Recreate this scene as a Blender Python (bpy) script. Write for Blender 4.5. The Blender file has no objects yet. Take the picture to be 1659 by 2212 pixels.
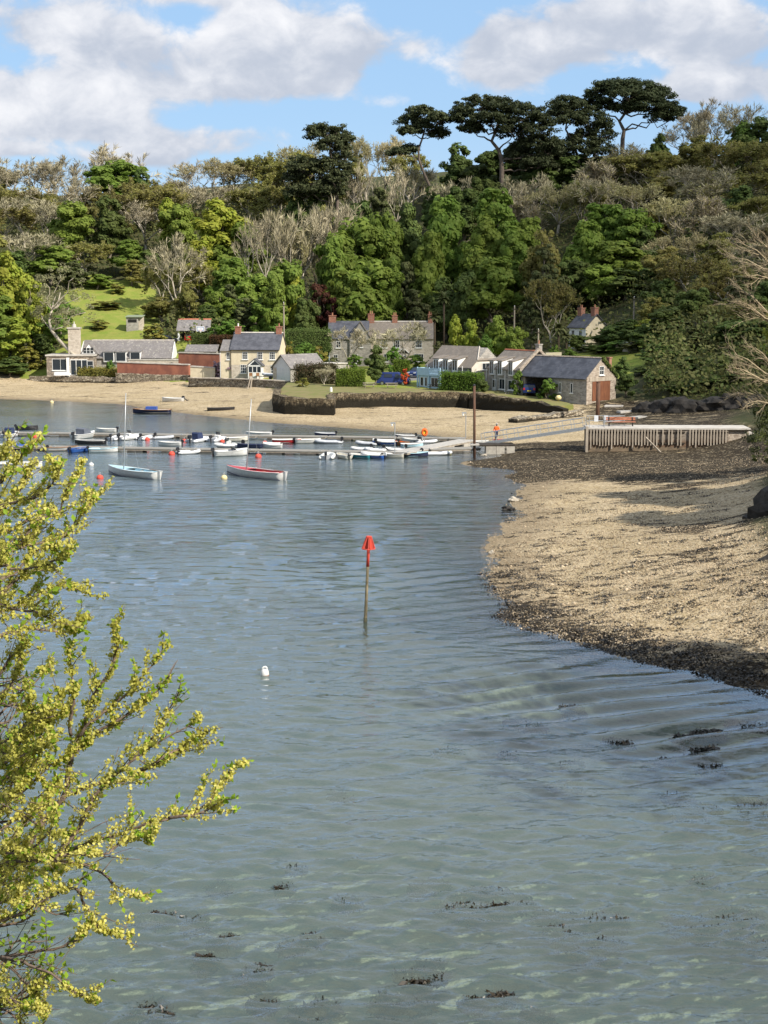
import bpy, math, random
import numpy as np
from mathutils import Vector, Matrix
SC = bpy.context.scene
COL = SC.collection
R = math.radians
random.seed(7)
# ------------------------------------------------------------------ camera
F, HC, CX, CY = 3200.0, 16.0, 829.5, 1106.0          # focal length in photo units, height of the eye
TH = math.atan2(466.0, F)
cd = bpy.data.cameras.new('camera'); cam = bpy.data.objects.new('camera', cd); COL.objects.link(cam)
cam.location = (0, 0, HC); cam.rotation_euler = (math.pi / 2 - TH, 0, 0)
cd.sensor_fit = 'VERTICAL'; cd.sensor_height = 36.0; cd.sensor_width = 27.0
cd.lens = F / 2212.0 * 36.0; cd.clip_start = 0.5; cd.clip_end = 6000
SC.camera = cam
SC.view_settings.view_transform = 'Standard'; SC.view_settings.look = 'None'
SC.view_settings.gamma = 1.0; SC.view_settings.exposure = 0.52
SC.render.engine = 'CYCLES'
SC.cycles.max_bounces = 6; SC.cycles.transparent_max_bounces = 12
SC.cycles.diffuse_bounces = 3; SC.cycles.glossy_bounces = 3
SC.cycles.caustics_reflective = False; SC.cycles.caustics_refractive = False
SC.cycles.sample_clamp_indirect = 6.0
# ------------------------------------------------------------------ sun and sky
SUN_AZ, SUN_EL = R(129), R(38)                       # azimuth clockwise from +Y (view direction): behind and to the right
sdir = Vector((math.sin(SUN_AZ) * math.cos(SUN_EL), math.cos(SUN_AZ) * math.cos(SUN_EL), math.sin(SUN_EL)))
sl = bpy.data.lights.new('sun', 'SUN'); sl.energy = 4.8; sl.angle = R(0.53); sl.color = (1.0, 0.93, 0.82)
so = bpy.data.objects.new('sun', sl); COL.objects.link(so); so.location = (60, -60, 120)
so.rotation_euler = (-sdir).to_track_quat('-Z', 'Y').to_euler()

W = bpy.data.worlds.new('World'); SC.world = W; W.use_nodes = True

class NT:
    """tiny node-graph helper"""
    def __init__(s, tree): s.t = tree; s.n = tree.nodes; s.l = tree.links
    def new(s, typ, **kw):
        n = s.n.new(typ)
        for k, v in kw.items(): setattr(n, k, v)
        return n
    def put(s, sock, v):
        if v is None: return
        if hasattr(v, 'node'): s.l.new(v, sock)
        else:
            if isinstance(v, (tuple, list)) and len(v) == 3 and sock.type == 'RGBA': v = (*v, 1)
            sock.default_value = v
    def math(s, op, a, b=None, c=None, clamp=False):
        n = s.new('ShaderNodeMath', operation=op); n.use_clamp = clamp
        for i, v in enumerate((a, b, c)): s.put(n.inputs[i], v)
        return n.outputs[0]
    def vmath(s, op, a, b=None, out=0):
        n = s.new('ShaderNodeVectorMath', operation=op)
        s.put(n.inputs[0], a)
        if b is not None: s.put(n.inputs[1], b)
        return n.outputs[out]
    def mix(s, f, a, b, blend='MIX'):
        n = s.new('ShaderNodeMix', data_type='RGBA', blend_type=blend)
        s.put(n.inputs['Factor'], f); s.put(n.inputs[6], a); s.put(n.inputs[7], b)
        return n.outputs[2]
    def noise(s, vec, scale, detail=4, rough=.5, dist=0, dim='3D'):
        n = s.new('ShaderNodeTexNoise', noise_dimensions=dim)
        if vec is not None: s.l.new(vec, n.inputs['Vector'])
        s.put(n.inputs['Scale'], scale); n.inputs['Detail'].default_value = detail; n.inputs['Roughness'].default_value = rough; n.inputs['Distortion'].default_value = dist
        return n.outputs['Fac']
    def voro(s, vec, scale, feature='F1', out='Distance'):
        n = s.new('ShaderNodeTexVoronoi', feature=feature)
        if vec is not None: s.l.new(vec, n.inputs['Vector'])
        n.inputs['Scale'].default_value = scale
        return n.outputs[out]
    def ramp(s, f, lo, hi, a=0.0, b=1.0, smooth=True):
        n = s.new('ShaderNodeMapRange', interpolation_type='SMOOTHSTEP' if smooth else 'LINEAR')
        s.put(n.inputs[0], f); s.put(n.inputs[1], lo); s.put(n.inputs[2], hi); s.put(n.inputs[3], a); s.put(n.inputs[4], b)
        return n.outputs[0]
    def scale(s, vec, sc):
        n = s.new('ShaderNodeMapping'); s.l.new(vec, n.inputs[0]); n.inputs['Scale'].default_value = sc
        return n.outputs[0]
    def rot(s, vec, rz, sc=(1, 1, 1)):
        n = s.new('ShaderNodeMapping'); s.l.new(vec, n.inputs[0]); n.inputs['Rotation'].default_value = (0, 0, rz); n.inputs['Scale'].default_value = sc
        return n.outputs[0]
    def bump(s, h, strength, dist=0.1, normal=None):
        n = s.new('ShaderNodeBump'); s.put(n.inputs['Height'], h); n.inputs['Strength'].default_value = strength; n.inputs['Distance'].default_value = dist
        if normal is not None: s.l.new(normal, n.inputs['Normal'])
        return n.outputs[0]

# pixel of the photograph (1659 x 2212 units) -> direction / place in the world
Fw = Vector((0, math.cos(TH), -math.sin(TH))); Up = Vector((0, math.sin(TH), math.cos(TH)))
def ray(px, py): return Fw + Vector(((px - CX) / F, 0, 0)) + Up * ((CY - py) / F)
def gz(px, py, z=0.0):
    d = ray(px, py); t = (z - HC) / d.z
    return Vector((0, 0, HC)) + d * t
def gy(px, py, Y):
    d = ray(px, py); t = Y / d.y
    return Vector((0, 0, HC)) + d * t
def gX(px, Y, z=5.0): return (px - CX) / F * (Y * math.cos(TH) + (HC - z) * math.sin(TH))
def pix(p):
    q = Vector(p) - Vector((0, 0, HC)); d = q.dot(Fw)
    return CX + F * q.x / d, CY - F * q.dot(Up) / d

# ------------------------------------------------------------------ world shader: clear sky with broken cumulus, in sky directions
wt = NT(W.node_tree); W.node_tree.nodes.clear()
wo = wt.new('ShaderNodeOutputWorld'); bg = wt.new('ShaderNodeBackground')
sky = wt.new('ShaderNodeTexSky', sky_type='NISHITA'); sky.sun_disc = False
sky.sun_elevation = SUN_EL; sky.sun_rotation = SUN_AZ; sky.altitude = 0; sky.air_density = 1.0; sky.dust_density = 0.4; sky.ozone_density = 1.5
geo = wt.new('ShaderNodeTexCoord').outputs['Generated']
sep = wt.new('ShaderNodeSeparateXYZ'); wt.l.new(geo, sep.inputs[0])
az = wt.math('ARCTAN2', sep.outputs[0], sep.outputs[1]); el = wt.math('ARCSINE', sep.outputs[2])
comb = wt.new('ShaderNodeCombineXYZ'); wt.l.new(az, comb.inputs[0]); wt.l.new(wt.math('MULTIPLY', el, 1.45), comb.inputs[1])
P = comb.outputs[0]
def skyc(px, py):
    d = ray(px, py).normalized(); return math.atan2(d.x, d.y), math.asin(d.z)
# cloud masses (px, py, half-width px, half-height px, weight)
blobs = [(150, 55, 150, 62, 1.0), (300, 105, 120, 45, .75), (520, 60, 80, 50, .8), (640, 70, 130, 62, 1.0), (760, 110, 95, 50, .95), (560, 130, 150, 42, .85), (400, 185, 190, 42, .85), (110, 205, 110, 60, 1.0), (190, 225, 110, 52, .95), (250, 270, 120, 40, .7),
         (30, 265, 140, 42, .8), (640, 185, 150, 34, .75), (1075, 85, 80, 60, 1.0), (1080, 150, 110, 50, .95), (1260, 60, 90, 62, .95), (1400, 40, 150, 60, 1.0), (1560, 70, 140, 70, 1.0), (1200, 120, 80, 36, .6),
         (1560, 185, 110, 36, 1.0), (1450, 195, 90, 26, .7), (30, 325, 90, 18, .9), (340, 335, 90, 34, 1.0), (480, 320, 80, 20, .6), (180, 340, 60, 16, .5), (880, 220, 110, 16, .35), (480, 290, 170, 22, .55), (-150, 150, 120, 110, .9), (1800, 140, 120, 90, .9), (430, -10, 220, 24, .8), (900, 95, 50, 30, .45)]
acc = None; accs = None
for (px, py, hw, hh, wgt) in blobs:
    a, e = skyc(px, py)
    dx = wt.math('DIVIDE', wt.math('SUBTRACT', az, a), hw / F); dy = wt.math('DIVIDE', wt.math('SUBTRACT', el, e), hh / F)
    r2 = wt.math('ADD', wt.math('MULTIPLY', dx, dx), wt.math('MULTIPLY', dy, dy))
    g = wt.math('MULTIPLY', wt.math('EXPONENT', wt.math('MULTIPLY', r2, -1.0)), wgt)
    gs = wt.math('MULTIPLY', g, dy)
    acc = g if acc is None else wt.math('ADD', acc, g)
    accs = gs if accs is None else wt.math('ADD', accs, gs)
n1 = wt.noise(P, 26, 8, .58, .3); n2 = wt.noise(wt.vmath('ADD', P, (7.3, 1.1, 0)), 9, 6, .55)
# the rest of the sky carries scattered cloud too, thinning upwards
high = wt.ramp(el, .19, .30); wide = wt.ramp(wt.math('ABSOLUTE', az), .30, .42)
outm = wt.math('MAXIMUM', high, wide)
plane = wt.new('ShaderNodeCombineXYZ'); inv = wt.math('DIVIDE', 1.0, wt.math('ADD', wt.math('ABSOLUTE', sep.outputs[2]), .12))
wt.l.new(wt.math('MULTIPLY', sep.outputs[0], inv), plane.inputs[0]); wt.l.new(wt.math('MULTIPLY', sep.outputs[1], inv), plane.inputs[1])
n3 = wt.noise(plane.outputs[0], 1.3, 6, .55)
dens_in = wt.math('SUBTRACT', wt.math('ADD', acc, wt.math('MULTIPLY', wt.math('SUBTRACT', n1, .5), 1.9)), .40)
dens_out = wt.math('MULTIPLY', wt.math('SUBTRACT', n3, .42), 4.0)
dm = wt.new('ShaderNodeMix', data_type='FLOAT'); wt.put(dm.inputs[0], outm); wt.put(dm.inputs[2], dens_in); wt.put(dm.inputs[3], dens_out)
dens = dm.outputs[0]
alpha = wt.ramp(dens, -.12, .42)
# brightness of the cloud: tops bright, undersides grey
tone = wt.math('ADD', wt.math('MULTIPLY', accs, .55), wt.math('ADD', wt.math('MULTIPLY', wt.math('SUBTRACT', n1, .5), 2.4), wt.math('MULTIPLY', wt.math('SUBTRACT', n2, .5), 2.6)))
tone = wt.ramp(tone, -.55, .95)
ccol = wt.mix(tone, (4.1, 4.5, 5.3), (7.5, 7.5, 7.7))
skyblue = wt.mix(.72, sky.outputs[0], (3.0, 4.9, 7.5))
lowhaze = wt.ramp(el, .0, .12, .45, 0.0)
skyblue = wt.mix(lowhaze, skyblue, (5.0, 6.2, 7.5))
full = wt.mix(wt.math('MULTIPLY', alpha, .97), skyblue, ccol)
below = wt.ramp(sep.outputs[2], -.02, .0)
full = wt.mix(below, (1.2, 1.5, 1.6), full)
wt.l.new(full, bg.inputs[0]); bg.inputs[1].default_value = 0.092
wt.l.new(bg.outputs[0], wo.inputs[0])
# ------------------------------------------------------------------ object helpers
def tag(o, label=None, cat=None, group=None, kind=None):
    if label: o['label'] = label
    if cat: o['category'] = cat
    if group: o['group'] = group
    if kind: o['kind'] = kind
    return o
def empty(name, loc=(0, 0, 0), rz=0.0, label=None, cat=None, group=None):
    o = bpy.data.objects.new(name, None); COL.objects.link(o); o.location = loc; o.rotation_euler = (0, 0, rz); o.empty_display_size = .3
    return tag(o, label, cat, group)
def copy_tree(o, parent=None):
    c = o.copy(); COL.objects.link(c); c.parent = parent
    for ch in list(o.children): copy_tree(ch, c)
    return c
def link(name, me, mats, parent=None, smooth=False):
    for m in (mats if isinstance(mats, (list, tuple)) else [mats]): me.materials.append(m)
    if smooth: me.polygons.foreach_set('use_smooth', [True] * len(me.polygons))
    o = bpy.data.objects.new(name, me); COL.objects.link(o); o.parent = parent
    return o
def np_mesh(name, V, Q):
    """V (n,3) floats, Q (m,k) ints"""
    V = np.asarray(V, np.float32); Q = np.asarray(Q, np.int32); k = Q.shape[1]
    me = bpy.data.meshes.new(name)
    me.vertices.add(len(V)); me.vertices.foreach_set('co', V.ravel())
    me.loops.add(Q.size); me.loops.foreach_set('vertex_index', Q.ravel())
    me.polygons.add(len(Q)); me.polygons.foreach_set('loop_start', np.arange(len(Q), dtype=np.int32) * k)
    try: me.polygons.foreach_set('loop_total', np.full(len(Q), k, np.int32))
    except Exception: pass
    me.update(calc_edges=True); me.validate()
    return me
class MB:
    def __init__(s): s.v = []; s.f = []; s.m = []
    def add(s, vs, fs, m=0):
        b = len(s.v); s.v += [tuple(v) for v in vs]; s.f += [tuple(b + i for i in f) for f in fs]; s.m += [m] * len(fs); return s
    def box(s, x0, x1, y0, y1, z0, z1, m=0):
        vs = [(x, y, z) for z in (z0, z1) for y in (y0, y1) for x in (x0, x1)]
        return s.add(vs, [(0, 2, 3, 1), (4, 5, 7, 6), (0, 1, 5, 4), (2, 6, 7, 3), (0, 4, 6, 2), (1, 3, 7, 5)], m)
    def obox(s, M, x0, x1, y0, y1, z0, z1, m=0):
        vs = [M @ Vector((x, y, z)) for z in (z0, z1) for y in (y0, y1) for x in (x0, x1)]
        return s.add(vs, [(0, 2, 3, 1), (4, 5, 7, 6), (0, 1, 5, 4), (2, 6, 7, 3), (0, 4, 6, 2), (1, 3, 7, 5)], m)
    def prism(s, poly, d0, d1, axis='y', m=0, M=None):
        """extrude a 2-D outline along an axis"""
        n = len(poly)
        def pt(a, b, d): return {'y': (a, d, b), 'x': (d, a, b), 'z': (a, b, d)}[axis]
        vs = [pt(a, b, d0) for a, b in poly] + [pt(a, b, d1) for a, b in poly]
        if M is not None: vs = [M @ Vector(v) for v in vs]
        return s.add(vs, [tuple(range(n - 1, -1, -1)), tuple(range(n, 2 * n))] + [(i, (i + 1) % n, n + (i + 1) % n, n + i) for i in range(n)], m)
    def tube(s, p0, p1, r0, r1=None, n=8, m=0, caps=True):
        r1 = r0 if r1 is None else r1
        p0, p1 = Vector(p0), Vector(p1); d = (p1 - p0)
        if d.length < 1e-6: return s
        d.normalize(); a = d.orthogonal().normalized(); b = d.cross(a)
        vs = [p0 + (a * math.cos(2 * math.pi * i / n) + b * math.sin(2 * math.pi * i / n)) * r0 for i in range(n)] + [p1 + (a * math.cos(2 * math.pi * i / n) + b * math.sin(2 * math.pi * i / n)) * r1 for i in range(n)]
        fs = [(i, (i + 1) % n, n + (i + 1) % n, n + i) for i in range(n)]
        if caps: fs += [tuple(range(n - 1, -1, -1)), tuple(range(n, 2 * n))]
        return s.add(vs, fs, m)
    def path(s, pts, rad, n=8, m=0):
        """a round bar along points, one skin"""
        pts = [Vector(p) for p in pts]; k = len(pts)
        if not isinstance(rad, (list, tuple)): rad = [rad] * k
        ref = None; vs = []
        for i, p in enumerate(pts):
            d = (pts[min(i + 1, k - 1)] - pts[max(i - 1, 0)]).normalized()
            if ref is None: ref = d.orthogonal().normalized()
            a = ref - d * ref.dot(d)
            if a.length < 1e-4: a = d.orthogonal()
            a.normalize(); ref = a; b = d.cross(a)
            vs += [p + (a * math.cos(2 * math.pi * j / n) + b * math.sin(2 * math.pi * j / n)) * rad[i] for j in range(n)]
        fs = [(i * n + j, i * n + (j + 1) % n, (i + 1) * n + (j + 1) % n, (i + 1) * n + j) for i in range(k - 1) for j in range(n)]
        fs += [tuple(range(n - 1, -1, -1)), tuple(range((k - 1) * n, k * n))]
        return s.add(vs, fs, m)
    def lathe(s, prof, c=(0, 0, 0), n=12, m=0):
        k = len(prof); vs = [(c[0] + r * math.cos(2 * math.pi * j / n), c[1] + r * math.sin(2 * math.pi * j / n), c[2] + z) for r, z in prof for j in range(n)]
        fs = [(i * n + j, i * n + (j + 1) % n, (i + 1) * n + (j + 1) % n, (i + 1) * n + j) for i in range(k - 1) for j in range(n)]
        fs += [tuple(range(n - 1, -1, -1)), tuple(range((k - 1) * n, k * n))]
        return s.add(vs, fs, m)
    def build(s, name, mats, parent=None, smooth=False):
        me = bpy.data.meshes.new(name); me.from_pydata(s.v, [], s.f)
        if any(s.m): me.polygons.foreach_set('material_index', s.m)
        me.update()
        return link(name, me, mats, parent, smooth)

# ------------------------------------------------------------------ materials
def bsdf(name):
    m = bpy.data.materials.new(name); m.use_nodes = True
    t = NT(m.node_tree); b = m.node_tree.nodes['Principled BSDF']
    return m, t, b
def coords(t, kind='Object'): return t.new('ShaderNodeTexCoord').outputs[kind]
def mat(name, c, c2=None, rough=.75, scale=6.0, bump=0.0, bscale=None, metal=0.0, spec=.35, stretch=None, lo=.35, hi=.65, detail=5):
    m, t, b = bsdf(name); b.inputs['Roughness'].default_value = rough; b.inputs['Metallic'].default_value = metal; b.inputs['Specular IOR Level'].default_value = spec
    v = coords(t)
    if stretch: v = t.scale(v, stretch)
    c2 = c2 or tuple(x * .78 for x in c)
    t.put(b.inputs['Base Color'], t.mix(t.ramp(t.noise(v, scale, detail, .6), lo, hi), c, c2))
    if bump: t.l.new(t.bump(t.noise(v, bscale or scale * 2, 5, .6), bump, .05), b.inputs['Normal'])
    return m
def stone(name, cols, mortar, sx=1.0, scale=3.0, bump=.7, dirt=None, dirt_z=None, rough=.9):
    """rubble masonry: uneven blocks in several tones with mortar between"""
    m, t, b = bsdf(name); b.inputs['Roughness'].default_value = rough; b.inputs['Specular IOR Level'].default_value = .2
    v0 = coords(t); v = t.scale(v0, (sx, sx, 1.9))
    vo = t.new('ShaderNodeTexVoronoi'); t.l.new(v, vo.inputs['Vector']); vo.inputs['Scale'].default_value = scale
    sp = t.new('ShaderNodeSeparateColor'); t.l.new(vo.outputs['Color'], sp.inputs[0])
    col = t.mix(sp.outputs[0], cols[0], cols[1])
    if len(cols) > 2: col = t.mix(t.ramp(sp.outputs[1], .55, .75), col, cols[2])
    col = t.mix(t.math('MULTIPLY', t.noise(v0, 9, 5, .65), .5), col, tuple(x * .55 for x in cols[0]))
    edge = t.voro(v, scale, 'DISTANCE_TO_EDGE')
    ef = t.ramp(edge, .02, .09)
    col = t.mix(ef, mortar, col)
    if dirt:
        z = t.new('ShaderNodeSeparateXYZ'); t.l.new(v0, z.inputs[0])
        zz = t.math('ADD', z.outputs[2], t.math('MULTIPLY', t.math('SUBTRACT', t.noise(t.scale(v0, (1, 1, .3)), 2.2, 5, .7), .5), dirt_z * 1.3))
        col = t.mix(t.ramp(zz, dirt_z * .75, dirt_z * 1.15, 1, 0), col, dirt)
    t.put(b.inputs['Base Color'], col)
    t.l.new(t.bump(t.math('ADD', t.math('MULTIPLY', ef, .6), t.math('MULTIPLY', t.noise(v0, 14, 5), .5)), bump, .06), b.inputs['Normal'])
    return m
def slate(name, c, c2, lichen=None, lich=.62, row=3.6, rough=.6):
    """slate roof in courses, patchy with lichen"""
    m, t, b = bsdf(name); b.inputs['Roughness'].default_value = rough; b.inputs['Specular IOR Level'].default_value = .4
    v = coords(t)
    vs = t.scale(v, (1.0, .2, 1.6)); vo = t.voro(vs, row, 'F1', 'Color'); sp = t.new('ShaderNodeSeparateColor'); t.l.new(vo, sp.inputs[0])
    col = t.mix(sp.outputs[0], c, c2)
    col = t.mix(t.ramp(t.noise(v, .9, 5, .6), .4, .65), col, tuple(x * .72 for x in c))
    if lichen: col = t.mix(t.math('MULTIPLY', t.ramp(t.noise(v, 2.6, 6, .7), lich, lich + .09), .8), col, lichen)
    t.put(b.inputs['Base Color'], col)
    z = t.new('ShaderNodeSeparateXYZ'); t.l.new(v, z.inputs[0])
    saw = t.math('FRACT', t.math('MULTIPLY', z.outputs[2], row * 1.3))
    t.l.new(t.bump(t.math('ADD', saw, t.noise(v, 10, 4)), .45, .03), b.inputs['Normal'])
    return m
def leaf_mat(name, c, c2, trans=.5, var=.35, rough=.6, spec=.15):
    m, t, b = bsdf(name); b.inputs['Roughness'].default_value = rough; b.inputs['Specular IOR Level'].default_value = spec
    g = t.new('ShaderNodeNewGeometry'); oi = t.new('ShaderNodeObjectInfo')
    col = t.mix(g.outputs['Random Per Island'], c, c2)
    col = t.mix(t.ramp(t.noise(coords(t), .7, 3, .5), .4, .65), col, tuple(x * .82 for x in c2))
    hv = t.new('ShaderNodeHueSaturation'); t.l.new(col, hv.inputs['Color'])
    t.put(hv.inputs['Value'], t.math('ADD', 1.0 - var / 2, t.math('MULTIPLY', oi.outputs['Random'], var)))
    t.put(hv.inputs['Hue'], t.math('ADD', .488, t.math('MULTIPLY', t.math('FRACT', t.math('MULTIPLY', oi.outputs['Random'], 7.31)), .024)))
    t.l.new(hv.outputs[0], b.inputs['Base Color'])
    tr = t.new('ShaderNodeBsdfTranslucent'); t.l.new(hv.outputs[0], tr.inputs[0])
    ms = t.new('ShaderNodeMixShader'); ms.inputs[0].default_value = trans
    t.l.new(b.outputs[0], ms.inputs[1]); t.l.new(tr.outputs[0], ms.inputs[2])
    t.l.new(ms.outputs[0], m.node_tree.nodes['Material Output'].inputs[0])
    return m
# ------------------------------------------------------------------ the ground: one sheet from bank to hilltop
SHORE_FAR = [(-500, 845), (-200, 855), (0, 862), (110, 866), (200, 870), (300, 880), (360, 888), (420, 896), (500, 904), (560, 911), (640, 917), (760, 925), (830, 931), (900, 938), (960, 944), (1010, 951), (1050, 962), (1085, 975)]
SHORE_NEAR = [(1062, 990), (1010, 996), (994, 1001), (1015, 1007), (1060, 1011), (1100, 1024), (1127, 1044), (1122, 1062), (1112, 1082), (1117, 1098), (1092, 1128), (1066, 1160), (1056, 1200), (1049, 1236), (1074, 1270), (1108, 1300), (1095, 1330), (1130, 1352), (1220, 1376), (1310, 1402), (1400, 1430), (1500, 1447), (1590, 1478), (1680, 1505), (1800, 1560), (2000, 1700)]
cp = []
def cz(px, py, z): p = gz(px, py, z); cp.append((p.x, p.y, z))
def cy(px, Y, z): cp.append((gX(px, Y, z), Y, z))
SH = [gz(a, b, 0) for a, b in SHORE_FAR + SHORE_NEAR]
for p in SH: cp.append((p.x, p.y, 0))
# just inside the water, and on the beach
for (a, b) in SHORE_FAR[:-3]:
    p = gz(a, b, 0); cp.append((p.x, p.y - 9, -.7)); cp.append((p.x, p.y - 34, -2.4))
for i, (a, b) in enumerate(SHORE_NEAR):
    p = gz(a, b, 0); q0 = gz(*SHORE_NEAR[max(i - 1, 0)], 0); q1 = gz(*SHORE_NEAR[min(i + 1, len(SHORE_NEAR) - 1)], 0)
    t = (q1 - q0); n = Vector((t.y, -t.x, 0)).normalized()     # to the water side
    if 3 <= i: cp.append((p.x + n.x * 4, p.y + n.y * 4, -.32)); cp.append((p.x + n.x * 14, p.y + n.y * 14, -.9))
    if 5 <= i <= 23: cp.append((p.x - n.x * 4, p.y - n.y * 4, .22))
for px, Y, z in [(100, 33, -.75), (500, 33, -.62), (900, 33, -.6), (1300, 33, -.6), (1700, 33, -.5), (300, 50, -1.1), (700, 50, -1.0), (1100, 50, -.9), (1450, 48, -.7), (400, 80, -1.8), (700, 80, -1.6), (200, 110, -2.4), (600, 110, -2.2), (100, 150, -2.6), (500, 150, -2.4), (900, 140, -1.4), (-300, 80, -2), (-300, 150, -2.6), (-400, 40, -1)]: cy(px, Y, z)
# far beach and its back edge under the sea walls
for a, b, z in [(0, 845, .55), (200, 850, .6), (400, 862, .6), (520, 880, .55), (640, 905, .35), (0, 824, 1.15), (120, 824, 1.1), (250, 826, 1.1), (410, 836, .95), (500, 842, 1.0), (600, 848, 1.1),
                (620, 893, .45), (720, 899, .4), (780, 886, .6), (900, 878, .8), (1000, 872, .95), (1100, 879, .9), (1200, 892, .9), (1240, 905, .9), (1000, 900, .6), (1100, 915, .6), (1000, 925, .35), (900, 912, .45), (800, 905, .42), (1090, 945, .35), (1180, 935, .6), (1240, 960, .45), (1160, 968, .35)]: cz(a, b, z)
# village platform behind the walls
for px, Y, z in [(60, 266, 2.1), (250, 266, 2.1), (430, 256, 2.3), (560, 247, 2.4), (640, 240, 2.6), (720, 222, 2.6), (900, 216, 2.6), (1050, 213, 2.5), (1200, 207, 2.2), (1290, 200, 1.9), (1380, 200, 1.6), (1340, 192, 1.2), (1430, 183, 1.0),
                 (820, 245, 2.9), (1000, 240, 3.2), (640, 262, 3.0), (400, 278, 7.5), (470, 278, 7.2), (340, 278, 7.5), (400, 287, 8.4), (820, 280, 3.7), (940, 280, 4.0), (700, 280, 3.8), (1060, 250, 4.2), (1180, 240, 4.6), (1262, 262, 7.2), (1262, 276, 8.6), (1340, 232, 5.4), (1370, 246, 7.5), (1230, 246, 6.2)]: cy(px, Y, z)
# hill
for px, Y, z in [(-500, 262, 2), (-500, 300, 14), (-500, 370, 34), (-500, 460, 46), (0, 262, 2.2), (0, 285, 8), (0, 320, 18), (0, 370, 33), (0, 450, 45), (0, 700, 55), (250, 275, 6), (250, 296, 11.5), (250, 320, 18), (250, 370, 33), (250, 450, 45), (250, 700, 55),
                 (550, 268, 4), (550, 290, 7), (550, 330, 16), (550, 380, 36), (550, 450, 50), (830, 298, 6), (830, 320, 10), (830, 350, 25), (830, 400, 44), (830, 480, 52), (830, 700, 58), (1100, 262, 5), (1100, 285, 9), (1100, 320, 18), (1100, 360, 36), (1100, 420, 51), (1100, 600, 58),
                 (1262, 300, 13), (1350, 300, 17), (1350, 330, 28), (1350, 370, 43), (1350, 430, 56), (1350, 600, 60), (1600, 600, 62), (2300, 600, 64),
                 (1440, 194, 2.2), (1440, 205, 4.2), (1440, 240, 8.5), (1440, 280, 17), (1550, 189, 2.2), (1560, 198, 4.5), (1560, 240, 10), (1560, 290, 21), (1560, 345, 38), (1640, 430, 55), (1700, 180, 3), (1720, 200, 7), (1760, 260, 18), (1900, 340, 40), (2300, 260, 34), (2300, 430, 60)]: cy(px, Y, z)
# foreshore by the pier and the near right-hand beach, then its bank
for a, b, z in [(1290, 985, .35), (1450, 985, .5), (1600, 985, .8), (1200, 1010, .3), (1350, 1020, .55), (1500, 1020, .9), (1640, 1020, 1.3), (1200, 1080, .4), (1350, 1090, .75), (1500, 1100, 1.1), (1640, 1100, 1.7), (1200, 1180, .5), (1350, 1200, .8), (1500, 1200, 1.15), (1640, 1200, 1.55), (1200, 1270, .42), (1350, 1290, .7), (1500, 1300, .9), (1640, 1310, 1.15), (1350, 1360, .36), (1500, 1390, .45), (1640, 1420, .5),
                (1300, 928, 1.0), (1500, 928, 1.3), (1620, 935, 1.6)]: cz(a, b, z)
for x, y, z in [(21, 62, 2.6), (24, 75, 3.0), (27, 90, 3.4), (32, 105, 3.6), (37, 120, 3.8), (42, 135, 4.0), (28, 62, 8), (33, 80, 9), (38, 100, 10), (44, 120, 11), (50, 140, 12), (45, 60, 18), (52, 90, 20), (60, 120, 22), (18, 48, .6), (24, 48, 3.5), (30, 42, 9), (19, 34, .9), (24, 30, 6), (60, 20, 22), (90, 80, 30), (56, 150, 14)]: cp.append((x, y, z))
# the bank the photographer stands on
for x, y, z in [(0, 0, 13.6), (0, 8, 10.5), (0, 16, 4.6), (0, 22, .8), (0, 26, -.3), (-8, 0, 13.6), (-8, 8, 10.3), (-8, 16, 4.4), (-9, 22, .7), (-10, 26, -.3), (8, 0, 13.8), (8, 8, 11), (9, 16, 5.2), (10, 22, 1.2), (11, 26, -.1), (-25, 0, 13), (-25, 16, 5), (-28, 26, .4), (-50, 0, 14), (-60, 26, 3), (25, 10, 14), (0, -12, 16), (0, -40, 24), (-50, -40, 24), (50, -40, 30), (-90, 60, 10), (-80, 30, 8), (-140, 120, 16), (-170, 200, 20), (-120, 90, 6), (-90, 120, -2), (-110, 170, -1.5)]: cp.append((x, y, z))
cpa = np.array(cp)
# drop points that fall on top of each other
keep = []
for i in range(len(cpa)):
    if all(np.hypot(*(cpa[i, :2] - cpa[j, :2])) > .8 for j in keep): keep.append(i)
cpa = cpa[keep]
_d = np.hypot(cpa[:, None, 0] - cpa[None, :, 0], cpa[:, None, 1] - cpa[None, :, 1])
_A = np.zeros((len(cpa) + 3,) * 2); _A[:-3, :-3] = -_d - np.eye(len(cpa)) * .25; _A[:-3, -3] = 1; _A[:-3, -2] = cpa[:, 0] / 100; _A[:-3, -1] = cpa[:, 1] / 100; _A[-3:, :-3] = _A[:-3, -3:].T
RBFW = np.linalg.solve(_A, np.concatenate([cpa[:, 2], [0, 0, 0]]))
def gh_np(x, y):
    x = np.asarray(x, float).ravel(); y = np.asarray(y, float).ravel(); out = np.empty(len(x))
    for i in range(0, len(x), 20000):
        d = np.hypot(x[i:i + 20000, None] - cpa[None, :, 0], y[i:i + 20000, None] - cpa[None, :, 1])
        out[i:i + 20000] = -d @ RBFW[:-3] + RBFW[-3] + RBFW[-2] * x[i:i + 20000] / 100 + RBFW[-1] * y[i:i + 20000] / 100
    return out
def gh(x, y): return float(gh_np([x], [y])[0])
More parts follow.
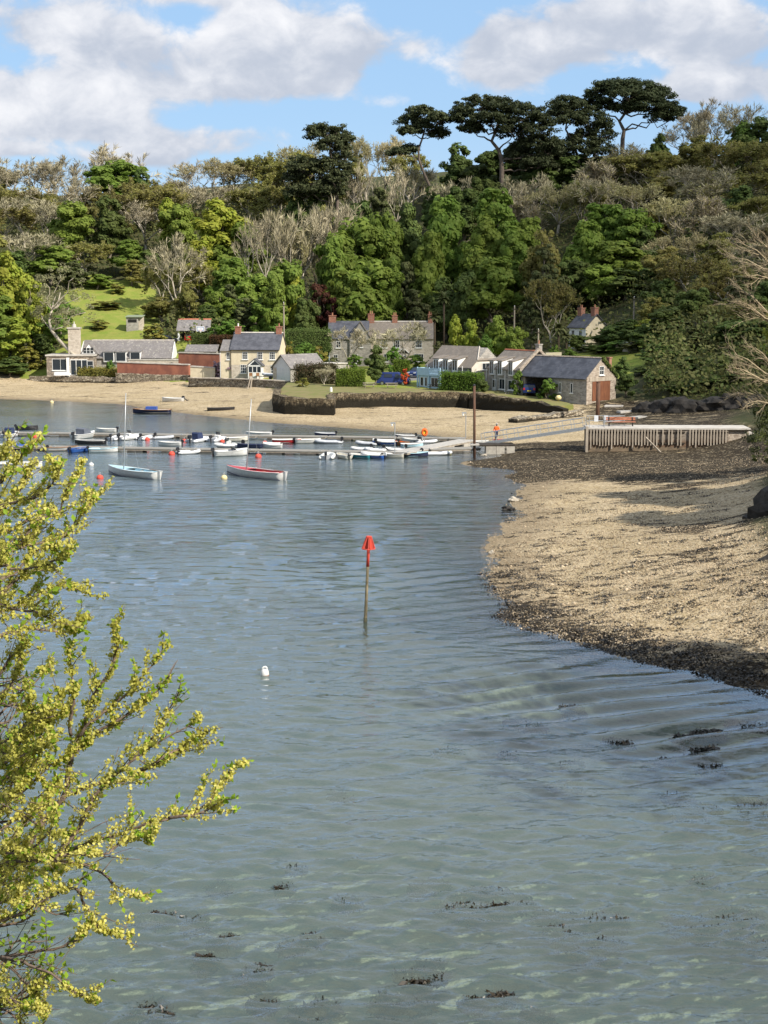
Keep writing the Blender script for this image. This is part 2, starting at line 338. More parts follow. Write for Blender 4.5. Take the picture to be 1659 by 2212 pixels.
def fbm(x, y, sc, seed=0, octs=4):
    """cheap value noise on arrays"""
    out = np.zeros_like(x, float); amp = 1.0; tot = 0
    for o in range(octs):
        xs, ys = x * sc + seed * 17.3 + o * 5.1, y * sc + seed * 9.7 + o * 3.3
        xi, yi = np.floor(xs).astype(np.int64), np.floor(ys).astype(np.int64); fx, fy = xs - xi, ys - yi
        fx = fx * fx * (3 - 2 * fx); fy = fy * fy * (3 - 2 * fy)
        h = lambda a, b: (((a * 374761393 + b * 668265263 + seed * 1442695) ^ ((a * 374761393 + b * 668265263) >> 13)) * 1274126177 & 0xffffff) / float(0xffffff)
        out += amp * ((h(xi, yi) * (1 - fx) + h(xi + 1, yi) * fx) * (1 - fy) + (h(xi, yi + 1) * (1 - fx) + h(xi + 1, yi + 1) * fx) * fy)
        tot += amp; amp *= .5; sc *= 2.03
    return out / tot
rows = np.concatenate([np.arange(-40, 28, 4.0), np.arange(28, 60, .7), np.arange(60, 150, .8), np.arange(150, 300, 1.0), np.arange(300, 440, 3.0), np.array([440, 470, 520, 600, 720, 900, 1200, 1700, 2500])])
us = np.concatenate([np.array([-2.5, -1.6, -1.1, -.8, -.6, -.48, -.4, -.34, -.3]), np.arange(-.28, .285, .0036), np.array([.3, .34, .4, .48, .6, .8, 1.1, 1.6, 2.5])])
GY, GU = np.meshgrid(rows, us, indexing='ij'); GX = GU * np.maximum(GY, 40.0)
HZ = gh_np(GX, GY).reshape(GX.shape)
HZ = np.where(GY > 700, np.minimum(HZ, 66), HZ); HZ = np.clip(HZ, -4, 70)
rough_amt = np.clip((HZ - 3) / 10, 0, 1) * .9 + .09
HZ = HZ + (fbm(GX, GY, .25, 3) - .5) * rough_amt + (fbm(GX, GY, 1.4, 5, 3) - .5) * .10 * (HZ < 4)
V = np.stack([GX, GY, HZ], -1).reshape(-1, 3); nr, nc = GX.shape
idx = np.arange(nr * nc).reshape(nr, nc)
Q = np.stack([idx[:-1, :-1], idx[:-1, 1:], idx[1:, 1:], idx[1:, :-1]], -1).reshape(-1, 4)
gme = np_mesh('ground', V, Q)
# where grass grows, where weed lies: kept as attributes of the ground itself
def inpoly(px, py, poly):
    n = len(poly); c = np.zeros(px.shape, bool); j = n - 1
    for i in range(n):
        xi, yi = poly[i]; xj, yj = poly[j]
        c ^= ((yi > py) != (yj > py)) & (px < (xj - xi) * (py - yi) / (yj - yi + 1e-12) + xi); j = i
    return c
def soft(poly, wob, seed):
    ox = (fbm(GX, GY, .35, seed) - .5) * wob; oy = (fbm(GX, GY, .35, seed + 1) - .5) * wob * 2
    return inpoly(GX + ox, GY + oy, poly).astype(float)
field = [(gX(150, 268), 268), (gX(330, 282), 282), (gX(345, 300), 300), (gX(335, 326), 326), (gX(190, 330), 330), (gX(150, 312), 312), (gX(130, 290), 290)]
field2 = [(gX(1290, 226), 226), (gX(1345, 212), 212), (gX(1420, 232), 232), (gX(1420, 262), 262), (gX(1330, 262), 262), (gX(1240, 250), 250)]
field3 = [(gX(620, 440), 440), (gX(1050, 440), 440), (gX(1050, 900), 900), (gX(620, 900), 900)]
village = [(gX(40, 263), 263), (gX(410, 250), 250), (gX(600, 234), 234), (gX(640, 205), 205), (gX(1200, 196), 196), (gX(1290, 206), 206), (gX(1240, 250), 250), (gX(640, 300), 300), (gX(330, 282), 282), (gX(40, 272), 272)]
grass = np.maximum.reduce([soft(field, 5, 11), soft(field2, 2, 12), soft(field3, 8, 13), soft(village, 1.5, 14) * .8])
grass = np.where(HZ < 1.55, 0, grass)
# distance to the near shoreline for the weed band
shx = np.array([p.x for p in SH]); shy = np.array([p.y for p in SH])
near_i = len(SHORE_FAR)
seg = [(i, i + 1) for i in range(near_i + 3, len(SH) - 1)]
dist = np.full(GX.shape, 1e9)
for i, j in seg:
    ax, ay, bx, by = shx[i], shy[i], shx[j], shy[j]; L2 = (bx - ax) ** 2 + (by - ay) ** 2
    tt = np.clip(((GX - ax) * (bx - ax) + (GY - ay) * (by - ay)) / L2, 0, 1)
    dist = np.minimum(dist, np.hypot(GX - ax - tt * (bx - ax), GY - ay - tt * (by - ay)))
wob = (fbm(GX, GY, .22, 21) - .5) * 5
onbeach = (GY > 38) & (GY < 185) & (HZ > -1.0) & (HZ < 4)
lowband = np.clip((3.4 + wob - dist) / 2.2, 0, 1) * np.clip((80 - GY) / 6, 0, 1) * onbeach                        # band along the lower edge
pierband = np.clip((GY + wob * 1.6 - (124 - np.clip((GX - 14) * .35, 0, 9))) / 4, 0, 1) * (GY < 160) * onbeach * (GX > 8)         # dark foreshore below the pier
slipband = np.clip((GX - gX(1225, 200) + wob * .7) / 3, 0, 1) * (GY > 155) * (GY < 203) * (HZ < 2.2)
streak = fbm(GX * .35, GY * 1.1, .33, 31); upper = np.clip((GX / np.maximum(GY, 1) - .155) / .05, 0, 1) * np.clip((GY - 76) / 8, 0, 1)
weed = np.maximum.reduce([lowband * .95, pierband * .9, slipband * .75, np.clip((streak - .56) * 8, 0, 1) * upper * onbeach])
def attr(name, a):
    at = gme.attributes.new(name, 'FLOAT', 'POINT'); at.data.foreach_set('value', np.asarray(a, np.float32).ravel())
attr('grass', grass); attr('weed', weed)
m, t, b = bsdf('ground'); b.inputs['Roughness'].default_value = .92; b.inputs['Specular IOR Level'].default_value = .15
v = coords(t); ag = t.new('ShaderNodeAttribute', attribute_name='grass').outputs['Fac']; aw = t.new('ShaderNodeAttribute', attribute_name='weed').outputs['Fac']
sz = t.new('ShaderNodeSeparateXYZ'); t.l.new(v, sz.inputs[0])
big = t.noise(v, .16, 5, .6); med = t.noise(v, 1.1, 6, .65); fine = t.noise(v, 5.5, 6, .7)
sand = t.mix(t.ramp(big, .35, .65), (.50, .395, .245), (.40, .31, .175))
peb = t.new('ShaderNodeTexVoronoi'); t.l.new(v, peb.inputs['Vector']); peb.inputs['Scale'].default_value = 6.5
pc = t.new('ShaderNodeSeparateColor'); t.l.new(peb.outputs['Color'], pc.inputs[0])
sand = t.mix(t.math('MULTIPLY', t.ramp(pc.outputs[0], .2, .9, smooth=False), .55), sand, (.62, .52, .37))
sand = t.mix(t.math('MULTIPLY', t.ramp(pc.outputs[1], .6, .95), .7), sand, (.20, .15, .085))
sand = t.mix(t.math('MULTIPLY', t.ramp(fine, .48, .7), .65), sand, (.17, .125, .07))
# scraps of dark weed in drawn-out streaks
strk = t.noise(t.scale(v, (.22, .75, 1)), 1.0, 7, .68)
scr = t.math('MULTIPLY', t.ramp(strk, .575, .64), t.ramp(med, .34, .5))
wet = t.math('MULTIPLY', t.ramp(sz.outputs[2], .03, .3, .55, 0), t.ramp(sz.outputs[2], -.35, -.08))
scr = t.math('MULTIPLY', scr, t.ramp(sz.outputs[2], -.5, -.2, .35, 1))
sand = t.mix(wet, sand, (.15, .115, .075)); sand = t.mix(t.ramp(sz.outputs[2], -.35, -.05, .75, 0), sand, (.37, .37, .29))
wf = t.math('MAXIMUM', scr, t.ramp(t.math('ADD', aw, t.math('MULTIPLY', t.math('SUBTRACT', t.noise(t.scale(v, (.35, 1.0, 1)), 1.1, 8, .75), .5), 3.4)), .40, .62))
weedc = t.mix(t.ramp(fine, .35, .7), (.016, .013, .009), (.080, .060, .036)); weedc = t.mix(t.math('MULTIPLY', t.ramp(pc.outputs[0], .86, .93), .75), weedc, (.30, .25, .17))
beach = t.mix(wf, sand, weedc)
gcol = t.mix(t.ramp(t.noise(v, .5, 6, .65), .35, .65), (.185, .245, .040), (.255, .265, .062))
gcol = t.mix(t.math('MULTIPLY', t.ramp(fine, .5, .75), .5), gcol, (.10, .085, .03))
floor = t.mix(t.ramp(med, .35, .65), (.045, .060, .022), (.085, .075, .036))
land = t.mix(t.ramp(t.math('ADD', sz.outputs[2], t.math('MULTIPLY', t.math('SUBTRACT', med, .5), .8)), 1.7, 2.3), beach, floor)
gf = t.ramp(t.math('ADD', ag, t.math('MULTIPLY', t.math('SUBTRACT', med, .5), .7)), .38, .6)
col = t.mix(gf, land, gcol)
t.put(b.inputs['Base Color'], col)
hgt = t.math('ADD', t.math('MULTIPLY', peb.outputs['Distance'], -.5), t.math('ADD', fine, t.math('MULTIPLY', med, .8)))
t.l.new(t.bump(hgt, .9, .12), b.inputs['Normal'])
ground = link('ground', gme, m, smooth=True); tag(ground, kind='structure', label='shingle beach rising through grass to a wooded hillside')

# ------------------------------------------------------------------ the water of the creek
yy_ = [27.5]
while yy_[-1] < 262: yy_.append(yy_[-1] + max(.05, yy_[-1] ** 2 * 5.2e-5))
wr = np.concatenate([np.array([-5., 8, 16, 22]), np.array(yy_), np.array([280., 300])]); wu = np.concatenate([np.array([-1., -.7, -.5, -.4, -.34]), np.linspace(-.30, .30, 560), np.array([.34, .4, .5, .7, 1.])])
WY, WU = np.meshgrid(wr, wu, indexing='ij'); WX = WU * np.maximum(WY, 40)
wrng = np.random.default_rng(9); HW = np.zeros_like(WX)
gustm = .7 + .6 * np.clip((fbm(WX, WY * 2.2, .03, 61, 3) - .35) * 2.5, 0, 1)
sidem = np.clip((WX + 3) / 13, 0, 1) * np.clip((WY - 42) / 10, 0, 1) * np.clip((104 - WY) / 22, 0, 1)
spacing = np.maximum(.05, WY ** 2 * 5.2e-5)
for i in range(72):
    lam = .32 * (1.7 / .32) ** wrng.uniform() ** 1.5; th = R(90) + wrng.normal() * .30; kx_, ky_ = math.cos(th) * 6.283 / lam, math.sin(th) * 6.283 / lam
    am = lam * .0088 * wrng.uniform(.5, 1.3)
    HW += am * np.sin(kx_ * WX + ky_ * WY + wrng.uniform(0, 6.28)) * gustm * (1 - .78 * sidem) * np.clip((lam / (2.6 * spacing)) ** 2, 0, 1)
for i in range(9):
    lam = wrng.uniform(1.1, 2.3); th = R(90 + 26) + wrng.normal() * .10; kx_, ky_ = math.cos(th) * 6.283 / lam, math.sin(th) * 6.283 / lam
    HW += lam * .020 * np.sin(kx_ * WX + ky_ * WY + wrng.uniform(0, 6.28) + 2.2 * (fbm(WX, WY, .09, 70, 2) - .5)) * (.08 + .92 * sidem)
dep = np.clip(-gh_np(WX, WY).reshape(WX.shape), -1, 4); HW *= np.clip(dep / .45, .06, 1)
V = np.stack([WX, WY, HW], -1).reshape(-1, 3); nr, nc = WX.shape; idx = np.arange(nr * nc).reshape(nr, nc)
wme = np_mesh('water', V, np.stack([idx[:-1, :-1], idx[:-1, 1:], idx[1:, 1:], idx[1:, :-1]], -1).reshape(-1, 4))
at = wme.attributes.new('depth', 'FLOAT', 'POINT'); at.data.foreach_set('value', dep.astype(np.float32).ravel())
m = bpy.data.materials.new('water'); m.use_nodes = True; m.node_tree.nodes.clear(); t = NT(m.node_tree)
v = coords(t); de = t.new('ShaderNodeAttribute', attribute_name='depth').outputs['Fac']
sz = t.new('ShaderNodeSeparateXYZ'); t.l.new(v, sz.inputs[0])
# wind ripples, a slow swell wrapping round the spit, gusts that roughen patches
gust = t.ramp(t.noise(t.scale(v, (.02, .05, 1)), 1.0, 4, .6), .35, .65, .45, 1.15)
w1 = t.noise(t.rot(v, R(8), (1.0, 2.6, 1)), .95, 3, .5, .25)
w2 = t.noise(t.rot(v, R(-14), (1.0, 2.0, 1)), 2.3, 4, .55, .3); w3 = t.noise(t.rot(v, R(5), (.30, 1.0, 1)), .75, 4, .6, .2)
far = t.ramp(sz.outputs[1], 55, 130)
sw = t.new('ShaderNodeTexWave', wave_type='BANDS', bands_direction='Y', wave_profile='SIN'); t.l.new(t.rot(v, R(24), (1, 1, 1)), sw.inputs['Vector'])
sw.inputs['Scale'].default_value = .20; sw.inputs['Distortion'].default_value = 5.5; sw.inputs['Detail'].default_value = 3; sw.inputs['Detail Scale'].default_value = .6; sw.inputs['Detail Roughness'].default_value = .55
side = t.math('MULTIPLY', t.ramp(sz.outputs[0], -3, 12), t.math('MULTIPLY', t.ramp(sz.outputs[1], 44, 56), t.ramp(sz.outputs[1], 78, 100, 1, 0)))
calm = t.math('SUBTRACT', 1.0, t.math('MULTIPLY', side, .62))
h = t.math('ADD', t.math('ADD', t.math('MULTIPLY', w1, .10), t.math('MULTIPLY', w2, .11)), t.math('MULTIPLY', w3, t.math('MULTIPLY', far, 1.1)))
h = t.math('MULTIPLY', t.math('MULTIPLY', h, gust), calm)
h = t.math('ADD', h, t.math('MULTIPLY', sw.outputs['Fac'], 0.0))
nb = t.bump(h, 1.0, .34)
fr = t.new('ShaderNodeFresnel'); fr.inputs[0].default_value = 1.6; t.l.new(nb, fr.inputs['Normal'])
gl = t.new('ShaderNodeBsdfGlossy'); t.l.new(t.ramp(sz.outputs[1], 40, 150, .03, .15), gl.inputs['Roughness']); t.l.new(nb, gl.inputs['Normal']); gl.inputs[0].default_value = (.95, .97, 1, 1)
df = t.new('ShaderNodeBsdfDiffuse'); t.put(df.inputs[0], t.mix(t.ramp(de, .5, 2.2), (.225, .290, .240), (.115, .160, .172)))
tr = t.new('ShaderNodeBsdfTransparent'); tr.inputs[0].default_value = (.80, .92, .86, 1)
turb = t.ramp(de, .0, 2.6, .02, .85, smooth=False)
m1 = t.new('ShaderNodeMixShader'); t.l.new(turb, m1.inputs[0]); t.l.new(tr.outputs[0], m1.inputs[1]); t.l.new(df.outputs[0], m1.inputs[2])
m2 = t.new('ShaderNodeMixShader'); t.l.new(t.math('MULTIPLY', fr.outputs[0], 1.4, clamp=True), m2.inputs[0]); t.l.new(m1.outputs[0], m2.inputs[1]); t.l.new(gl.outputs[0], m2.inputs[2])
o = t.new('ShaderNodeOutputMaterial'); t.l.new(m2.outputs[0], o.inputs[0])
water = link('water', wme, m, smooth=True); tag(water, kind='structure', label='rippled grey green water of the creek')
# ------------------------------------------------------------------ trees
def unit(rng, n):
    a = rng.normal(size=(n, 3)); return a / np.linalg.norm(a, axis=1, keepdims=True)
def norm(a): return a / np.maximum(np.linalg.norm(a, axis=1, keepdims=True), 1e-9)
def cards(Cn, N, s, rng, aspect=.62):
    """small pointed leaves facing N"""
    n = len(Cn); T = norm(np.cross(N, unit(rng, n))); B = np.cross(N, T); s = np.broadcast_to(s, (n,))[:, None]
    V = np.stack([Cn + T * s, Cn + B * s * aspect, Cn - T * s, Cn - B * s * aspect], 1).reshape(-1, 3)
    return V, np.arange(4 * n).reshape(n, 4)
def crown_points(rng, lobes, nclump, nleaf, crad, flat=.75, upbias=.5):
    """leaf places and facings: clumps of leaves over the outside of several lobes"""
    Cs, Ns = [], []
    wts = np.array([l[3] * l[4] for l in lobes]); wts = wts / wts.sum()
    for i in rng.choice(len(lobes), nclump, p=wts):
        x, y, z, rx, rz = lobes[i]
        d = unit(rng, 1)[0]; d[2] = d[2] * .9 + .12
        f = rng.uniform(.62, 1.06)
        c = np.array([x + d[0] * rx * f, y + d[1] * rx * f, z + d[2] * rz * f]); r = crad * rng.uniform(.55, 1.35)
        k = int(nleaf * rng.uniform(.5, 1.4)); u = unit(rng, k); rad = r * rng.uniform(.35, 1.0, (k, 1)) ** .6
        Cs.append(c + u * rad * np.array([1, 1, flat])); Ns.append(norm(u + d * .5 + np.array([0, 0, upbias]) + rng.normal(size=(k, 3)) * .45))
    return np.concatenate(Cs), np.concatenate(Ns)
def limb(mb, rng, p, q, r0, r1, sag=.08, n=5, k=5):
    p, q = Vector(p), Vector(q); L = (q - p).length
    pts = [p.lerp(q, i / k) + Vector(rng.normal(size=3)) * L * sag * (0 if i in (0, k) else 1) * .6 for i in range(k + 1)]
    mb.path(pts, [r0 + (r1 - r0) * i / k for i in range(k + 1)], n); return pts
M_BARK = mat('bark', (.22, .185, .14), (.13, .11, .085), .95, 3, .6, 9, stretch=(3, 3, .6))
M_BARKG = mat('pale_bark', (.48, .43, .34), (.32, .28, .22), .95, 3, .6, 9, stretch=(3, 3, .6))
M_BARKP = mat('pine_bark', (.17, .135, .105), (.10, .08, .065), .95, 2, .8, 7, stretch=(3, 3, .5))
LEAF = {
 'sycamore': leaf_mat('sycamore_leaf', (.165, .250, .044), (.255, .335, .066)),
 'darkleaf': leaf_mat('evergreen_leaf', (.088, .140, .036), (.150, .195, .056), .4),
 'olive': leaf_mat('olive_leaf', (0.229, 0.243, 0.063), (0.327, 0.299, 0.097)),
 'lime': leaf_mat('lime_leaf', (0.251, 0.334, 0.042), (0.375, 0.404, 0.063), .4),
 'pale': leaf_mat('pale_leaf', (.42, .39, .18), (.50, .45, .23), .45),
 'needle': leaf_mat('pine_needle', (.050, .068, .032), (.092, .108, .048), .3, .2),
 'conifer': leaf_mat('conifer_needle', (.100, .130, .044), (.150, .160, .066), .3),
 'copper': leaf_mat('copper_leaf', (.110, .036, .026), (.080, .030, .022), .3),
 'gorse': leaf_mat('gorse_leaf', (0.317, 0.268, 0.049), (0.207, 0.207, 0.049), .3),
 'hedge': leaf_mat('hedge_leaf', (0.098, 0.183, 0.029), (0.152, 0.244, 0.043), .3),
}
M_TWIG = leaf_mat('twig', (.48, .43, .29), (.36, .32, .205), 0, .3, .9)
M_TWIGM = leaf_mat('mauve_twig', (.42, .375, .255), (.31, .275, .185), 0, .3, .9)
M_TWIGT = leaf_mat('tan_twig', (.42, .375, .22), (.32, .28, .155), .1, .3, .9)
PROTO = {}
def proto(kind, v, trunk, crown):
    PROTO.setdefault(kind, []).append((trunk, crown))
def mb_mesh(mb, name, m, smooth=True):
    me = bpy.data.meshes.new(name); me.from_pydata(mb.v, [], mb.f); me.update(); me.materials.append(m)
    if smooth: me.polygons.foreach_set('use_smooth', [True] * len(me.polygons))
    return me
# every prototype stands 10 m high and about 8 m wide at its own origin
def leafy(kind, leaf, seed, nclump, nleaf, crad, lsize, base=.16, narrow=1.0, nl=8, bark=None, twigs=0, top=1.0, flat=.75):
    rng = np.random.default_rng(seed); mb = MB(); lobes = []
    for i in range(nl):
        a = rng.uniform(0, 6.28); zz = rng.uniform(base + .12, .80); spread = np.sqrt(max(0.05, 1 - ((zz - .5) / .52) ** 2)) * 2.5 * narrow
        rr = rng.uniform(.35, 1.0) * spread; rx = rng.uniform(1.0, 1.65) * (.75 + .25 * narrow)
        lobes.append((math.cos(a) * rr, math.sin(a) * rr, zz * 10, rx, rx * rng.uniform(.75, 1.15)))
    lobes.append((rng.normal() * .3, rng.normal() * .3, 10 - 1.4 * top, 1.35 * narrow + .1, 1.35)); lobes.append((0, 0, 5.2, 2.1 * narrow, 2.6))
    limb(mb, rng, (0, 0, -.8), (rng.normal() * .25, rng.normal() * .25, 8.6), .26, .05, .03, 7, 8)
    for (x, y, z, rx, rz) in lobes[:-1]: limb(mb, rng, (0, 0, max(1.2, z * .55 - .5)), (x, y, z), .11, .03, .08, 5, 5)
    Cn, N = crown_points(rng, lobes, nclump, nleaf, crad, flat)
    Vv, Qq = cards(Cn, N, lsize * rng.uniform(.6, 1.3, len(Cn)), rng)
    cm = np_mesh(kind + '_crown', Vv, Qq); cm.materials.append(LEAF[leaf])
    proto(kind, seed, mb_mesh(mb, kind + '_trunk', bark or M_BARK), cm)
def grow(rng, p, d, L, r, depth, out, tips, spread, up, kids=(2, 4)):
    k = 3; pts = [p]; dd = Vector(d)
    for i in range(k):
        dd = (dd + Vector(rng.normal(size=3)) * .16 + Vector((0, 0, up * .12))).normalized(); pts.append(pts[-1] + dd * L / k)
    out.append((pts, r, r * .6))
    if depth == 0: tips.append((pts, dd)); return
    for j in range(rng.integers(kids[0], kids[1])):
        q = pts[-1] if j < 2 else pts[int(rng.integers(1, k))]
        nd = (dd + Vector(unit(rng, 1)[0]) * spread * rng.uniform(.7, 1.2) + Vector((0, 0, up * .25))).normalized()
        grow(rng, q, nd, L * rng.uniform(.62, .86), r * .58, depth - 1, out, tips, spread, up, kids)
def bare(kind, seed, twig, bark, tfrac=.3, spread=.62, up=.35, depth=4, stems=1, ntw=16, twl=.9, tww=.020, leaf=None, nleaf=0, lsize=.14, kids=(2, 4), L0=2.4):
    rng = np.random.default_rng(seed); out, tips = [], []
    for s in range(stems):
        d = Vector((rng.normal() * .05, rng.normal() * .05, 1)) if stems == 1 else Vector((rng.normal() * .55, rng.normal() * .55, 1)).normalized()
        p0 = Vector((rng.normal() * .5, rng.normal() * .5, -.6)) if stems > 1 else Vector((0, 0, -.8))
        L = 10 * tfrac; k = 4; pts = [p0]
        for i in range(k): d = (d + Vector(rng.normal(size=3)) * .05).normalized(); pts.append(pts[-1] + d * L / k)
        out.append((pts, .24 / math.sqrt(stems), .17 / math.sqrt(stems)))
        for j in range(4 if stems == 1 else 3):
            a = j * 1.7 + rng.uniform(0, 1); nd = (d + Vector((math.cos(a), math.sin(a), .1)) * spread * 1.1).normalized()
            grow(rng, pts[-1] if j < 3 else pts[-2], nd, L0, .13 / math.sqrt(stems), depth, out, tips, spread, up, kids)
    mb = MB()
    allp = [q for pts, _, _ in out for q in pts]; zmax = max(q.z for q in allp) + twl * .6; xm = sorted(abs(q.x) for q in allp)[int(len(allp) * .97)]; ym = sorted(abs(q.y) for q in allp)[int(len(allp) * .97)]
    S = Vector((4 / xm, 4 / ym, 10 / zmax))
    T = lambda q: Vector((q.x * S.x, q.y * S.y, q.z * S.z))
    for pts, r0, r1 in out:
        k = len(pts) - 1; mb.path([T(q) for q in pts], [r0 + (r1 - r0) * i / k for i in range(k + 1)], 5 if r0 > .05 else 3)
    Vs = []; lv = []
    for pts, dd in tips:
        for j in range(ntw):
            q = T(pts[int(rng.integers(0, 4))].lerp(pts[-1], rng.uniform(0, 1))); d = (dd * .8 + Vector(unit(rng, 1)[0]) * .75 + Vector((0, 0, .25))).normalized() * twl * rng.uniform(.5, 1.3)
            s = d.cross(Vector(unit(rng, 1)[0])).normalized() * tww
            Vs += [q - s, q + s, q + d * .6 + s * .6 + Vector(rng.normal(size=3)) * .05, q + d]; lv.append((q, d))
    Vs = np.array(Vs); Qs = np.arange(len(Vs)).reshape(-1, 4)
    mats_ = [twig]; mi = None
    if leaf and nleaf:
        sel = rng.choice(len(lv), nleaf); Cn = np.array([lv[i][0] + lv[i][1] * rng.uniform(.1, 1.05) for i in sel]) + rng.normal(size=(nleaf, 3)) * .12
        V2, Q2 = cards(Cn, norm(rng.normal(size=(nleaf, 3)) + np.array([0, 0, .6])), lsize * rng.uniform(.6, 1.3, nleaf), rng)
        mi = [0] * len(Qs) + [1] * len(Q2); Qs = np.concatenate([Qs, Q2 + len(Vs)]); Vs = np.concatenate([Vs, V2]); mats_.append(LEAF[leaf])
    cm = np_mesh(kind + '_crown', Vs, Qs)
    for q in mats_: cm.materials.append(q)
    if mi: cm.polygons.foreach_set('material_index', mi)
    proto(kind, seed, mb_mesh(mb, kind + '_trunk', bark), cm)
for s in (1, 2, 3): leafy('sycamore', 'sycamore', s, 150, 110, .72, .30, nl=10)
for s in (11, 12): leafy('darkleaf', 'darkleaf', s, 140, 110, .72, .28, .06, nl=10)
for s in (21, 22): leafy('lime', 'lime', s, 115, 95, .7, .27, .1, nl=9)
for s in (31, 32): bare('olive', s, M_TWIGT, M_BARKG, .25, .65, .3, 4, 1, 10, .9, .015, 'olive', 7500, .18)
leafy('olive', 'olive', 33, 110, 85, .7, .22)
for s in (41, 42, 43): bare('bare', s, M_TWIG, M_BARKG, .28, .62, .3, 4, 1, 13, .9, .015)
for s in (51, 52): bare('budding', s, M_TWIGT, M_BARKG, .28, .62, .35, 4, 1, 11, .9, .014, 'pale', 3000, .12)
for s in (61, 62): bare('scrub', s, M_TWIGM, M_BARK, .2, .6, .4, 3, 6, 17, 1.1, .019, 'olive', 900, .16)
for s in (71, 72): leafy('conifer', 'conifer', s, 150, 80, .55, .25, .02, .75, 12, flat=.5)
leafy('copper', 'copper', 81, 60, 90, .6, .2, .05)
for s in (91, 92): leafy('bush', 'hedge', s, 60, 80, .75, .30, -.1, 1.2, 7)
for s in (95, 96): leafy('gorse', 'gorse', s, 60, 80, .7, .30, -.1, 1.2, 7)
bare('slender', 101, M_TWIG, M_BARKG, .52, .5, .5, 3, 1, 13, .8, .014)
bare('slender', 102, M_TWIG, M_BARKG, .55, .5, .5, 3, 1, 13, .8, .014)

KIND = {  # kind -> (name, category, words for it)
 'sycamore': ('sycamore_tree', 'tree', 'fresh green leafy tree'), 'darkleaf': ('evergreen_tree', 'tree', 'dark green bushy evergreen tree'), 'lime': ('leafy_tree', 'tree', 'yellow green leafy tree'),
 'olive': ('budding_tree', 'tree', 'olive green half leafed tree'), 'bare': ('bare_tree', 'tree', 'leafless grey tree'), 'budding': ('pale_budding_tree', 'tree', 'pale tan tree just coming into bud'),
 'scrub': ('twiggy_scrub_tree', 'tree', 'low twiggy brown scrub tree'), 'conifer': ('conifer_tree', 'tree', 'dull dark green conifer'), 'copper': ('copper_tree', 'tree', 'dark copper red tree'),
 'bush': ('green_bush', 'bush', 'rounded green bush'), 'gorse': ('gorse_bush', 'bush', 'yellowish gorse bush'), 'slender': ('slender_bare_tree', 'tree', 'slender leafless pale trunked tree')}
MARKS = [(0, 'far up the western valley side'), (95, 'above the tall stone chimney'), (205, 'above the bright hillside field'), (330, 'above the small hillside shed'), (420, 'behind the open fronted carport'), (510, 'behind the cream cottage'), (620, 'beside the hillside utility pole'),
         (710, 'under the double crowned pine'), (800, 'behind the long stone house'), (900, 'under the lone leaning pine'), (985, 'behind the palm tree'), (1080, 'under the spreading middle pine'), (1180, 'behind the dormer cottage'), (1270, 'behind the small upper house'),
         (1370, 'below the biggest umbrella pine'), (1460, 'above the dark rocky bank'), (1560, 'above the timber slatted pier'), (1650, 'by the pale bare branches')]
placed = []
_rs = random.Random(5)
def tree(kind, px, ytop, wpx, Y, label=None, dz=0, v=None, group='woodland trees on the hillside'):
    X = gX(px, Y); g = gh(X, Y) + dz; top = gy(px, ytop, Y).z; hgt = max(top - g, 1.2)
    w = wpx / F * Y * (1.25 if kind in ('sycamore', 'lime') else 1.12)
    ps = PROTO[kind]; tr_, cr_ = ps[(v if v is not None else _rs.randrange(len(ps))) % len(ps)]
    nm, cat, words = KIND[kind]
    o = empty(nm, (X, Y, g), _rs.uniform(0, 6.28), label, cat, group); o.scale = (w / 8, w / 8, hgt / 10)
    for n_, me in (('trunk', tr_), ('crown', cr_)):
        c = bpy.data.objects.new(n_, me); COL.objects.link(c); c.parent = o
    if label is None: placed.append((o, kind, px, ytop, wpx, hgt, Y))
    return o
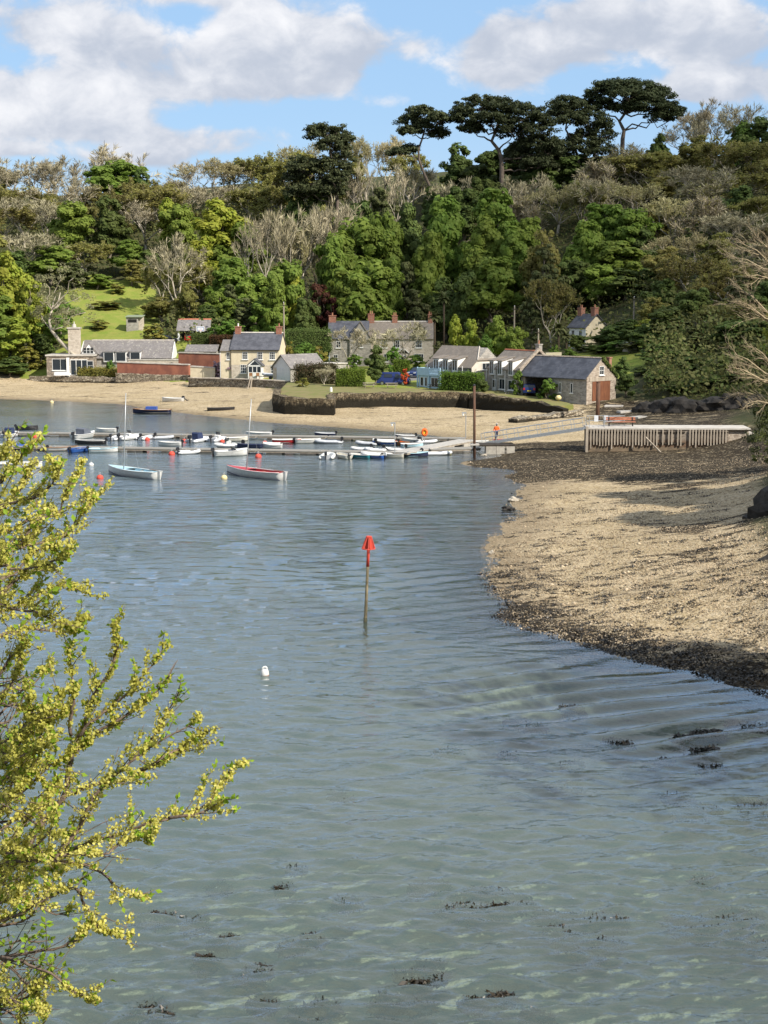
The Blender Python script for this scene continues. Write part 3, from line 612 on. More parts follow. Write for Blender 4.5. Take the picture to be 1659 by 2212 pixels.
TREES = """
lime 20 560 120 285|lime 15 545 110 279|lime 70 600 80 276|sycamore -10 640 130 272|lime 30 690 110 270|darkleaf 90 720 60 272|olive -40 480 120 320
bare 30 345 110 388|bare 85 338 95 392|bare 115 342 90 386|bare 160 334 90 394|olive 0 352 120 400|olive 60 400 130 372|bare 130 390 120 372|bare 190 380 90 376
bare 255 306 110 400|sycamore 262 345 118 388|darkleaf 318 366 60 384|olive 210 400 90 376|olive 330 385 90 376|scrub 390 385 90 380
bare 430 345 80 396|budding 480 343 120 388|olive 560 332 100 392|budding 520 350 90 396|budding 640 306 100 398|olive 655 325 120 390|olive 610 345 100 384
olive 560 400 100 366|bare 470 395 110 372|bare 410 400 90 372|olive 350 400 110 366|olive 290 410 90 366|olive 600 400 80 370
olive 20 440 120 352|bare 60 420 100 350|bare 110 430 90 352|sycamore 162 434 96 340|darkleaf 245 424 104 342|olive 225 440 80 352|bare 320 430 110 350|lime 370 432 70 346|sycamore 395 440 80 344
bare 70 500 110 326|sycamore 115 530 110 322|darkleaf 30 540 110 320|olive 190 520 90 330|conifer 165 560 90 318|sycamore 290 520 90 330|darkleaf 330 540 80 328|olive 290 560 80 322
lime 478 436 150 330|sycamore 520 480 110 328|slender 540 465 64 312|slender 572 455 60 310|bare 385 498 92 300|lime 440 520 100 320|sycamore 500 560 100 308|olive 420 560 80 312|conifer 505 610 60 296|sycamore 475 630 70 290|olive 350 560 70 306|olive 410 610 70 292|sycamore 555 590 90 300|darkleaf 450 660 80 284|bush 490 690 70 280|conifer 530 640 70 288
bare 640 446 100 312|budding 625 470 80 316|bare 722 425 116 318|scrub 690 440 80 332|sycamore 622 560 96 288|sycamore 600 600 70 284|lime 640 600 60 286|darkleaf 660 640 70 282|sycamore 580 640 80 286|copper 690 610 90 288|copper 715 640 60 286
darkleaf 640 400 90 352|darkleaf 690 400 110 354|olive 700 440 70 345
budding 792 292 90 384|budding 830 292 84 388|olive 770 330 80 380|slender 800 345 70 352|slender 850 370 60 350|conifer 830 400 90 350|darkleaf 780 430 90 345|slender 760 380 60 354|bare 890 350 80 372|olive 880 330 70 382
sycamore 770 470 150 306|sycamore 830 458 100 312|sycamore 730 520 100 296|sycamore 800 560 130 290|sycamore 745 590 110 288|darkleaf 860 480 100 318|sycamore 850 560 70 296|conifer 880 560 70 304|darkleaf 700 560 60 298
sycamore 955 430 116 312|sycamore 935 500 90 304|darkleaf 1000 400 110 345|darkleaf 880 440 80 340|darkleaf 940 400 80 352|bare 975 380 80 352|darkleaf 1040 380 90 350|conifer 900 620 80 292|darkleaf 960 600 100 296
sycamore 1070 412 130 318|sycamore 1040 470 110 306|sycamore 1100 500 100 300|sycamore 1060 560 130 292|darkleaf 1010 580 80 290|sycamore 1140 470 80 316|bare 1100 380 80 350|bare 1150 372 90 346|budding 1200 400 110 342|scrub 1110 420 90 340
olive 1172 492 100 292|conifer 1172 520 110 289|olive 1190 600 80 270|conifer 1150 620 70 272|darkleaf 1210 560 90 296|darkleaf 1120 300 90 378|darkleaf 1180 300 90 374|darkleaf 1240 330 110 368|darkleaf 1060 320 90 376|darkleaf 1300 340 100 366|darkleaf 1150 350 120 362|darkleaf 990 310 90 380|darkleaf 1030 350 90 366
sycamore 1300 440 130 312|sycamore 1360 450 110 310|sycamore 1260 480 100 304|sycamore 1320 520 140 300|darkleaf 1390 490 90 306|darkleaf 1250 560 100 296|darkleaf 1350 580 120 292|sycamore 1290 570 90 293|darkleaf 1410 560 90 290
scrub 1300 340 110 352|olive 1250 390 110 340|bare 1290 380 90 336|scrub 1340 310 110 366|olive 1380 330 130 356|olive 1430 330 120 358|budding 1360 390 120 334|olive 1420 380 120 340|scrub 1300 430 90 324|darkleaf 1410 290 60 378|bare 1470 250 90 384|bare 1500 216 80 388|bare 1560 222 100 386|bare 1530 240 90 380|darkleaf 1620 255 120 372|darkleaf 1670 250 90 368|bush 1590 262 80 376
olive 1500 290 110 362|olive 1560 300 120 352|olive 1620 300 110 350|bare 1480 350 130 338|scrub 1540 370 120 332|olive 1600 370 120 334|olive 1660 330 110 340|darkleaf 1500 440 80 312|darkleaf 1590 400 90 318|budding 1450 420 120 316|scrub 1510 420 110 312|olive 1640 420 120 308|olive 1410 440 90 318|bare 1560 450 120 300|scrub 1660 480 110 292
olive 1440 530 130 276|olive 1500 545 120 262|budding 1480 500 110 284|scrub 1620 520 120 270|olive 1560 560 100 258|darkleaf 1430 600 90 262|olive 1550 500 100 285|conifer 1600 590 120 246|darkleaf 1500 620 90 248|darkleaf 1440 660 110 240|olive 1410 640 80 256|lime 1400 690 70 250|olive 1560 650 110 236|darkleaf 1640 610 110 240|conifer 1490 700 110 226|darkleaf 1580 690 110 222|darkleaf 1650 690 110 218|darkleaf 1420 740 110 222|darkleaf 1500 770 110 210|darkleaf 1590 770 110 207|darkleaf 1440 800 90 207|darkleaf 1660 780 110 205|conifer 1540 760 90 214|darkleaf 1390 800 70 216|darkleaf 1535 825 100 199|darkleaf 1470 835 90 200|darkleaf 1610 830 100 197|darkleaf 1390 700 80 240|darkleaf 1350 690 90 250|darkleaf 1310 715 80 254|conifer 1280 740 70 250|bush 1330 735 80 244
"""
for row in TREES.strip().split('\n'):
    for it in row.split('|'):
        k, px, yt, w, Y = it.split(); tree(k, float(px), float(yt), float(w), float(Y))
# two of the wood's look-alikes never share words: place in the wood, then size, then order along it
def where(px, ytop, Y):
    best = min(MARKS, key=lambda q: abs(q[0] - px))[1]
    lvl = 'on the skyline' if Y >= 378 else 'high in the wood' if Y >= 340 else 'midway up the wood' if Y >= 305 else 'low in the wood' if Y >= 262 else 'down by the shore'
    return lvl + ' ' + best
def finish_labels():
    byl = {}
    for it in placed: byl.setdefault(KIND[it[1]][2] + ' ' + where(it[2], it[3], it[6]), []).append(it)
    for l, its in byl.items():
        if len(its) == 1: its[0][0]['label'] = l; continue
        its.sort(key=lambda q: q[3])
        if len(its) == 2: ws = ('taller', 'shorter')
        else: ws = ('tallest',) + ('second tallest', 'third tallest', 'fourth tallest', 'fifth tallest')[:len(its) - 2] + ('lowest',)
        for w_, it in zip(ws, its): it[0]['label'] = w_ + ' ' + l
finish_labels()

# --- the big pines: bare limbs carrying flat plates of dark needles
def pine(px, ybase, Y, plates, trunk, label, seed, dense=1.0, limbs=None):
    """plates: (px, py, half-width px, half-height px, depth shift m); trunk: list of (px, py) from the ground up, thickness m"""
    rng = np.random.default_rng(seed); base = gy(px, ybase, Y); g = gh(base.x, Y); base = Vector((base.x, Y, g))
    o = empty('pine_tree', base, 0, label, 'pine tree', 'big pines on the hilltop'); mb = MB(); s = Y / F
    tp = [Vector((0, 0, -1))] + [gy(a, b, Y) - base for a, b in trunk[0]]
    n = len(tp); mb.path(tp, [trunk[1] * (1 - .6 * i / (n - 1)) for i in range(n)], 8)
    Cs, Ns = [], []
    for (a, b, hw, hh, dy) in plates:
        c = gy(a, b, Y) - base; c.y += dy; w, h = hw * s * 1.12, hh * s * 1.55
        st = min(tp[1:], key=lambda q: (q - c).length + (6 if q.z > c.z - .5 else 0)); limb(mb, rng, st, c + Vector((0, 0, -h * .3)), trunk[1] * .38, .07, .09, 5, 6)
        for j in range(5):
            u = unit(rng, 1)[0]; limb(mb, rng, c + Vector((0, 0, -h * .4)), c + Vector((u[0] * w * .8, u[1] * w * .8, abs(u[2]) * h * .5)), .09, .03, .1, 4, 4)
        ncl = int(52 * dense * max(.5, hw / 40))
        for j in range(ncl):
            u = unit(rng, 1)[0]; f = rng.uniform(.3, 1) ** .5; cc = np.array([c.x + u[0] * w * f, c.y + u[1] * w * .95 * f, c.z + (abs(u[2]) * 1.1 - .25) * h * f])
            k = 70; q = unit(rng, k); r = s * rng.uniform(6, 13)
            Cs.append(cc + q * rng.uniform(.3, 1, (k, 1)) * r * np.array([1.15, 1.15, .55])); Ns.append(norm(q * .6 + np.array([0, 0, .7]) + rng.normal(size=(k, 3)) * .5))
    Cn, N = np.concatenate(Cs), np.concatenate(Ns); Vv, Qq = cards(Cn, N, .34 * rng.uniform(.6, 1.3, len(Cn)), rng, .45)
    mb.build('trunk', M_BARKP, o, True); link('crown', np_mesh('pine_crown', Vv, Qq), LEAF['needle'], o)
    return o
pine(730, 445, 350, [(700, 290, 34, 22, 0), (738, 300, 24, 22, 2), (715, 318, 26, 20, -2), (740, 335, 22, 22, 1), (680, 290, 18, 14, -1), (655, 362, 34, 20, -1), (640, 385, 26, 16, 1), (700, 370, 36, 26, 0), (690, 410, 46, 22, 1), (730, 400, 26, 26, -2), (645, 415, 26, 16, 0), (735, 365, 20, 18, 0)],
     ([(728, 430), (722, 390), (716, 350), (712, 315), (708, 290)], .5), 'dark double crowned pine standing alone near the middle of the skyline', 201, 1.0)
pine(945, 442, 358, [(915, 248, 40, 15, 0), (890, 262, 30, 14, 2), (945, 262, 28, 14, -2), (920, 280, 34, 14, 0), (884, 285, 20, 9, -1), (950, 288, 18, 10, 2), (862, 330, 22, 8, 0), (885, 322, 18, 8, 1)],
     ([(940, 425), (927, 400), (915, 372), (905, 345), (904, 322), (912, 300), (918, 275)], .42), 'leaning pine with a bent bare trunk and small dark crown', 202, .85)
pine(1084, 385, 356, [(1040, 232, 56, 20, 0), (1085, 232, 50, 18, 3), (1130, 250, 50, 22, 0), (1000, 255, 30, 16, 0), (1165, 278, 40, 24, 1), (1060, 265, 44, 18, -3), (1110, 285, 44, 20, -2), (1020, 278, 30, 12, 1), (1150, 320, 44, 24, 2), (1185, 320, 30, 24, 0), (1120, 340, 36, 18, 3), (1160, 355, 40, 16, 0)],
     ([(1084, 370), (1083, 345), (1078, 325), (1062, 305), (1070, 285), (1078, 262)], .62), 'spreading dark pine with a forked trunk between the leaning pine and the umbrella pine', 203)
pine(1252, 390, 366, [(1225, 226, 34, 14, 0), (1250, 236, 34, 16, 2), (1205, 245, 24, 12, 0), (1280, 265, 36, 20, 0), (1230, 262, 30, 14, -2), (1300, 290, 30, 24, 1), (1265, 300, 36, 20, 2), (1230, 320, 34, 20, 0), (1290, 330, 34, 20, -1), (1215, 340, 28, 20, 1)],
     ([(1252, 370), (1248, 340), (1240, 310), (1222, 280), (1225, 255)], .42), 'narrow topped dark pine close beside the biggest umbrella pine', 204)
pine(1345, 312, 376, [(1340, 190, 46, 16, 0), (1385, 192, 46, 17, 2), (1300, 196, 34, 14, 0), (1420, 208, 36, 18, 0), (1350, 212, 50, 16, -3), (1282, 214, 24, 12, 2), (1395, 228, 44, 16, -2), (1445, 236, 28, 14, 1), (1462, 246, 20, 12, 0), (1310, 228, 34, 12, 3), (1360, 236, 36, 12, 0), (1425, 252, 30, 12, 1)],
     ([(1345, 300), (1348, 282), (1338, 262), (1350, 245), (1362, 225)], .6), 'biggest umbrella pine with a wide flat crown against the clouds', 205)

# --- undergrowth that closes the floor of the wood: nobody could count it
rng = np.random.default_rng(77)
n = 90000; yy = rng.uniform(258, 400, n); uu = rng.uniform(-.36, .40, n); xx = uu * yy
yy2 = rng.uniform(184, 270, 26000); xx2 = (rng.uniform(1390, 1850, 26000) - CX) / F * yy2
xx = np.concatenate([xx, xx2]); yy = np.concatenate([yy, yy2])
zz = gh_np(xx, yy)
okm = (zz > np.where(yy > 256, 6.2, 2.4))
for poly in (field, field2): okm &= ~inpoly(xx, yy, poly)
den = fbm(xx, yy, .16, 41, 3); okm &= den > .36
okm &= ~((xx > gX(840, 280)) & (xx < gX(1010, 280)) & (yy < 300) & (zz < 9))
xx, yy, zz = xx[okm], yy[okm], zz[okm]
hh = rng.uniform(0, 1, len(xx)) ** 1.5 * (1.0 + 3.4 * np.clip(den[okm] - .36, 0, 1) * 4)
Vv, Qq = cards(np.stack([xx, yy, zz + hh], 1), norm(rng.normal(size=(len(xx), 3)) * .7 + np.array([.2, -.3, .8])), rng.uniform(.18, .46, len(xx)), rng)
ug = link('undergrowth', np_mesh('undergrowth', Vv, Qq), leaf_mat('undergrowth_leaf', (.085, .130, .032), (.175, .170, .062), .4, 0)); tag(ug, 'dense green and brown undergrowth covering the floor of the hillside wood', None, None, 'stuff')
# ------------------------------------------------------------------ materials of the village
M_WHITE = mat('white_paint', (.80, .80, .78), (.70, .70, .67), .5, 4, .05)
M_CREAM = mat('cream_render', (.66, .58, .42), (.58, .50, .36), .85, 1.2, .25, 14)
M_GREYR = mat('grey_render', (.60, .55, .48), (.48, .44, .38), .88, 1.0, .25, 12)
M_REDR = mat('red_render', (.34, .135, .085), (.22, .085, .06), .9, .55, .3, 9, stretch=(1, 1, .6))
M_STONE = stone('pale_rubble', [(.58, .51, .42), (.43, .37, .30), (.64, .57, .48)], (.54, .48, .40), 1, 2.4)
M_STONEG = stone('grey_rubble', [(.37, .35, .315), (.25, .235, .215), (.45, .42, .375)], (.36, .335, .30), 1, 2.2)
M_STONEB = stone('brown_rubble', [(.42, .35, .28), (.25, .20, .16), (.50, .43, .35)], (.38, .32, .26), 1, 2.6)
M_STONED = stone('bungalow_rubble', [(.33, .275, .22), (.17, .14, .11), (.46, .39, .31)], (.20, .17, .14), 1, 1.9)
M_SEAW = stone('sea_wall_stone', [(.33, .28, .21), (.19, .155, .115), (.42, .37, .28)], (.06, .05, .038), 1.2, 1.7, 1.0, (.035, .03, .022), .55)
M_QUAYW = stone('quay_stone', [(.19, .15, .095), (.10, .078, .052), (.26, .215, .14)], (.022, .018, .012), 1.7, 1.5, 1.0, (.022, .019, .013), 1.75)
M_BLOCK = stone('concrete_block', [(.34, .29, .235), (.26, .22, .18)], (.20, .17, .14), .8, .9, .5, (.16, .105, .07), 1.3)
M_SLATE = slate('dark_slate', (.085, .088, .105), (.115, .118, .135))
M_SLATEB = slate('blue_slate', (.060, .066, .085), (.090, .096, .115), (.42, .42, .42), .70)
M_SLATEG = slate('grey_slate', (.235, .215, .205), (.155, .145, .145), (.44, .42, .34), .56)
M_SLATEW = slate('weathered_slate', (.255, .215, .175), (.18, .155, .13), (.38, .32, .23), .60)
M_RIDGE = mat('ridge_mortar', (.60, .56, .50), (.44, .40, .35), .9, 3, .3)
M_TILE = mat('ridge_tile', (.46, .17, .09), (.34, .12, .07), .8, 4)
M_BRICK = stone('chimney_brick', [(.40, .155, .095), (.28, .11, .075)], (.36, .28, .22), .8, 5.5, .5)
M_POT = mat('chimney_pot', (.42, .21, .13), (.32, .15, .09), .8, 3)
M_CONC = mat('concrete', (.52, .49, .44), (.42, .39, .35), .9, 1.4, .3, 10)
M_BLUEP = mat('pale_blue_paint', (.40, .57, .70), (.35, .51, .64), .55, 3)
M_GREYP = mat('pale_grey_paint', (.62, .64, .66), (.55, .57, .60), .6, 3)
M_RUST = mat('rusty_door', (.20, .078, .036), (.13, .050, .026), .85, 2.2, .3, 9, stretch=(3, 3, .4))
M_TIMBER = mat('weathered_timber', (.40, .345, .275), (.28, .235, .185), .9, 2, .4, 12, stretch=(1, 1, .25))
M_DARKT = mat('dark_timber', (.050, .040, .030), (.030, .024, .018), .85, 2, .3)
M_STEEL = mat('galvanised_steel', (.52, .54, .55), (.42, .44, .45), .45, 6, 0, metal=.6)
M_RUSTP = mat('rusty_pile', (.085, .050, .035), (.14, .070, .042), .8, 2.5, .3, stretch=(2, 2, .5))
M_BLACK = mat('black_rubber', (.022, .022, .024), (.032, .032, .034), .5, 5)
M_CHROME = mat('metal_trim', (.55, .56, .58), None, .3, 5, 0, metal=.9)
M_ASPH = mat('tarmac', (.20, .19, .18), (.15, .14, .135), .95, 2, .4, 20)
M_SHADE = mat('painted_shade', (.018, .017, .016), (.012, .012, .012), .9)  # near-black paint standing in for unlit depth
m, t, b = bsdf('window_glass'); b.inputs['Base Color'].default_value = (.022, .028, .034, 1); b.inputs['Roughness'].default_value = .06; b.inputs['Specular IOR Level'].default_value = .6; M_GLASS = m

# ------------------------------------------------------------------ house parts, all in the house's own frame: x along the front, y to the back
FRONT = Matrix.Identity(4)
def face_right(w): return Matrix(((0, -1, 0, w), (1, 0, 0, 0), (0, 0, 1, 0), (0, 0, 0, 1)))       # u along +y, outwards +x
def face_left(d): return Matrix(((0, 1, 0, 0), (-1, 0, 0, d), (0, 0, 1, 0), (0, 0, 0, 1)))
def window(root, Mf, u, z, w, h, bars=(2, 3), fm=None, sill=True, name='window', fw=.07):
    fm = fm or M_WHITE; mb = MB(); o = .05
    mb.obox(Mf, u, u + fw, -o, .02, z, z + h); mb.obox(Mf, u + w - fw, u + w, -o, .02, z, z + h)
    mb.obox(Mf, u + fw, u + w - fw, -o, .02, z + h - fw, z + h); mb.obox(Mf, u + fw, u + w - fw, -o, .02, z, z + fw)
    for i in range(1, bars[0]): x = u + w * i / bars[0]; mb.obox(Mf, x - .02, x + .02, -o + .008, -.02, z + fw, z + h - fw)
    for i in range(1, bars[1]): q = z + h * i / bars[1]; mb.obox(Mf, u + fw, u + w - fw, -o + .012, -.018, q - .02, q + .02)
    f = mb.build(name, fm, root)
    MB().obox(Mf, u + fw, u + w - fw, -.022, .015, z + fw, z + h - fw).build('pane', M_GLASS, f)
    if sill: MB().obox(Mf, u - .12, u + w + .12, -.16, .01, z - .12, z - .004).build('sill', fm, f)
    return f
def door(root, Mf, u, z, w, h, m=None, glazed=False):
    mb = MB(); mb.obox(Mf, u, u + w, -.04, .02, z, z + h); f = mb.build('door', m or M_WHITE, root)
    if glazed: MB().obox(Mf, u + .12, u + w - .12, -.055, -.035, z + h * .45, z + h - .15).build('pane', M_GLASS, f)
    MB().obox(Mf, u + w - .16, u + w - .10, -.09, -.045, z + h * .45, z + h * .5).build('handle', M_CHROME, f)
    return f
def gable_walls(w, d, eave, ridge, back_eave=None):
    be = eave if back_eave is None else back_eave
    return MB().prism([(0, -1.2), (d, -1.2), (d, be), (d / 2, ridge), (0, eave)], 0, w, 'x')
def gable_roof(w, d, eave, ridge, ov=.28, vg=.15, th=.12, back_eave=None):
    """two slopes butted at the ridge"""
    be = eave if back_eave is None else back_eave; mb = MB(); k = (ridge - eave) / (d / 2); kb = (ridge - be) / (d / 2)
    mb.prism([(-ov, eave - k * ov + .03), (d / 2, ridge + .03), (d / 2, ridge + .03 + th), (-ov, eave - k * ov + .03 + th)], -vg, w + vg, 'x')
    mb.prism([(d / 2 + .004, ridge + .03), (d + ov, be - kb * ov + .03), (d + ov, be - kb * ov + .03 + th), (d / 2 + .004, ridge + .03 + th)], -vg, w + vg, 'x')
    return mb
def chimney(roof, x, y, z0, h, w=.75, d=.6, m=None, pots=2, cap=None):
    mb = MB(); mb.box(x - w / 2, x + w / 2, y - d / 2, y + d / 2, z0, z0 + h - .18); mb.box(x - w / 2 - .07, x + w / 2 + .07, y - d / 2 - .07, y + d / 2 + .07, z0 + h - .178, z0 + h)
    c = mb.build('chimney', m or M_BRICK, roof)
    for i in range(pots):
        px_ = x + (i - (pots - 1) / 2) * .36
        MB().lathe([(.13, 0), (.12, .12), (.105, .42), (.14, .45), (.14, .5), (.10, .5)], (px_, y, z0 + h - .002), 10).build('chimney_pot', cap or M_POT, roof)
    return c
def ridge_cap(roof, w, d, ridge, m=None, vg=.15):
    MB().prism([(d / 2 - .17, ridge + .10), (d / 2 + .17, ridge + .10), (d / 2 + .05, ridge + .25), (d / 2 - .05, ridge + .25)], -vg - .01, w + vg + .01, 'x').build('ridge', m or M_RIDGE, roof)
def dormer(root, x, w, z, h, yf, depth, wm, rm, bars=(2, 1), cheek=None, slope=.12):
    """small flat-pitched dormer standing out of the front slope"""
    mb = MB(); zt = z + h; rise = slope * depth
    mb.prism([(yf, z), (yf + depth, z), (yf + depth, zt + rise), (yf, zt)], x, x + w, 'x')
    dm = mb.build('dormer', cheek or M_WHITE, root)
    MB().prism([(yf - .15, zt - .15 * slope + .01), (yf + depth, zt + rise + .01), (yf + depth, zt + rise + .12), (yf - .15, zt + .09)], x - .14, x + w + .14, 'x').build('dormer_roof', rm, dm)
    mf = Matrix.Translation((0, yf, 0)); mbw = MB(); fw = .07
    mbw.obox(mf, x + .08, x + w - .08, -.04, .01, z + .12, z + h - .06); f = mbw.build('window', wm, dm)
    n = bars[0]; ww = (w - .16) / n; mp = MB()
    for i in range(n): mp.obox(mf, x + .08 + i * ww + .06, x + .08 + (i + 1) * ww - .06, -.052, -.02, z + .2, z + h - .14)
    mp.build('pane', M_GLASS, dm)
    return dm
def gutter(root, x0, x1, y, z, m=None): MB().tube((x0, y, z), (x1, y, z), .06, n=6).build('gutter', m or M_BLACK, root)
def drainpipe(root, x, y, z0, z1, m=None): MB().tube((x, y, z0), (x, y, z1), .05, n=6).build('drainpipe', m or M_WHITE, root)
def site(pxl, Yl, pxr, Yr, z):
    """front left and front right corners from the photo's columns and their distances -> place, turn and width"""
    a = Vector((gX(pxl, Yl, z), Yl, z)); c = Vector((gX(pxr, Yr, z), Yr, z)); d = c - a
    return a, math.atan2(d.y, d.x), d.length
def house(name, label, pxl, Yl, pxr, Yr, z, cat='house'):
    a, r, w = site(pxl, Yl, pxr, Yr, z); return empty(name, a, r, label, cat), w
def zat(py, Y): return gy(CX, py, Y).z

# --- cream cottage
h, w = house('cottage', 'cream cottage with a dark slate roof, two brick chimneys and a glazed porch', 500, 249, 603, 248, 2.5)
MB().prism([(0, -1.2), (6.4, -1.2), (6.4, 4.75), (3.2, 7.3), (0, 4.75)], 0, w, 'x').build('wall', M_CREAM, h)
MB().box(.02, w - .02, -.035, -.003, -.4, 2.15).build('stone_front', M_STONE, h)
rf = gable_roof(w, 6.4, 4.75, 7.3).build('roof', M_SLATE, h); ridge_cap(rf, w, 6.4, 7.3)
chimney(rf, .55, 3.2, 6.8, 1.7, .95, .7, pots=1, cap=M_WHITE); chimney(rf, w - .55, 3.2, 6.8, 1.7, .95, .7, pots=1)
for u in (2.1, 4.9, 7.25)[:3]: window(h, FRONT, u * w / 9.0, 3.05, .95, 1.25, (3, 3))
window(h, Matrix.Translation((0, -.036, 0)), 1.75 * w / 9, .75, 1.0, 1.45, (3, 3)); window(h, Matrix.Translation((0, -.036, 0)), 7.45 * w / 9, .75, .9, 1.4, (2, 3))
gutter(h, -.1, w + .1, -.3, 4.62)
pz = MB(); x0 = 3.55 * w / 9; pz.box(x0, x0 + 2.3, -1.7, -.04, -.2, 1.0); pz.build('porch', M_WHITE, h)
pg = MB(); [pg.box(x0 + .12 + i * .72, x0 + .70 + i * .72, -1.68, -.06, 1.05, 1.92) for i in range(3)]; pg.build('porch_glazing', M_GLASS, h)
pf = MB(); [pf.box(x0 + i * .72, x0 + .11 + i * .72, -1.7, -.04, 1.0, 2.0) for i in range(4)]; pf.box(x0, x0 + 2.3, -1.7, -.04, 1.95, 2.08); pf.build('porch_frame', M_WHITE, h)
g_ = MB().prism([(x0 - .1, 2.09), (x0 + 2.4, 2.09), (x0 + 1.15, 3.15)], -1.72, -1.6, 'y').build('porch_gable', M_WHITE, h)
MB().prism([(x0 + .35, 2.2), (x0 + 1.95, 2.2), (x0 + 1.15, 2.92)], -1.735, -1.70, 'y').build('pane', M_GLASS, g_)
MB().prism([(x0 - .25, 2.03), (x0 + 1.15, 3.2), (x0 + 2.55, 2.03), (x0 + 2.55, 2.14), (x0 + 1.15, 3.32), (x0 - .25, 2.14)], -1.85, -.05, 'y').build('porch_roof', M_SLATE, h)
door(h, Matrix.Translation((0, -1.71, 0)), x0 + .78, -.15, .78, 1.15, M_WHITE)
wl = MB().prism([(.3, -1.2), (5, -1.2), (5, 4.5), (2.6, 6.1), (.3, 4.5)], -1.85, -.16, 'x').build('side_wing', M_CREAM, h)
MB().prism([(.05, 4.4), (2.6, 6.15), (5.2, 4.4), (5.2, 4.5), (2.6, 6.27), (.05, 4.5)], -1.95, -.17, 'x').build('wing_roof', M_SLATEG, wl)
window(h, Matrix.Translation((0, .3, 0)), -.85, 3.0, .55, 1.2, (2, 3)); drainpipe(h, -1.95, .25, 0, 4.4)

# --- small garage with a pale gable, and its flat roofed neighbour
a_, r_, w_ = site(590, 241, 628, 238, 2.5); h = empty('garage', a_, r_, 'small garage with a pale grey gable end beside the cream cottage', 'garage'); w = w_
MB().prism([(0, -1), (w, -1), (w, 2.2), (w / 2, 4.05), (0, 2.2)], 0, 7.6, 'y').build('wall', M_GREYP, h)
MB().prism([(-.3, 1.98), (w / 2, 4.1), (w + .3, 1.98), (w + .3, 2.1), (w / 2, 4.24), (-.3, 2.1)], -.3, 7.7, 'y').build('roof', M_SLATEG, h)
MB().box(.02, .9, -.05, -.002, -.3, 2.1).build('stone_pier', M_STONE, h); MB().box(w - .12, w + .02, -.05, 4, -.3, 2.1).build('side_wall', M_STONEG, h)
d_ = MB(); [d_.box(.95 + i * .3, .95 + i * .3 + .29, -.05, .01, -.1, 1.95) for i in range(5)]; d_.build('garage_door', M_GREYP, h)
a_, r_, w_ = site(688, 243, 703, 242, 3.0); h = empty('outbuilding', a_, r_, 'low flat roofed stone outbuilding between the garage and the long stone house', 'outbuilding')
MB().box(0, 3.4, 0, 3, -1.2, 2.1).build('wall', M_STONEG, h); MB().box(-.2, 3.6, -.2, 3.2, 2.105, 2.26).build('roof', M_CONC, h); door(h, FRONT, .6, -.3, .85, 1.9, M_DARKT); window(h, FRONT, 2.1, .8, .8, .8, (2, 1))

# --- long stone house
h, w = house('stone_house', 'long weathered stone house with four brick chimneys behind the tall bare garden tree', 711, 276, 936, 276, 3.6)
kx = w / 225.0; xg0, xg1 = 0 * kx, 87 * kx
MB().prism([(0, -1.5), (7, -1.5), (7, 4.7), (3.5, 7.6), (0, 4.7)], xg1, w, 'x').build('wall', M_STONE, h)
rf = gable_roof(w - xg1, 7, 4.7, 7.6).build('roof', M_SLATEW, h); rf.location.x = xg1; ridge_cap(rf, w - xg1, 7, 7.6)
chimney(rf, .3, 3.5, 7.2, 2.0, 1.2, .8, pots=2); chimney(rf, (142 - 87) * kx, 3.5, 7.2, 1.7, 1.0, .7, pots=2); chimney(rf, w - xg1 - .5, 3.5, 7.2, 1.9, .8, .8, pots=2)
wg = MB().prism([(-2.2, -1.5), (6, -1.5), (6, 4.7), (1.9, 7.7), (-2.2, 4.7)], 0, xg1 - .05, 'x').build('wing', M_STONEG, h)
MB().prism([(-2.45, 4.56), (1.9, 7.74), (6.25, 4.56), (6.25, 4.68), (1.9, 7.87), (-2.45, 4.68)], -.15, xg1 - .02, 'x').build('wing_roof', M_SLATE, wg)
gw = MB().prism([(0, -1.4), (xg1 * .52, -1.4), (xg1 * .52, 4.6), (xg1 * .26, 7.7), (0, 4.6)], 0, 5.0, 'y')
gw_o = gw.build('gable_wing', M_STONEG, h); gw_o.location = (xg1 * .52, -2.6, 0)
MB().prism([(-.2, 4.45), (xg1 * .26, 7.72), (xg1 * .52 + .2, 4.45), (xg1 * .52 + .2, 4.57), (xg1 * .26, 7.86), (-.2, 4.57)], -.15, 5.1, 'y').build('roof', M_SLATEW, gw_o)
chimney(wg, .6, 1.9, 7.2, 1.7, 1.3, .8, pots=1)
window(h, Matrix.Translation((0, -2.2, 0)), 1.35, 3.0, .9, 1.25, (2, 2)); window(h, Matrix.Translation((0, -2.2, 0)), .9, .6, .8, 1.2, (2, 2))
window(h, Matrix.Translation((0, -2.6, 0)), xg1 * .6, .2, .85, 1.7, (2, 3)); window(h, Matrix.Translation((0, -2.6, 0)), xg1 * .75, 3.1, .7, 1.1, (2, 2))
for u in (112, 139, 187): window(h, FRONT, u * kx, 2.95, 1.15, 1.35, (3, 2))
for u, n in ((118, 2), (183, 4)): window(h, FRONT, u * kx, .35, .45 * n, 1.5, (n, 2))
pc_ = MB().box(148 * kx, 148 * kx + 2.0, -1.3, -.002, -.5, 1.9).build('porch', M_STONE, h); MB().prism([(148 * kx - .2, 1.85), (148 * kx + 1, 2.9), (148 * kx + 2.2, 1.85), (148 * kx + 2.2, 1.97), (148 * kx + 1, 3.04), (148 * kx - .2, 1.97)], -1.45, -.003, 'y').build('porch_roof', M_WHITE, h)
door(h, Matrix.Translation((0, -1.3, 0)), 148 * kx + .5, -.3, 1.0, 1.95, M_GREYP, True); drainpipe(h, .08, -2.3, -.5, 4.5, M_BLUEP); drainpipe(h, xg1 + .1, -.06, -.5, 4.5)

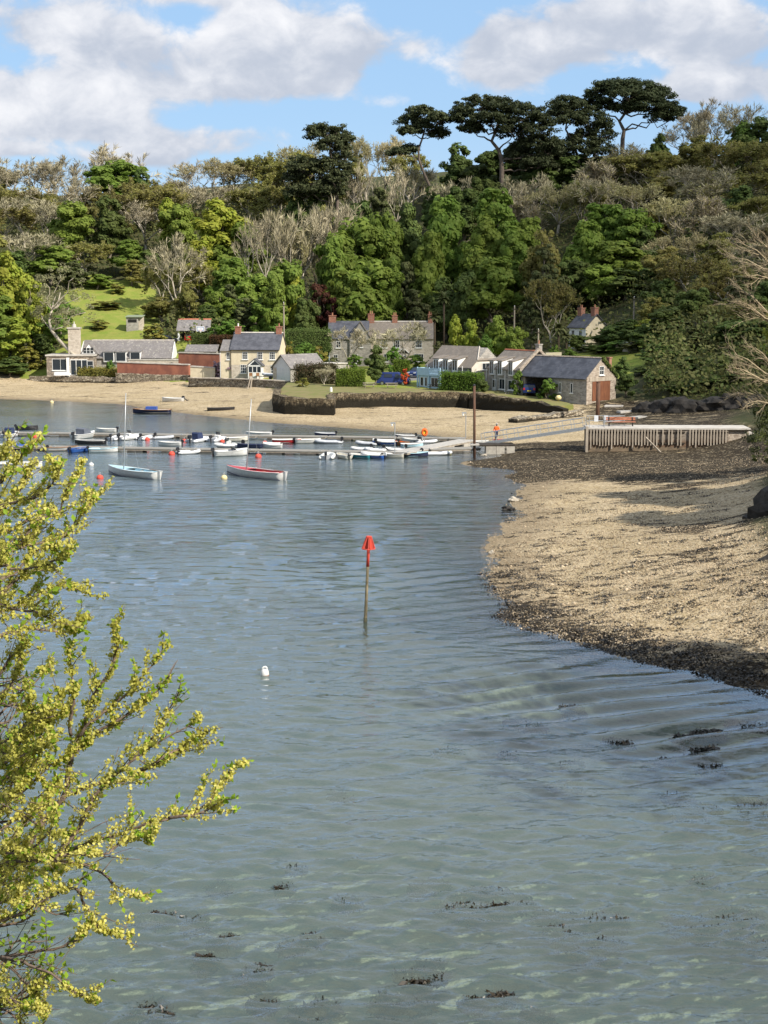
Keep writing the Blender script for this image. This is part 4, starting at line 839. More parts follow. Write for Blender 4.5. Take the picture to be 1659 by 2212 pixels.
# --- carport on the hillside, shed
h, w = house('carport', 'open fronted carport with a slate roof and red ridge up behind the cream wall', 384, 279, 452, 279, 7.5, 'carport')
mb = MB(); [mb.box(x - .16, x + .16, 0, .3, -1, 2.3) for x in (.2, w * .48, w - .2)]; mb.build('post', M_WHITE, h)
MB().box(0, w, 4.8, 5.0, -1, 2.3).build('back_wall', M_DARKT, h)
MB().prism([(0, 2.305), (5, 2.305), (2.5, 4.1)], w - .12, w, 'x').build('gable', M_TIMBER, h); MB().prism([(0, 2.305), (5, 2.305), (2.5, 4.1)], 0, .12, 'x').build('gable', M_TIMBER, h)
rf = gable_roof(w, 5, 2.3, 4.1, .35, .2).build('roof', M_SLATEG, h); MB().prism([(2.3, 4.14), (2.7, 4.14), (2.55, 4.36), (2.45, 4.36)], -.2, w + .2, 'x').build('ridge', M_TILE, rf)
h, w = house('garden_shed', 'small stone shed with a green felt roof alone on the bright field', 273, 288, 299, 288, gh(gX(285, 288), 288) + .7, 'shed')
MB().prism([(0, -1.2), (w, -1.2), (w, 2.0), (0, 2.0)], 0, 2.8, 'y').build('wall', M_STONEG, h)
MB().prism([(-.3, 2.005), (2.9, 2.305), (2.9, 2.42), (-.3, 2.12)], -.15, w + .9, 'x').build('roof', mat('roof_felt', (.25, .30, .20), (.20, .22, .16), .9), h)
MB().box(w + .01, w + .7, .3, 2.6, -1.2, 2.0).build('lean_to', M_STONE, h); MB().box(.35, w - .3, -.03, .01, 1.0, 1.6).build('dark_opening_panel', M_SHADE, h)  # dark panel on the solid wall paints the shade of an opening

# --- waterside bungalow: flat roofed stone room, tall chimney, long slate range with dormers
h, w = house('bungalow', 'long low stone bungalow with a slate roof, flat roofed front room and tall chimney', 106, 264, 386, 264, 2.0)
k = w / 280.0
wl = MB().box(0, 100 * k, -1.6, 5, -.8, 3.55).build('wall', M_STONED, h); MB().box(-.2, 100 * k + .2, -1.8, 5.2, 3.555, 3.8).build('flat_roof', M_CONC, h)
Mf = Matrix.Translation((0, -1.6, 0)); window(h, Mf, 12 * k, 1.05, 2.9, 2.05, (2, 1)); window(h, Mf, 79 * k, 1.0, 1.75, 1.75, (1, 2))
f = MB().obox(Mf, 51 * k, 51 * k + 3.0, -.05, .02, .2, 3.0).build('glazed_door', M_WHITE, h); mp = MB(); [mp.obox(Mf, 51 * k + .1 + i * .98, 51 * k + .95 + i * .98, -.07, -.03, .3, 2.85) for i in range(3)]; mp.build('pane', M_GLASS, f)
MB().box(43 * k, 43 * k + .5, -1.9, -1.603, -.5, 3.3).build('white_pier', M_WHITE, h)
st = MB().box(42 * k, 42 * k + 1.9, .6, 2.4, 3.81, 8.3).build('chimney', M_STONE, h); MB().box(42 * k - .15, 42 * k + 2.05, .45, 2.55, 8.305, 8.55).build('chimney_cap', M_CONC, st); MB().lathe([(.4, 0), (.32, .5), (.12, .6), (.1, 1.0)], (42 * k + .95, 1.5, 8.552), 10).build('chimney_pot', M_CONC, st)
MB().prism([(1.6, -.8), (9, -.8), (9, 3.2), (5.3, 6.0), (1.6, 3.2)], 100 * k + .02, 245 * k, 'x').build('long_range', M_STONEG, h)
MB().prism([(1.3, 3.0), (5.3, 6.05), (9.3, 3.0), (9.3, 3.12), (5.3, 6.2), (1.3, 3.12)], 66 * k, 262 * k, 'x').build('slate_roof', M_SLATEG, h)
MB().box(82 * k, 263 * k, 5.15, 5.45, 6.1, 6.28).build('ridge', M_RIDGE, h)
MB().prism([(1.6, 3.0), (9, 3.0), (5.3, 5.9)], 262.5 * k, 262.5 * k + .15, 'x').build('white_gable', M_WHITE, h)
fx = MB().prism([(1.7, 3.81), (8.9, 3.81), (5.3, 6.0)], 66 * k - .2, 66 * k - .05, 'x').build('glazed_gable', M_WHITE, h)
sg = MB().prism([(67 * k, 3.81), (67 * k + 3.2, 3.81), (67 * k + 1.6, 5.9)], 1.0, 3.6, 'y').build('cross_gable', M_SLATEG, h); MB().prism([(67 * k + .2, 3.9), (67 * k + 2.6, 3.9), (67 * k + 1.5, 5.5)], .9, .995, 'y').build('window', M_WHITE, sg)
mp = MB(); [mp.box(67 * k + .55 + i * .62, 67 * k + 1.05 + i * .62, .86, .91, 4.0 + j * .5, 4.42 + j * .5) for i in range(3) for j in range(2)]; mp.build('pane', M_GLASS, sg)
for u in (116, 142, 173): dormer(h, u * k, 1.9, 2.4, 1.8, 1.2, 2.6, M_WHITE, M_SLATEG, (1, 1), None, .1)
MB().box(246 * k, 281 * k, .2, 6, -.8, 2.85).build('end_room', M_STONE, h); MB().box(172 * k, 282 * k, -.2, .19, -.8, 2.75).build('yard_wall', M_STONE, h); MB().box(172 * k - .1, 282 * k + .1, -.3, .3, 2.755, 2.95).build('coping', M_CONC, h)

# --- blue balcony cottage (gable towards the beach on its right-hand side)
h, w = house('balcony_cottage', 'stone cottage with a pale blue balcony and verandah and three dormer windows', 922, 221, 1018, 214, 2.6)
d = 6.6; e, rg = 3.3, 6.0
kb = w / 96.0
MB().prism([(0, -1), (d, -1), (d, e), (d / 2, rg), (0, e)], 0, w, 'x').build('wall', M_STONEG, h)
MB().prism([(.02, -1), (d - .02, -1), (d - .02, e - .05), (d - 1.0, 4.15), (1.0, 4.15), (.02, e - .05)], w + .002, w + .04, 'x').build('rendered_gable', M_GREYR, h)
kk = (rg - e) / (d / 2); rf = MB()
hz_ = 4.15; hy = (hz_ - e) / kk; wr2 = w - 1.7
rf.prism([(-.3, e - kk * .3 + .03), (d / 2, rg + .03), (d / 2, rg + .15), (-.3, e - kk * .3 + .15)], -.2, wr2, 'x'); rf.prism([(d / 2 + .004, rg + .03), (d + .3, e - kk * .3 + .03), (d + .3, e - kk * .3 + .15), (d / 2 + .004, rg + .15)], -.2, wr2, 'x')
rf.add([(wr2, -.3, e - kk * .3 + .15), (w + .2, -.3, e - kk * .3 + .15), (w + .2, hy, hz_ + .15), (wr2, d / 2, rg + .15), (w + .2, d - hy, hz_ + .15), (w + .2, d + .3, e - kk * .3 + .15), (wr2, d + .3, e - kk * .3 + .15), (w + .2, -.3, e - kk * .3 + .03), (w + .2, hy, hz_ + .03), (w + .2, d - hy, hz_ + .03), (w + .2, d + .3, e - kk * .3 + .03), (wr2, -.3, e - kk * .3 + .03)], [(0, 1, 2, 3), (3, 2, 4), (3, 4, 5, 6), (1, 7, 8, 2), (2, 8, 9, 4), (4, 9, 10, 5), (11, 7, 1, 0)])
rf = rf.build('roof', M_SLATEW, h); MB().tube((wr2, d / 2, rg + .17), (w + .2, hy, hz_ + .18), .08, n=5).build('hip_ridge', M_RIDGE, rf)
window(h, face_right(w + .045), 2.1, 2.85, 2.3, 1.0, (3, 1))
for u in (1.7, 3.6, 5.5): dormer(h, u * w / 9, 1.15, 2.55, 1.75, -.34, 2.6, M_WHITE, M_SLATEW, (2, 1), None, .2)
for u in (.5, 4.2, 7.6): drainpipe(h, u * w / 9, -.4, -.5, 3.4)
vr = MB(); vr.box(-1.2, 3.6, -2.2, -.4, 2.1, 2.35); vr.box(-1.2, 1.3, -2.2, -2.12, 2.355, 3.2); vr.box(-1.2, -1.12, -2.1, -.4, 2.355, 3.2)
vr.box(1.3, 3.6, -2.2, -2.12, 3.1, 3.2); [vr.box(1.3 + i * .23, 1.3 + i * .23 + .1, -2.19, -2.13, 2.355, 3.095) for i in range(11)]; [vr.box(x, x + .14, -2.24, -2.09, -.5, 3.3) for x in (-1.3, 1.2, 3.5)]
vr.v = [(x + 1.5, y, z - .2) for x, y, z in vr.v]; vr.build('balcony', M_BLUEP, h)
vd = MB(); vd.box(-1.15, 3.3, -2.0, -.4, -.5, 2.095); vd.v = [(x + 1.5, y, z - .2) for x, y, z in vd.v]; vd.build('verandah', M_BLUEP, h); Mv = Matrix.Translation((1.5, -2.0, -.2))
for u, w2 in ((-.75, .7), (.2, .55), (1.55, 1.5)): window(h, Mv, u, .5, w2, 1.35, (2 if w2 > 1 else 1, 1), sill=False)

# --- stone cottage with three white cheeked dormers
h, w = house('dormer_cottage', 'grey stone cottage with three white sided dormers joined to the boathouse', 1053, 214, 1121, 208, 2.4)
d = 6.4; e, rg = 3.45, 5.85
MB().prism([(0, -1), (d, -1), (d, e), (d / 2, rg), (0, e)], 0, w, 'x').build('wall', M_STONEG, h)
rf = gable_roof(w, d, e, rg, .3, .02).build('roof', M_SLATEW, h); ridge_cap(rf, w, d, rg, M_TILE, .0)
MB().prism([(-.25, e - .2), (d / 2, rg + .12), (d + .25, e - .2), (d + .25, e + .2), (d / 2, rg + .55), (-.25, e + .2)], w + .03, w + .5, 'x').build('gable_coping', M_STONEB, h)
for u in (.12, .38, .72): dormer(h, u * w, 1.0, 2.5, 2.0, -.36, 2.7, M_GREYP, M_SLATEW, (2, 1), M_WHITE, .22)
for u in (.02, .3, .62): drainpipe(h, u * w, -.35, -.4, 3.2)
door(h, FRONT, .16 * w, -.2, .9, 2.1, M_GREYP, True); window(h, FRONT, .38 * w, .5, 1.3, 1.5, (2, 1)); window(h, FRONT, .66 * w, .5, 1.5, 1.4, (2, 1))
chimney(rf, w - .4, d / 2 + .6, rg - .4, 1.5, .8, .6, M_STONEG, 1)

# --- boathouse: long slate roof, open cart bay at one end, gable with a rusty door
h, w = house('boathouse', 'stone boathouse with a long dark slate roof and a big rusty brown door', 1124, 207.2, 1266, 198.5, 2.3, 'boathouse')
d = 6.2; e, rg = 2.85, 5.35
kb = w / 146.0
MB().prism([(0, -1.2), (d, -1.2), (d, e), (d / 2, rg), (0, e)], 62 * kb, w, 'x').build('wall', M_STONEG, h)
MB().box(0, 62 * kb - .01, d - .4, d, -1.2, e).build('back_wall', M_DARKT, h); MB().box(0, .4, 0, d - .41, -1.2, e - .05).build('end_wall', M_STONEG, h)
pt = MB(); pt.prism([(.1, -1), (.5, -1), (.15, e - .1), (-.2, e - .1)], .05, .35, 'y', M=Matrix.Translation((.7, -.1, 0))); pt.build('raking_post', M_TIMBER, h)
rf = gable_roof(w, d, e, rg, .3, .02).build('roof', M_SLATEB, h); ridge_cap(rf, w, d, rg, M_STONEB, 0)
gf = MB(); gf.prism([(0, -1.3), (d, -1.3), (d, e), (d / 2, rg - .03), (0, e)], w + .001, w + .06, 'x'); gf.build('gable_front', M_STONEB, h)
Mr = face_right(w + .06)
MB().obox(Mr, 1.15, 4.9, -.06, .0, -.25, 2.35).build('door', M_RUST, h)
MB().obox(Mr, .55, 5.4, -.05, .0, 2.38, 2.85).build('lintel', M_TIMBER, h)
window(h, Mr, 2.6, 3.2, .95, 1.2, (2, 2))
for u in (87, 112): window(h, FRONT, u * kb, .75, .42, 1.35, (1, 1))
iv = np.random.default_rng(3); n = 900; q = iv.uniform(0, 1, n); Cn = np.stack([w + iv.uniform(-.3, .3, n), d / 2 + q * (d / 2 + .2), rg - q * (rg - e) + iv.uniform(-.15, .35, n)], 1)
Vv, Qq = cards(Cn, norm(iv.normal(size=(n, 3)) + np.array([1, 0, .5])), .17, iv); link('ivy', np_mesh('ivy', Vv, Qq), LEAF['darkleaf'], h)
chimney(rf, w + .0, d / 2 + 1.6, rg - 1.2, 1.4, .5, .5, M_BRICK, 0)

# --- small upper house among the trees
h, w = house('upper_house', 'small white house with two brick chimneys higher up among dark trees', 1229, 264.5, 1265, 260.8, 7.6)
MB().prism([(0, -2), (4.8, -2), (4.8, 3.1), (2.4, 5.2), (0, 3.1)], 0, w, 'x').build('wall', M_CREAM, h)
MB().box(.02, w - .02, -.04, -.003, -1.5, 3.0).build('white_front', M_WHITE, h)
rf = gable_roof(w, 4.8, 3.1, 5.2, .35, .3).build('roof', M_SLATE, h); chimney(rf, .4, 2.4, 4.8, 1.6, 1.0, .9, pots=2); chimney(rf, w - .5, 2.4, 4.8, 1.7, 1.0, .9, pots=1)
window(h, Matrix.Translation((0, -.045, 0)), 2.7, 1.3, .8, 1.2, (2, 1)); window(h, Matrix.Translation((0, -.045, 0)), .7, 1.3, .8, 1.2, (2, 1)); gutter(h, -.2, w + .2, -.38, 2.9)

# ------------------------------------------------------------------ walls
def wall_run(name, label, pts, thick, m, cap=None, seed=1, jag=.12, cat='wall', step=.9):
    """a masonry wall along (x, y, foot, top): uneven faces, ragged top, optional coping"""
    rng = np.random.default_rng(seed); P3 = []
    for (a, b_) in zip(pts[:-1], pts[1:]):
        n = max(1, int(math.hypot(b_[0] - a[0], b_[1] - a[1]) / step))
        P3 += [[a[j] + (b_[j] - a[j]) * i / n for j in range(4)] for i in range(n)]
    P3.append(list(pts[-1])); k = len(P3); vs = []; lv = [0, .25, .5, .75, 1]
    org = Vector((P3[0][0], P3[0][1], min(q[2] for q in P3)))
    for i, (x, y, z0, z1) in enumerate(P3):
        a, c = P3[max(i - 1, 0)], P3[min(i + 1, k - 1)]; tx, ty = c[0] - a[0], c[1] - a[1]; L = math.hypot(tx, ty); nx, ny = ty / L, -tx / L
        for side in (1, -1):
            for l in lv:
                off = thick / 2 * side * (1.12 - .12 * l) + rng.normal() * jag * .35 * (1 if l < 1 else .5)
                vs.append((x + nx * off - org.x, y + ny * off - org.y, z0 - .8 * (l == 0) + (z1 - z0) * l + (rng.normal() * jag * .6 if l == 1 else 0) - org.z))
    n = len(lv); fs = []
    for i in range(k - 1):
        p, q = i * 2 * n, (i + 1) * 2 * n
        for j in range(n - 1): fs += [(p + j, q + j, q + j + 1, p + j + 1), (p + n + j, p + n + j + 1, q + n + j + 1, q + n + j)]
        fs.append((p + n - 1, q + n - 1, q + 2 * n - 1, p + 2 * n - 1))
    for p in (0, (k - 1) * 2 * n): fs += [(p + j, p + j + 1, p + n + j + 1, p + n + j) for j in range(n - 1)]
    o = empty(name, org, 0, label, cat); MB().add(vs, fs).build('masonry', m, o)
    if cap:
        cb = MB()
        for i in range(k - 1):
            A, B = P3[i], P3[i + 1]; d_ = Vector((B[0] - A[0], B[1] - A[1], B[3] - A[3])); L = d_.length; r = math.atan2(d_.y, d_.x)
            cb.obox(Matrix.Translation((A[0] - org.x, A[1] - org.y, A[3] - org.z + rng.uniform(.02, .05))) @ Matrix.Rotation(r, 4, 'Z') @ Matrix.Rotation(-math.asin(d_.z / L), 4, 'Y'), .012, L - .012, -thick / 2 - .1, thick / 2 + .1, .0, .13 + rng.uniform(0, .06))
        cb.build('coping', cap, o)
    return o
def wp(px, Y, z0, z1): return (gX(px, Y, z0), Y, z0, z1)
wall_run('garden_wall', 'red rendered wall with pale coping standing above the beach', [wp(256, 259, 1.0, 4.55), wp(410, 255, 1.0, 4.3)], .7, M_REDR, M_CONC, 1, .05)
wall_run('wall_footing', 'dark stone base of the red rendered beach wall', [wp(252, 258.2, .8, 2.75), wp(412, 254.2, .8, 2.55)], .75, M_SEAW, None, 2, .14)
wall_run('garden_wall', 'bright cream stone wall with flat coping at the end of the red wall', [wp(413, 253, 1.5, 4.1), wp(466, 252, 1.5, 3.9)], .6, M_CREAM, M_CONC, 3, .06)
wall_run('garden_wall', 'red rendered wall with pale coping beside the cream cottage', [wp(388, 262, 2.2, 6.1), wp(478, 259, 2.2, 6.0)], .6, M_REDR, M_RIDGE, 4, .05)
h = empty('lean_to_shed', (gX(402, 264.5, 3), 264.5, 3), 0, 'grey slate lean to roof rising behind the second red wall', 'shed'); MB().box(0, 5.4, 0, 3.2, -1, 3.3).build('wall', M_STONEG, h); MB().prism([(-.3, 3.2), (3.3, 4.3), (3.3, 4.42), (-.3, 3.32)], -.2, 5.6, 'x').build('roof', M_SLATEG, h)
wall_run('sea_wall', 'low rough sea wall in front of the bungalow lawn', [wp(66, 263, .7, 2.05), wp(160, 261.5, .8, 2.0), wp(252, 259.5, .8, 1.95)], .9, M_SEAW, None, 5, .16)
wall_run('sea_wall', 'weedy stone sea wall below the cream cottage garden', [wp(411, 249, .7, 2.35), wp(480, 245, .8, 2.45), wp(560, 239.5, .9, 2.6), wp(622, 234, 1.0, 2.6)], .9, M_SEAW, M_STONE, 6, .14)
# quay: bastion and back wall of the old basin, with a grass top
Zg = 2.62
qa = gz(597, 887, .6); qb = gz(717, 897, .4); qc = gz(716, 872, Zg - 2.2)
q0 = (qa.x, qa.y, .2, Zg + .12); q1 = (qb.x, qb.y, .1, Zg + .05)
wall_run('quay_wall', 'weed hung bastion wall at the corner of the old stone quay', [(gX(600, 212, 2), 212, .4, Zg + .3), (q0[0], q0[1], .3, Zg + .3), (q1[0] - 6, q1[1] + 2.2, .2, Zg + .05), (q1[0], q1[1], .2, Zg - .1), (gX(713, 204, 2), 204, .3, Zg + .1)], 1.0, M_QUAYW, None, 7, .16, 'quay wall')
wall_run('quay_wall', 'long weed covered quay wall along the back of the basin', [wp(712, 204.2, .4, Zg + .15), wp(800, 205.5, .5, Zg + .12), wp(900, 206.5, .6, Zg + .15), wp(1000, 206.5, .7, Zg + .15), wp(1016, 205, .7, Zg + .15)], 1.0, M_QUAYW, None, 8, .14, 'quay wall')
wall_run('quay_wall', 'curved dark quay wall dropping towards the boathouse slip', [wp(1018, 204.8, .7, Zg + .15), wp(1060, 202.5, .7, Zg + .05), wp(1110, 199, .7, 2.45), wp(1165, 196, .7, 2.15), wp(1222, 192, .6, 1.5)], 1.0, M_QUAYW, None, 9, .16, 'quay wall')
lp = [(q0[0] + .3, q0[1] + .2), (q1[0] - 6, q1[1] + 2.5), (q1[0] - .2, q1[1] + .4), (gX(713, 204), 204.2), (gX(800, 205.5), 205.6), (gX(900, 206.5), 206.6), (gX(1000, 206.5), 206.6), (gX(1060, 202.5), 202.6), (gX(1110, 199), 199.1), (gX(1150, 196.6), 196.8), (gX(1200, 194), 194), (gX(1240, 196), 196), (gX(1230, 200), 200), (gX(1110, 214), 214), (gX(1000, 218), 218), (gX(860, 222), 222), (gX(700, 228), 228), (gX(622, 234), 234), (gX(603, 212), 212)]
m_lawn = mat('quay_grass', (.155, .165, .045), (.21, .175, .075), .95, .55, .6, 7)
mb = MB(); n = len(lp); zt = [2.66 if y > 200 and x < 19 else 2.2 if x < 22 else 1.75 for x, y in lp]
mb.add([(x, y, z) for (x, y), z in zip(lp, zt)] + [(x, y, .3) for x, y in lp], [tuple(range(n))] + [(i, n + i, n + (i + 1) % n, (i + 1) % n) for i in range(n)])
lw = mb.build('quay_lawn', m_lawn); tag(lw, 'mown grass on top of the old quay', None, None, 'structure')
# low ruined slip wall in the basin
wall_run('slip_wall', 'low ruined stone slip running out from the quay across the sand', [wp(1108, 182, .5, 1.15), wp(1160, 184.5, .6, 1.35), wp(1250, 189, .7, 1.6)], 1.6, M_SEAW, None, 10, .2)
# tarmac of the lane by the van, and the lane climbing into the wood
mb = MB(); pts = [(876, 222), (905, 217), (918, 221), (918, 236), (890, 250), (862, 236)]
mb.add([(gX(a, Y, 3), Y, max(gh(gX(a, Y, 3), Y), 2.66 if Y < 223 else 2.6) + .06) for a, Y in pts], [tuple(range(len(pts)))])
ln = mb.build('lane', M_ASPH); tag(ln, 'tarmac lane between the blue van and the balcony cottage', None, None, 'structure')
# ------------------------------------------------------------------ boats and the harbour
def paint(name, c, rough=.35): return mat(name, c, tuple(x * .86 for x in c), rough, 3, .03)
H_WHITE = paint('white_hull', (.68, .68, .66)); H_CREAM = paint('cream_hull', (.70, .67, .58)); H_RED = paint('red_hull', (.50, .030, .035)); H_BLUE = paint('blue_hull', (.035, .12, .42)); H_NAVY = paint('navy_hull', (.025, .032, .075))
H_TEAL = paint('teal_hull', (.03, .22, .27)); H_SKY = paint('light_blue_deck', (.45, .68, .78)); H_GREY = paint('grey_tube', (.50, .52, .55), .5); H_LGREY = paint('pale_tube', (.70, .71, .72), .5); H_DARK = paint('dark_hull', (.035, .034, .036)); H_YEL = paint('yellow_cover', (.78, .66, .06), .6)
H_WOOD = mat('varnished_wood', (.30, .155, .07), (.20, .10, .045), .5, 4, .1, stretch=(.4, 3, 3)); H_NAVYC = mat('navy_canvas', (.030, .045, .11), (.022, .034, .08), .85, 3, .3); H_BLUEC = mat('blue_canvas', (.045, .10, .36), (.035, .08, .28), .85, 3, .3); H_GREYC = mat('grey_canvas', (.14, .155, .19), (.10, .115, .145), .85, 3, .3); H_WHITEC = mat('white_canvas', (.74, .74, .72), (.62, .62, .61), .85, 3, .3)
H_ENG = paint('engine_black', (.025, .026, .030), .3); H_ORANGE = paint('orange_plastic', (.85, .17, .03), .5); H_BUOY = paint('red_buoy', (.66, .085, .055), .6); H_YBUOY = paint('yellow_buoy', (.74, .62, .32), .5); H_WEED = mat('weedy_waterline', (.09, .085, .05), (.05, .05, .03), .9, 6)
H_SEAT = mat('boat_seat', (.42, .33, .22), (.34, .26, .17), .7, 4)
def hull_sections(L, B, D, transom=.82, sheer=.22, ns=11):
    """stations from transom to stem: list of (x, half beam, keel z, gunwale z)"""
    out = []
    for i in range(ns):
        t = i / (ns - 1); hb = B / 2 * (transom + (1 - transom) * math.sin(min(t / .45, 1) * math.pi / 2)) * (1 - max(0, (t - .5) / .5) ** 2.2 * .97)
        out.append((-L / 2 + L * t + (.05 * L * max(0, (t - .8) / .2)), max(hb, .02), -.12 + .16 * max(0, (t - .6) / .4) ** 2, D * (1 + sheer * (t - .35) ** 2 * 2.4)))
    return out
def hull(root, L, B, D, m, inner, rail, thwarts=2, transom=.82, seat=None, boot=None):
    S = hull_sections(L, B, D, transom); mb = MB(); vs = []; n = 9
    for (x, hb, k, g) in S:
        for j in range(n):
            a = (j / (n - 1) - .5) * 2; s = abs(a); y = hb * math.copysign(min(1, s ** .62) if s else 0, a); z = k + (g - k) * s ** 1.9; vs.append((x, y, z))
    fs = [(i * n + j, (i + 1) * n + j, (i + 1) * n + j + 1, i * n + j + 1) for i in range(len(S) - 1) for j in range(n - 1)]
    fs.append(tuple(range(n))); mb.add(vs, fs); h = mb.build('hull', m, root, True)
    vs = []
    for (x, hb, k, g) in S:
        f = max(.10, (g - k) * .35)
        for j in range(5): y, z = [(-hb * .93, g - .02), (-hb * .72, k + f), (0, k + f * .8), (hb * .72, k + f), (hb * .93, g - .02)][j]; vs.append((x + (.05 if x < 0 else -.06), y, z))
    MB().add(vs, [(i * 5 + j, i * 5 + j + 1, (i + 1) * 5 + j + 1, (i + 1) * 5 + j) for i in range(len(S) - 1) for j in range(4)] + [(4, 3, 2, 1, 0)]).build('interior', inner, root)
    pts = [(x, -hb, g) for x, hb, k, g in S] + [(x, hb, g) for x, hb, k, g in reversed(S)]; pts.append(pts[0])
    MB().path(pts, .045, 6).build('gunwale', rail, root, True)
    for i in range(thwarts):
        t = (i + .8) / (thwarts + .6); x, hb, k, g = S[int(t * (len(S) - 1))]; MB().box(x - .14, x + .14, -hb * .86, hb * .86, g - .17, g - .13).build('thwart', seat or H_SEAT, root)
    return S
def outboard(root, x, z=.45, s=1.0, up=False, m=None):
    """engine on the transom: cowling, leg and propeller"""
    M = Matrix.Translation((x, 0, z)) @ Matrix.Rotation(R(52 if up else 0), 4, 'Y') @ Matrix.Scale(s, 4)
    P = [(-.30, .02), (-.34, .26), (-.26, .42), (.0, .46), (.10, .34), (.08, .02)]
    mb = MB().prism(P, -.13, .13, 'y', M=M @ Matrix.Translation((-.02, 0, .05))); e = mb.build('outboard', m or H_ENG, root)
    MB().obox(M, -.17, -.03, -.05, .05, -.62, .065).build('engine_leg', H_ENG, e); MB().obox(M, -.24, .06, -.03, .03, -.72, -.623).build('propeller_skeg', H_ENG, e); MB().tube(M @ Vector((.07, 0, .2)), M @ Vector((.42, 0, .28)), .025, n=6).build('tiller', H_ENG, e)
    return e
GB = 'dinghies moored along the pontoons'
def floor_boat(name, label, px, py, rz, group, z=0.0, tilt=0):
    p = gz(px, py, 0); o = empty(name, (p.x, p.y, z), R(rz), label, 'boat', group); o.rotation_euler = (R(tilt), 0, R(rz)); o.scale = (.76,) * 3 if group == GB else (1, 1, 1); return o
GB = 'dinghies moored along the pontoons'
def dinghy(label, px, py, rz, L=3.3, B=1.45, hullm=None, inner=None, rail=None, eng=True, up=False, cover=None, thw=2, name='rowing_dinghy', group=GB, engm=None):
    o = floor_boat(name, label, px, py, rz, group); S = hull(o, L, B, .52, hullm or H_WHITE, inner or H_CREAM, rail or H_WHITE, thw)
    if eng: outboard(o, -L / 2 - .02, .42, .95, up, engm)
    if cover:
        vs = []; n = 5
        for (x, hb, k, g) in S[1:]:
            for j in range(n): a = (j / (n - 1) - .5) * 2; vs.append((x, hb * 1.07 * a, g + .02 + .26 * (1 - a * a) - (.10 if abs(a) == 1 else 0)))
        MB().add(vs, [(i * n + j, (i + 1) * n + j, (i + 1) * n + j + 1, i * n + j + 1) for i in range(len(S) - 2) for j in range(n - 1)]).build('cover', cover, o, True)
    return o
def inflatable(label, px, py, rz, L=3.0, B=1.6, r=.21, tube=None, eng=True, up=False, console=False, canopy=None, bow=None, name='inflatable_dinghy', es=1.0, group=GB, floorm=None):
    o = floor_boat(name, label, px, py, rz, group); tube = tube or H_GREY; hb = B / 2 - r; pts = []
    for i in range(5): pts.append((-L / 2 + (L * .62) * i / 4, -hb, r * .9))
    for i in range(1, 8): a = -math.pi / 2 + math.pi * i / 8; pts.append((L * .12 + (L * .36) * math.cos(a), hb * math.sin(a), r * .9 + .16 * math.cos(a)))
    for i in range(5): pts.append((-L / 2 + (L * .62) * (4 - i) / 4, hb, r * .9))
    n = len(pts); MB().path(pts, [r * .45] + [r] * (n - 2) + [r * .45], 10).build('tube', tube, o, True)
    MB().prism([(-L / 2 + .3, -hb), (L * .14, -hb), (L * .36, -hb * .5), (L * .42, 0), (L * .36, hb * .5), (L * .14, hb), (-L / 2 + .3, hb)], -.05, .10, 'z').build('floor', floorm or H_GREY, o)
    MB().box(-L / 2 + .28, -L / 2 + .34, -hb, hb, .02, .48).build('transom', H_DARK if tube is H_GREY else H_GREY, o)
    MB().path([(p[0] * 1.0, p[1] * 1.0 + math.copysign(r * .96, p[1] or 1) if i not in range(5, 12) else p[1] * (1 + r / max(hb, .1)), p[2]) for i, p in enumerate(pts[1:-1])], .03, 5).build('rubbing_strake', H_NAVY, o)
    MB().box(-.15, .12, -hb * 1.02, hb * 1.02, r * 1.35, r * 1.35 + .05).build('thwart', H_GREY, o)
    if eng: outboard(o, -L / 2 + .26, .48, es, up)
    if console:
        c = MB().prism([(-.35, .1), (.3, .1), (.2, .85), (-.1, .95), (-.35, .85)], -.38, .38, 'y', M=Matrix.Translation((.1, 0, 0))).build('console', H_WHITE, o)
        MB().prism([(.02, .86), (.16, .86), (.0, 1.35), (-.06, 1.35)], -.34, .34, 'y', M=Matrix.Translation((.1, 0, 0))).build('windscreen', M_GLASS, o); MB().box(-.85, -.45, -.3, .3, .1, .62).build('helm_seat', H_LGREY, o)
    if canopy:
        MB().prism([(-.75, .15), (-.85, 1.25), (-.65, 1.42), (.25, 1.35), (.55, .85), (.6, .15)], -.52, .52, 'y').build('canopy', canopy, o)
    if bow: MB().lathe([(r * 1.15, -.22), (r * 1.2, 0), (r * 1.0, .22)], (L * .44, 0, r + .1), 10).build('bow_cover', bow, o)
    return o
def launch(label, px, py, rz, L=4.4, B=1.75, canopy=None, hullm=None, name='motor_boat'):
    o = floor_boat(name, label, px, py, rz, GB); S = hull(o, L, B, .72, hullm or H_WHITE, H_LGREY, H_WHITE, 1, .9)
    vs = []; n = 5
    for (x, hb, k, g) in S[6:]:
        for j in range(n): a = (j / (n - 1) - .5) * 2; vs.append((x, hb * .97 * a, g + .01 + .16 * (1 - a * a)))
    MB().add(vs, [(i * n + j, (i + 1) * n + j, (i + 1) * n + j + 1, i * n + j + 1) for i in range(len(S) - 7) for j in range(n - 1)]).build('foredeck', H_WHITE, o, True)
    x = S[6][0]
    if canopy: MB().prism([(x - 1.25, .55), (x - 1.3, 1.45), (x - 1.0, 1.62), (x - .15, 1.5), (x + .45, .75)], -B * .42, B * .42, 'y').build('canopy', canopy, o)
    else: MB().prism([(x - .05, .78), (x + .35, .78), (x - .12, 1.18), (x - .18, 1.18)], -B * .4, B * .4, 'y').build('windscreen', M_GLASS, o); MB().box(x - .9, x - .5, -.45, .45, .2, .66).build('helm_seat', H_LGREY, o)
    outboard(o, -L / 2 - .02, .62, 1.15)
    return o
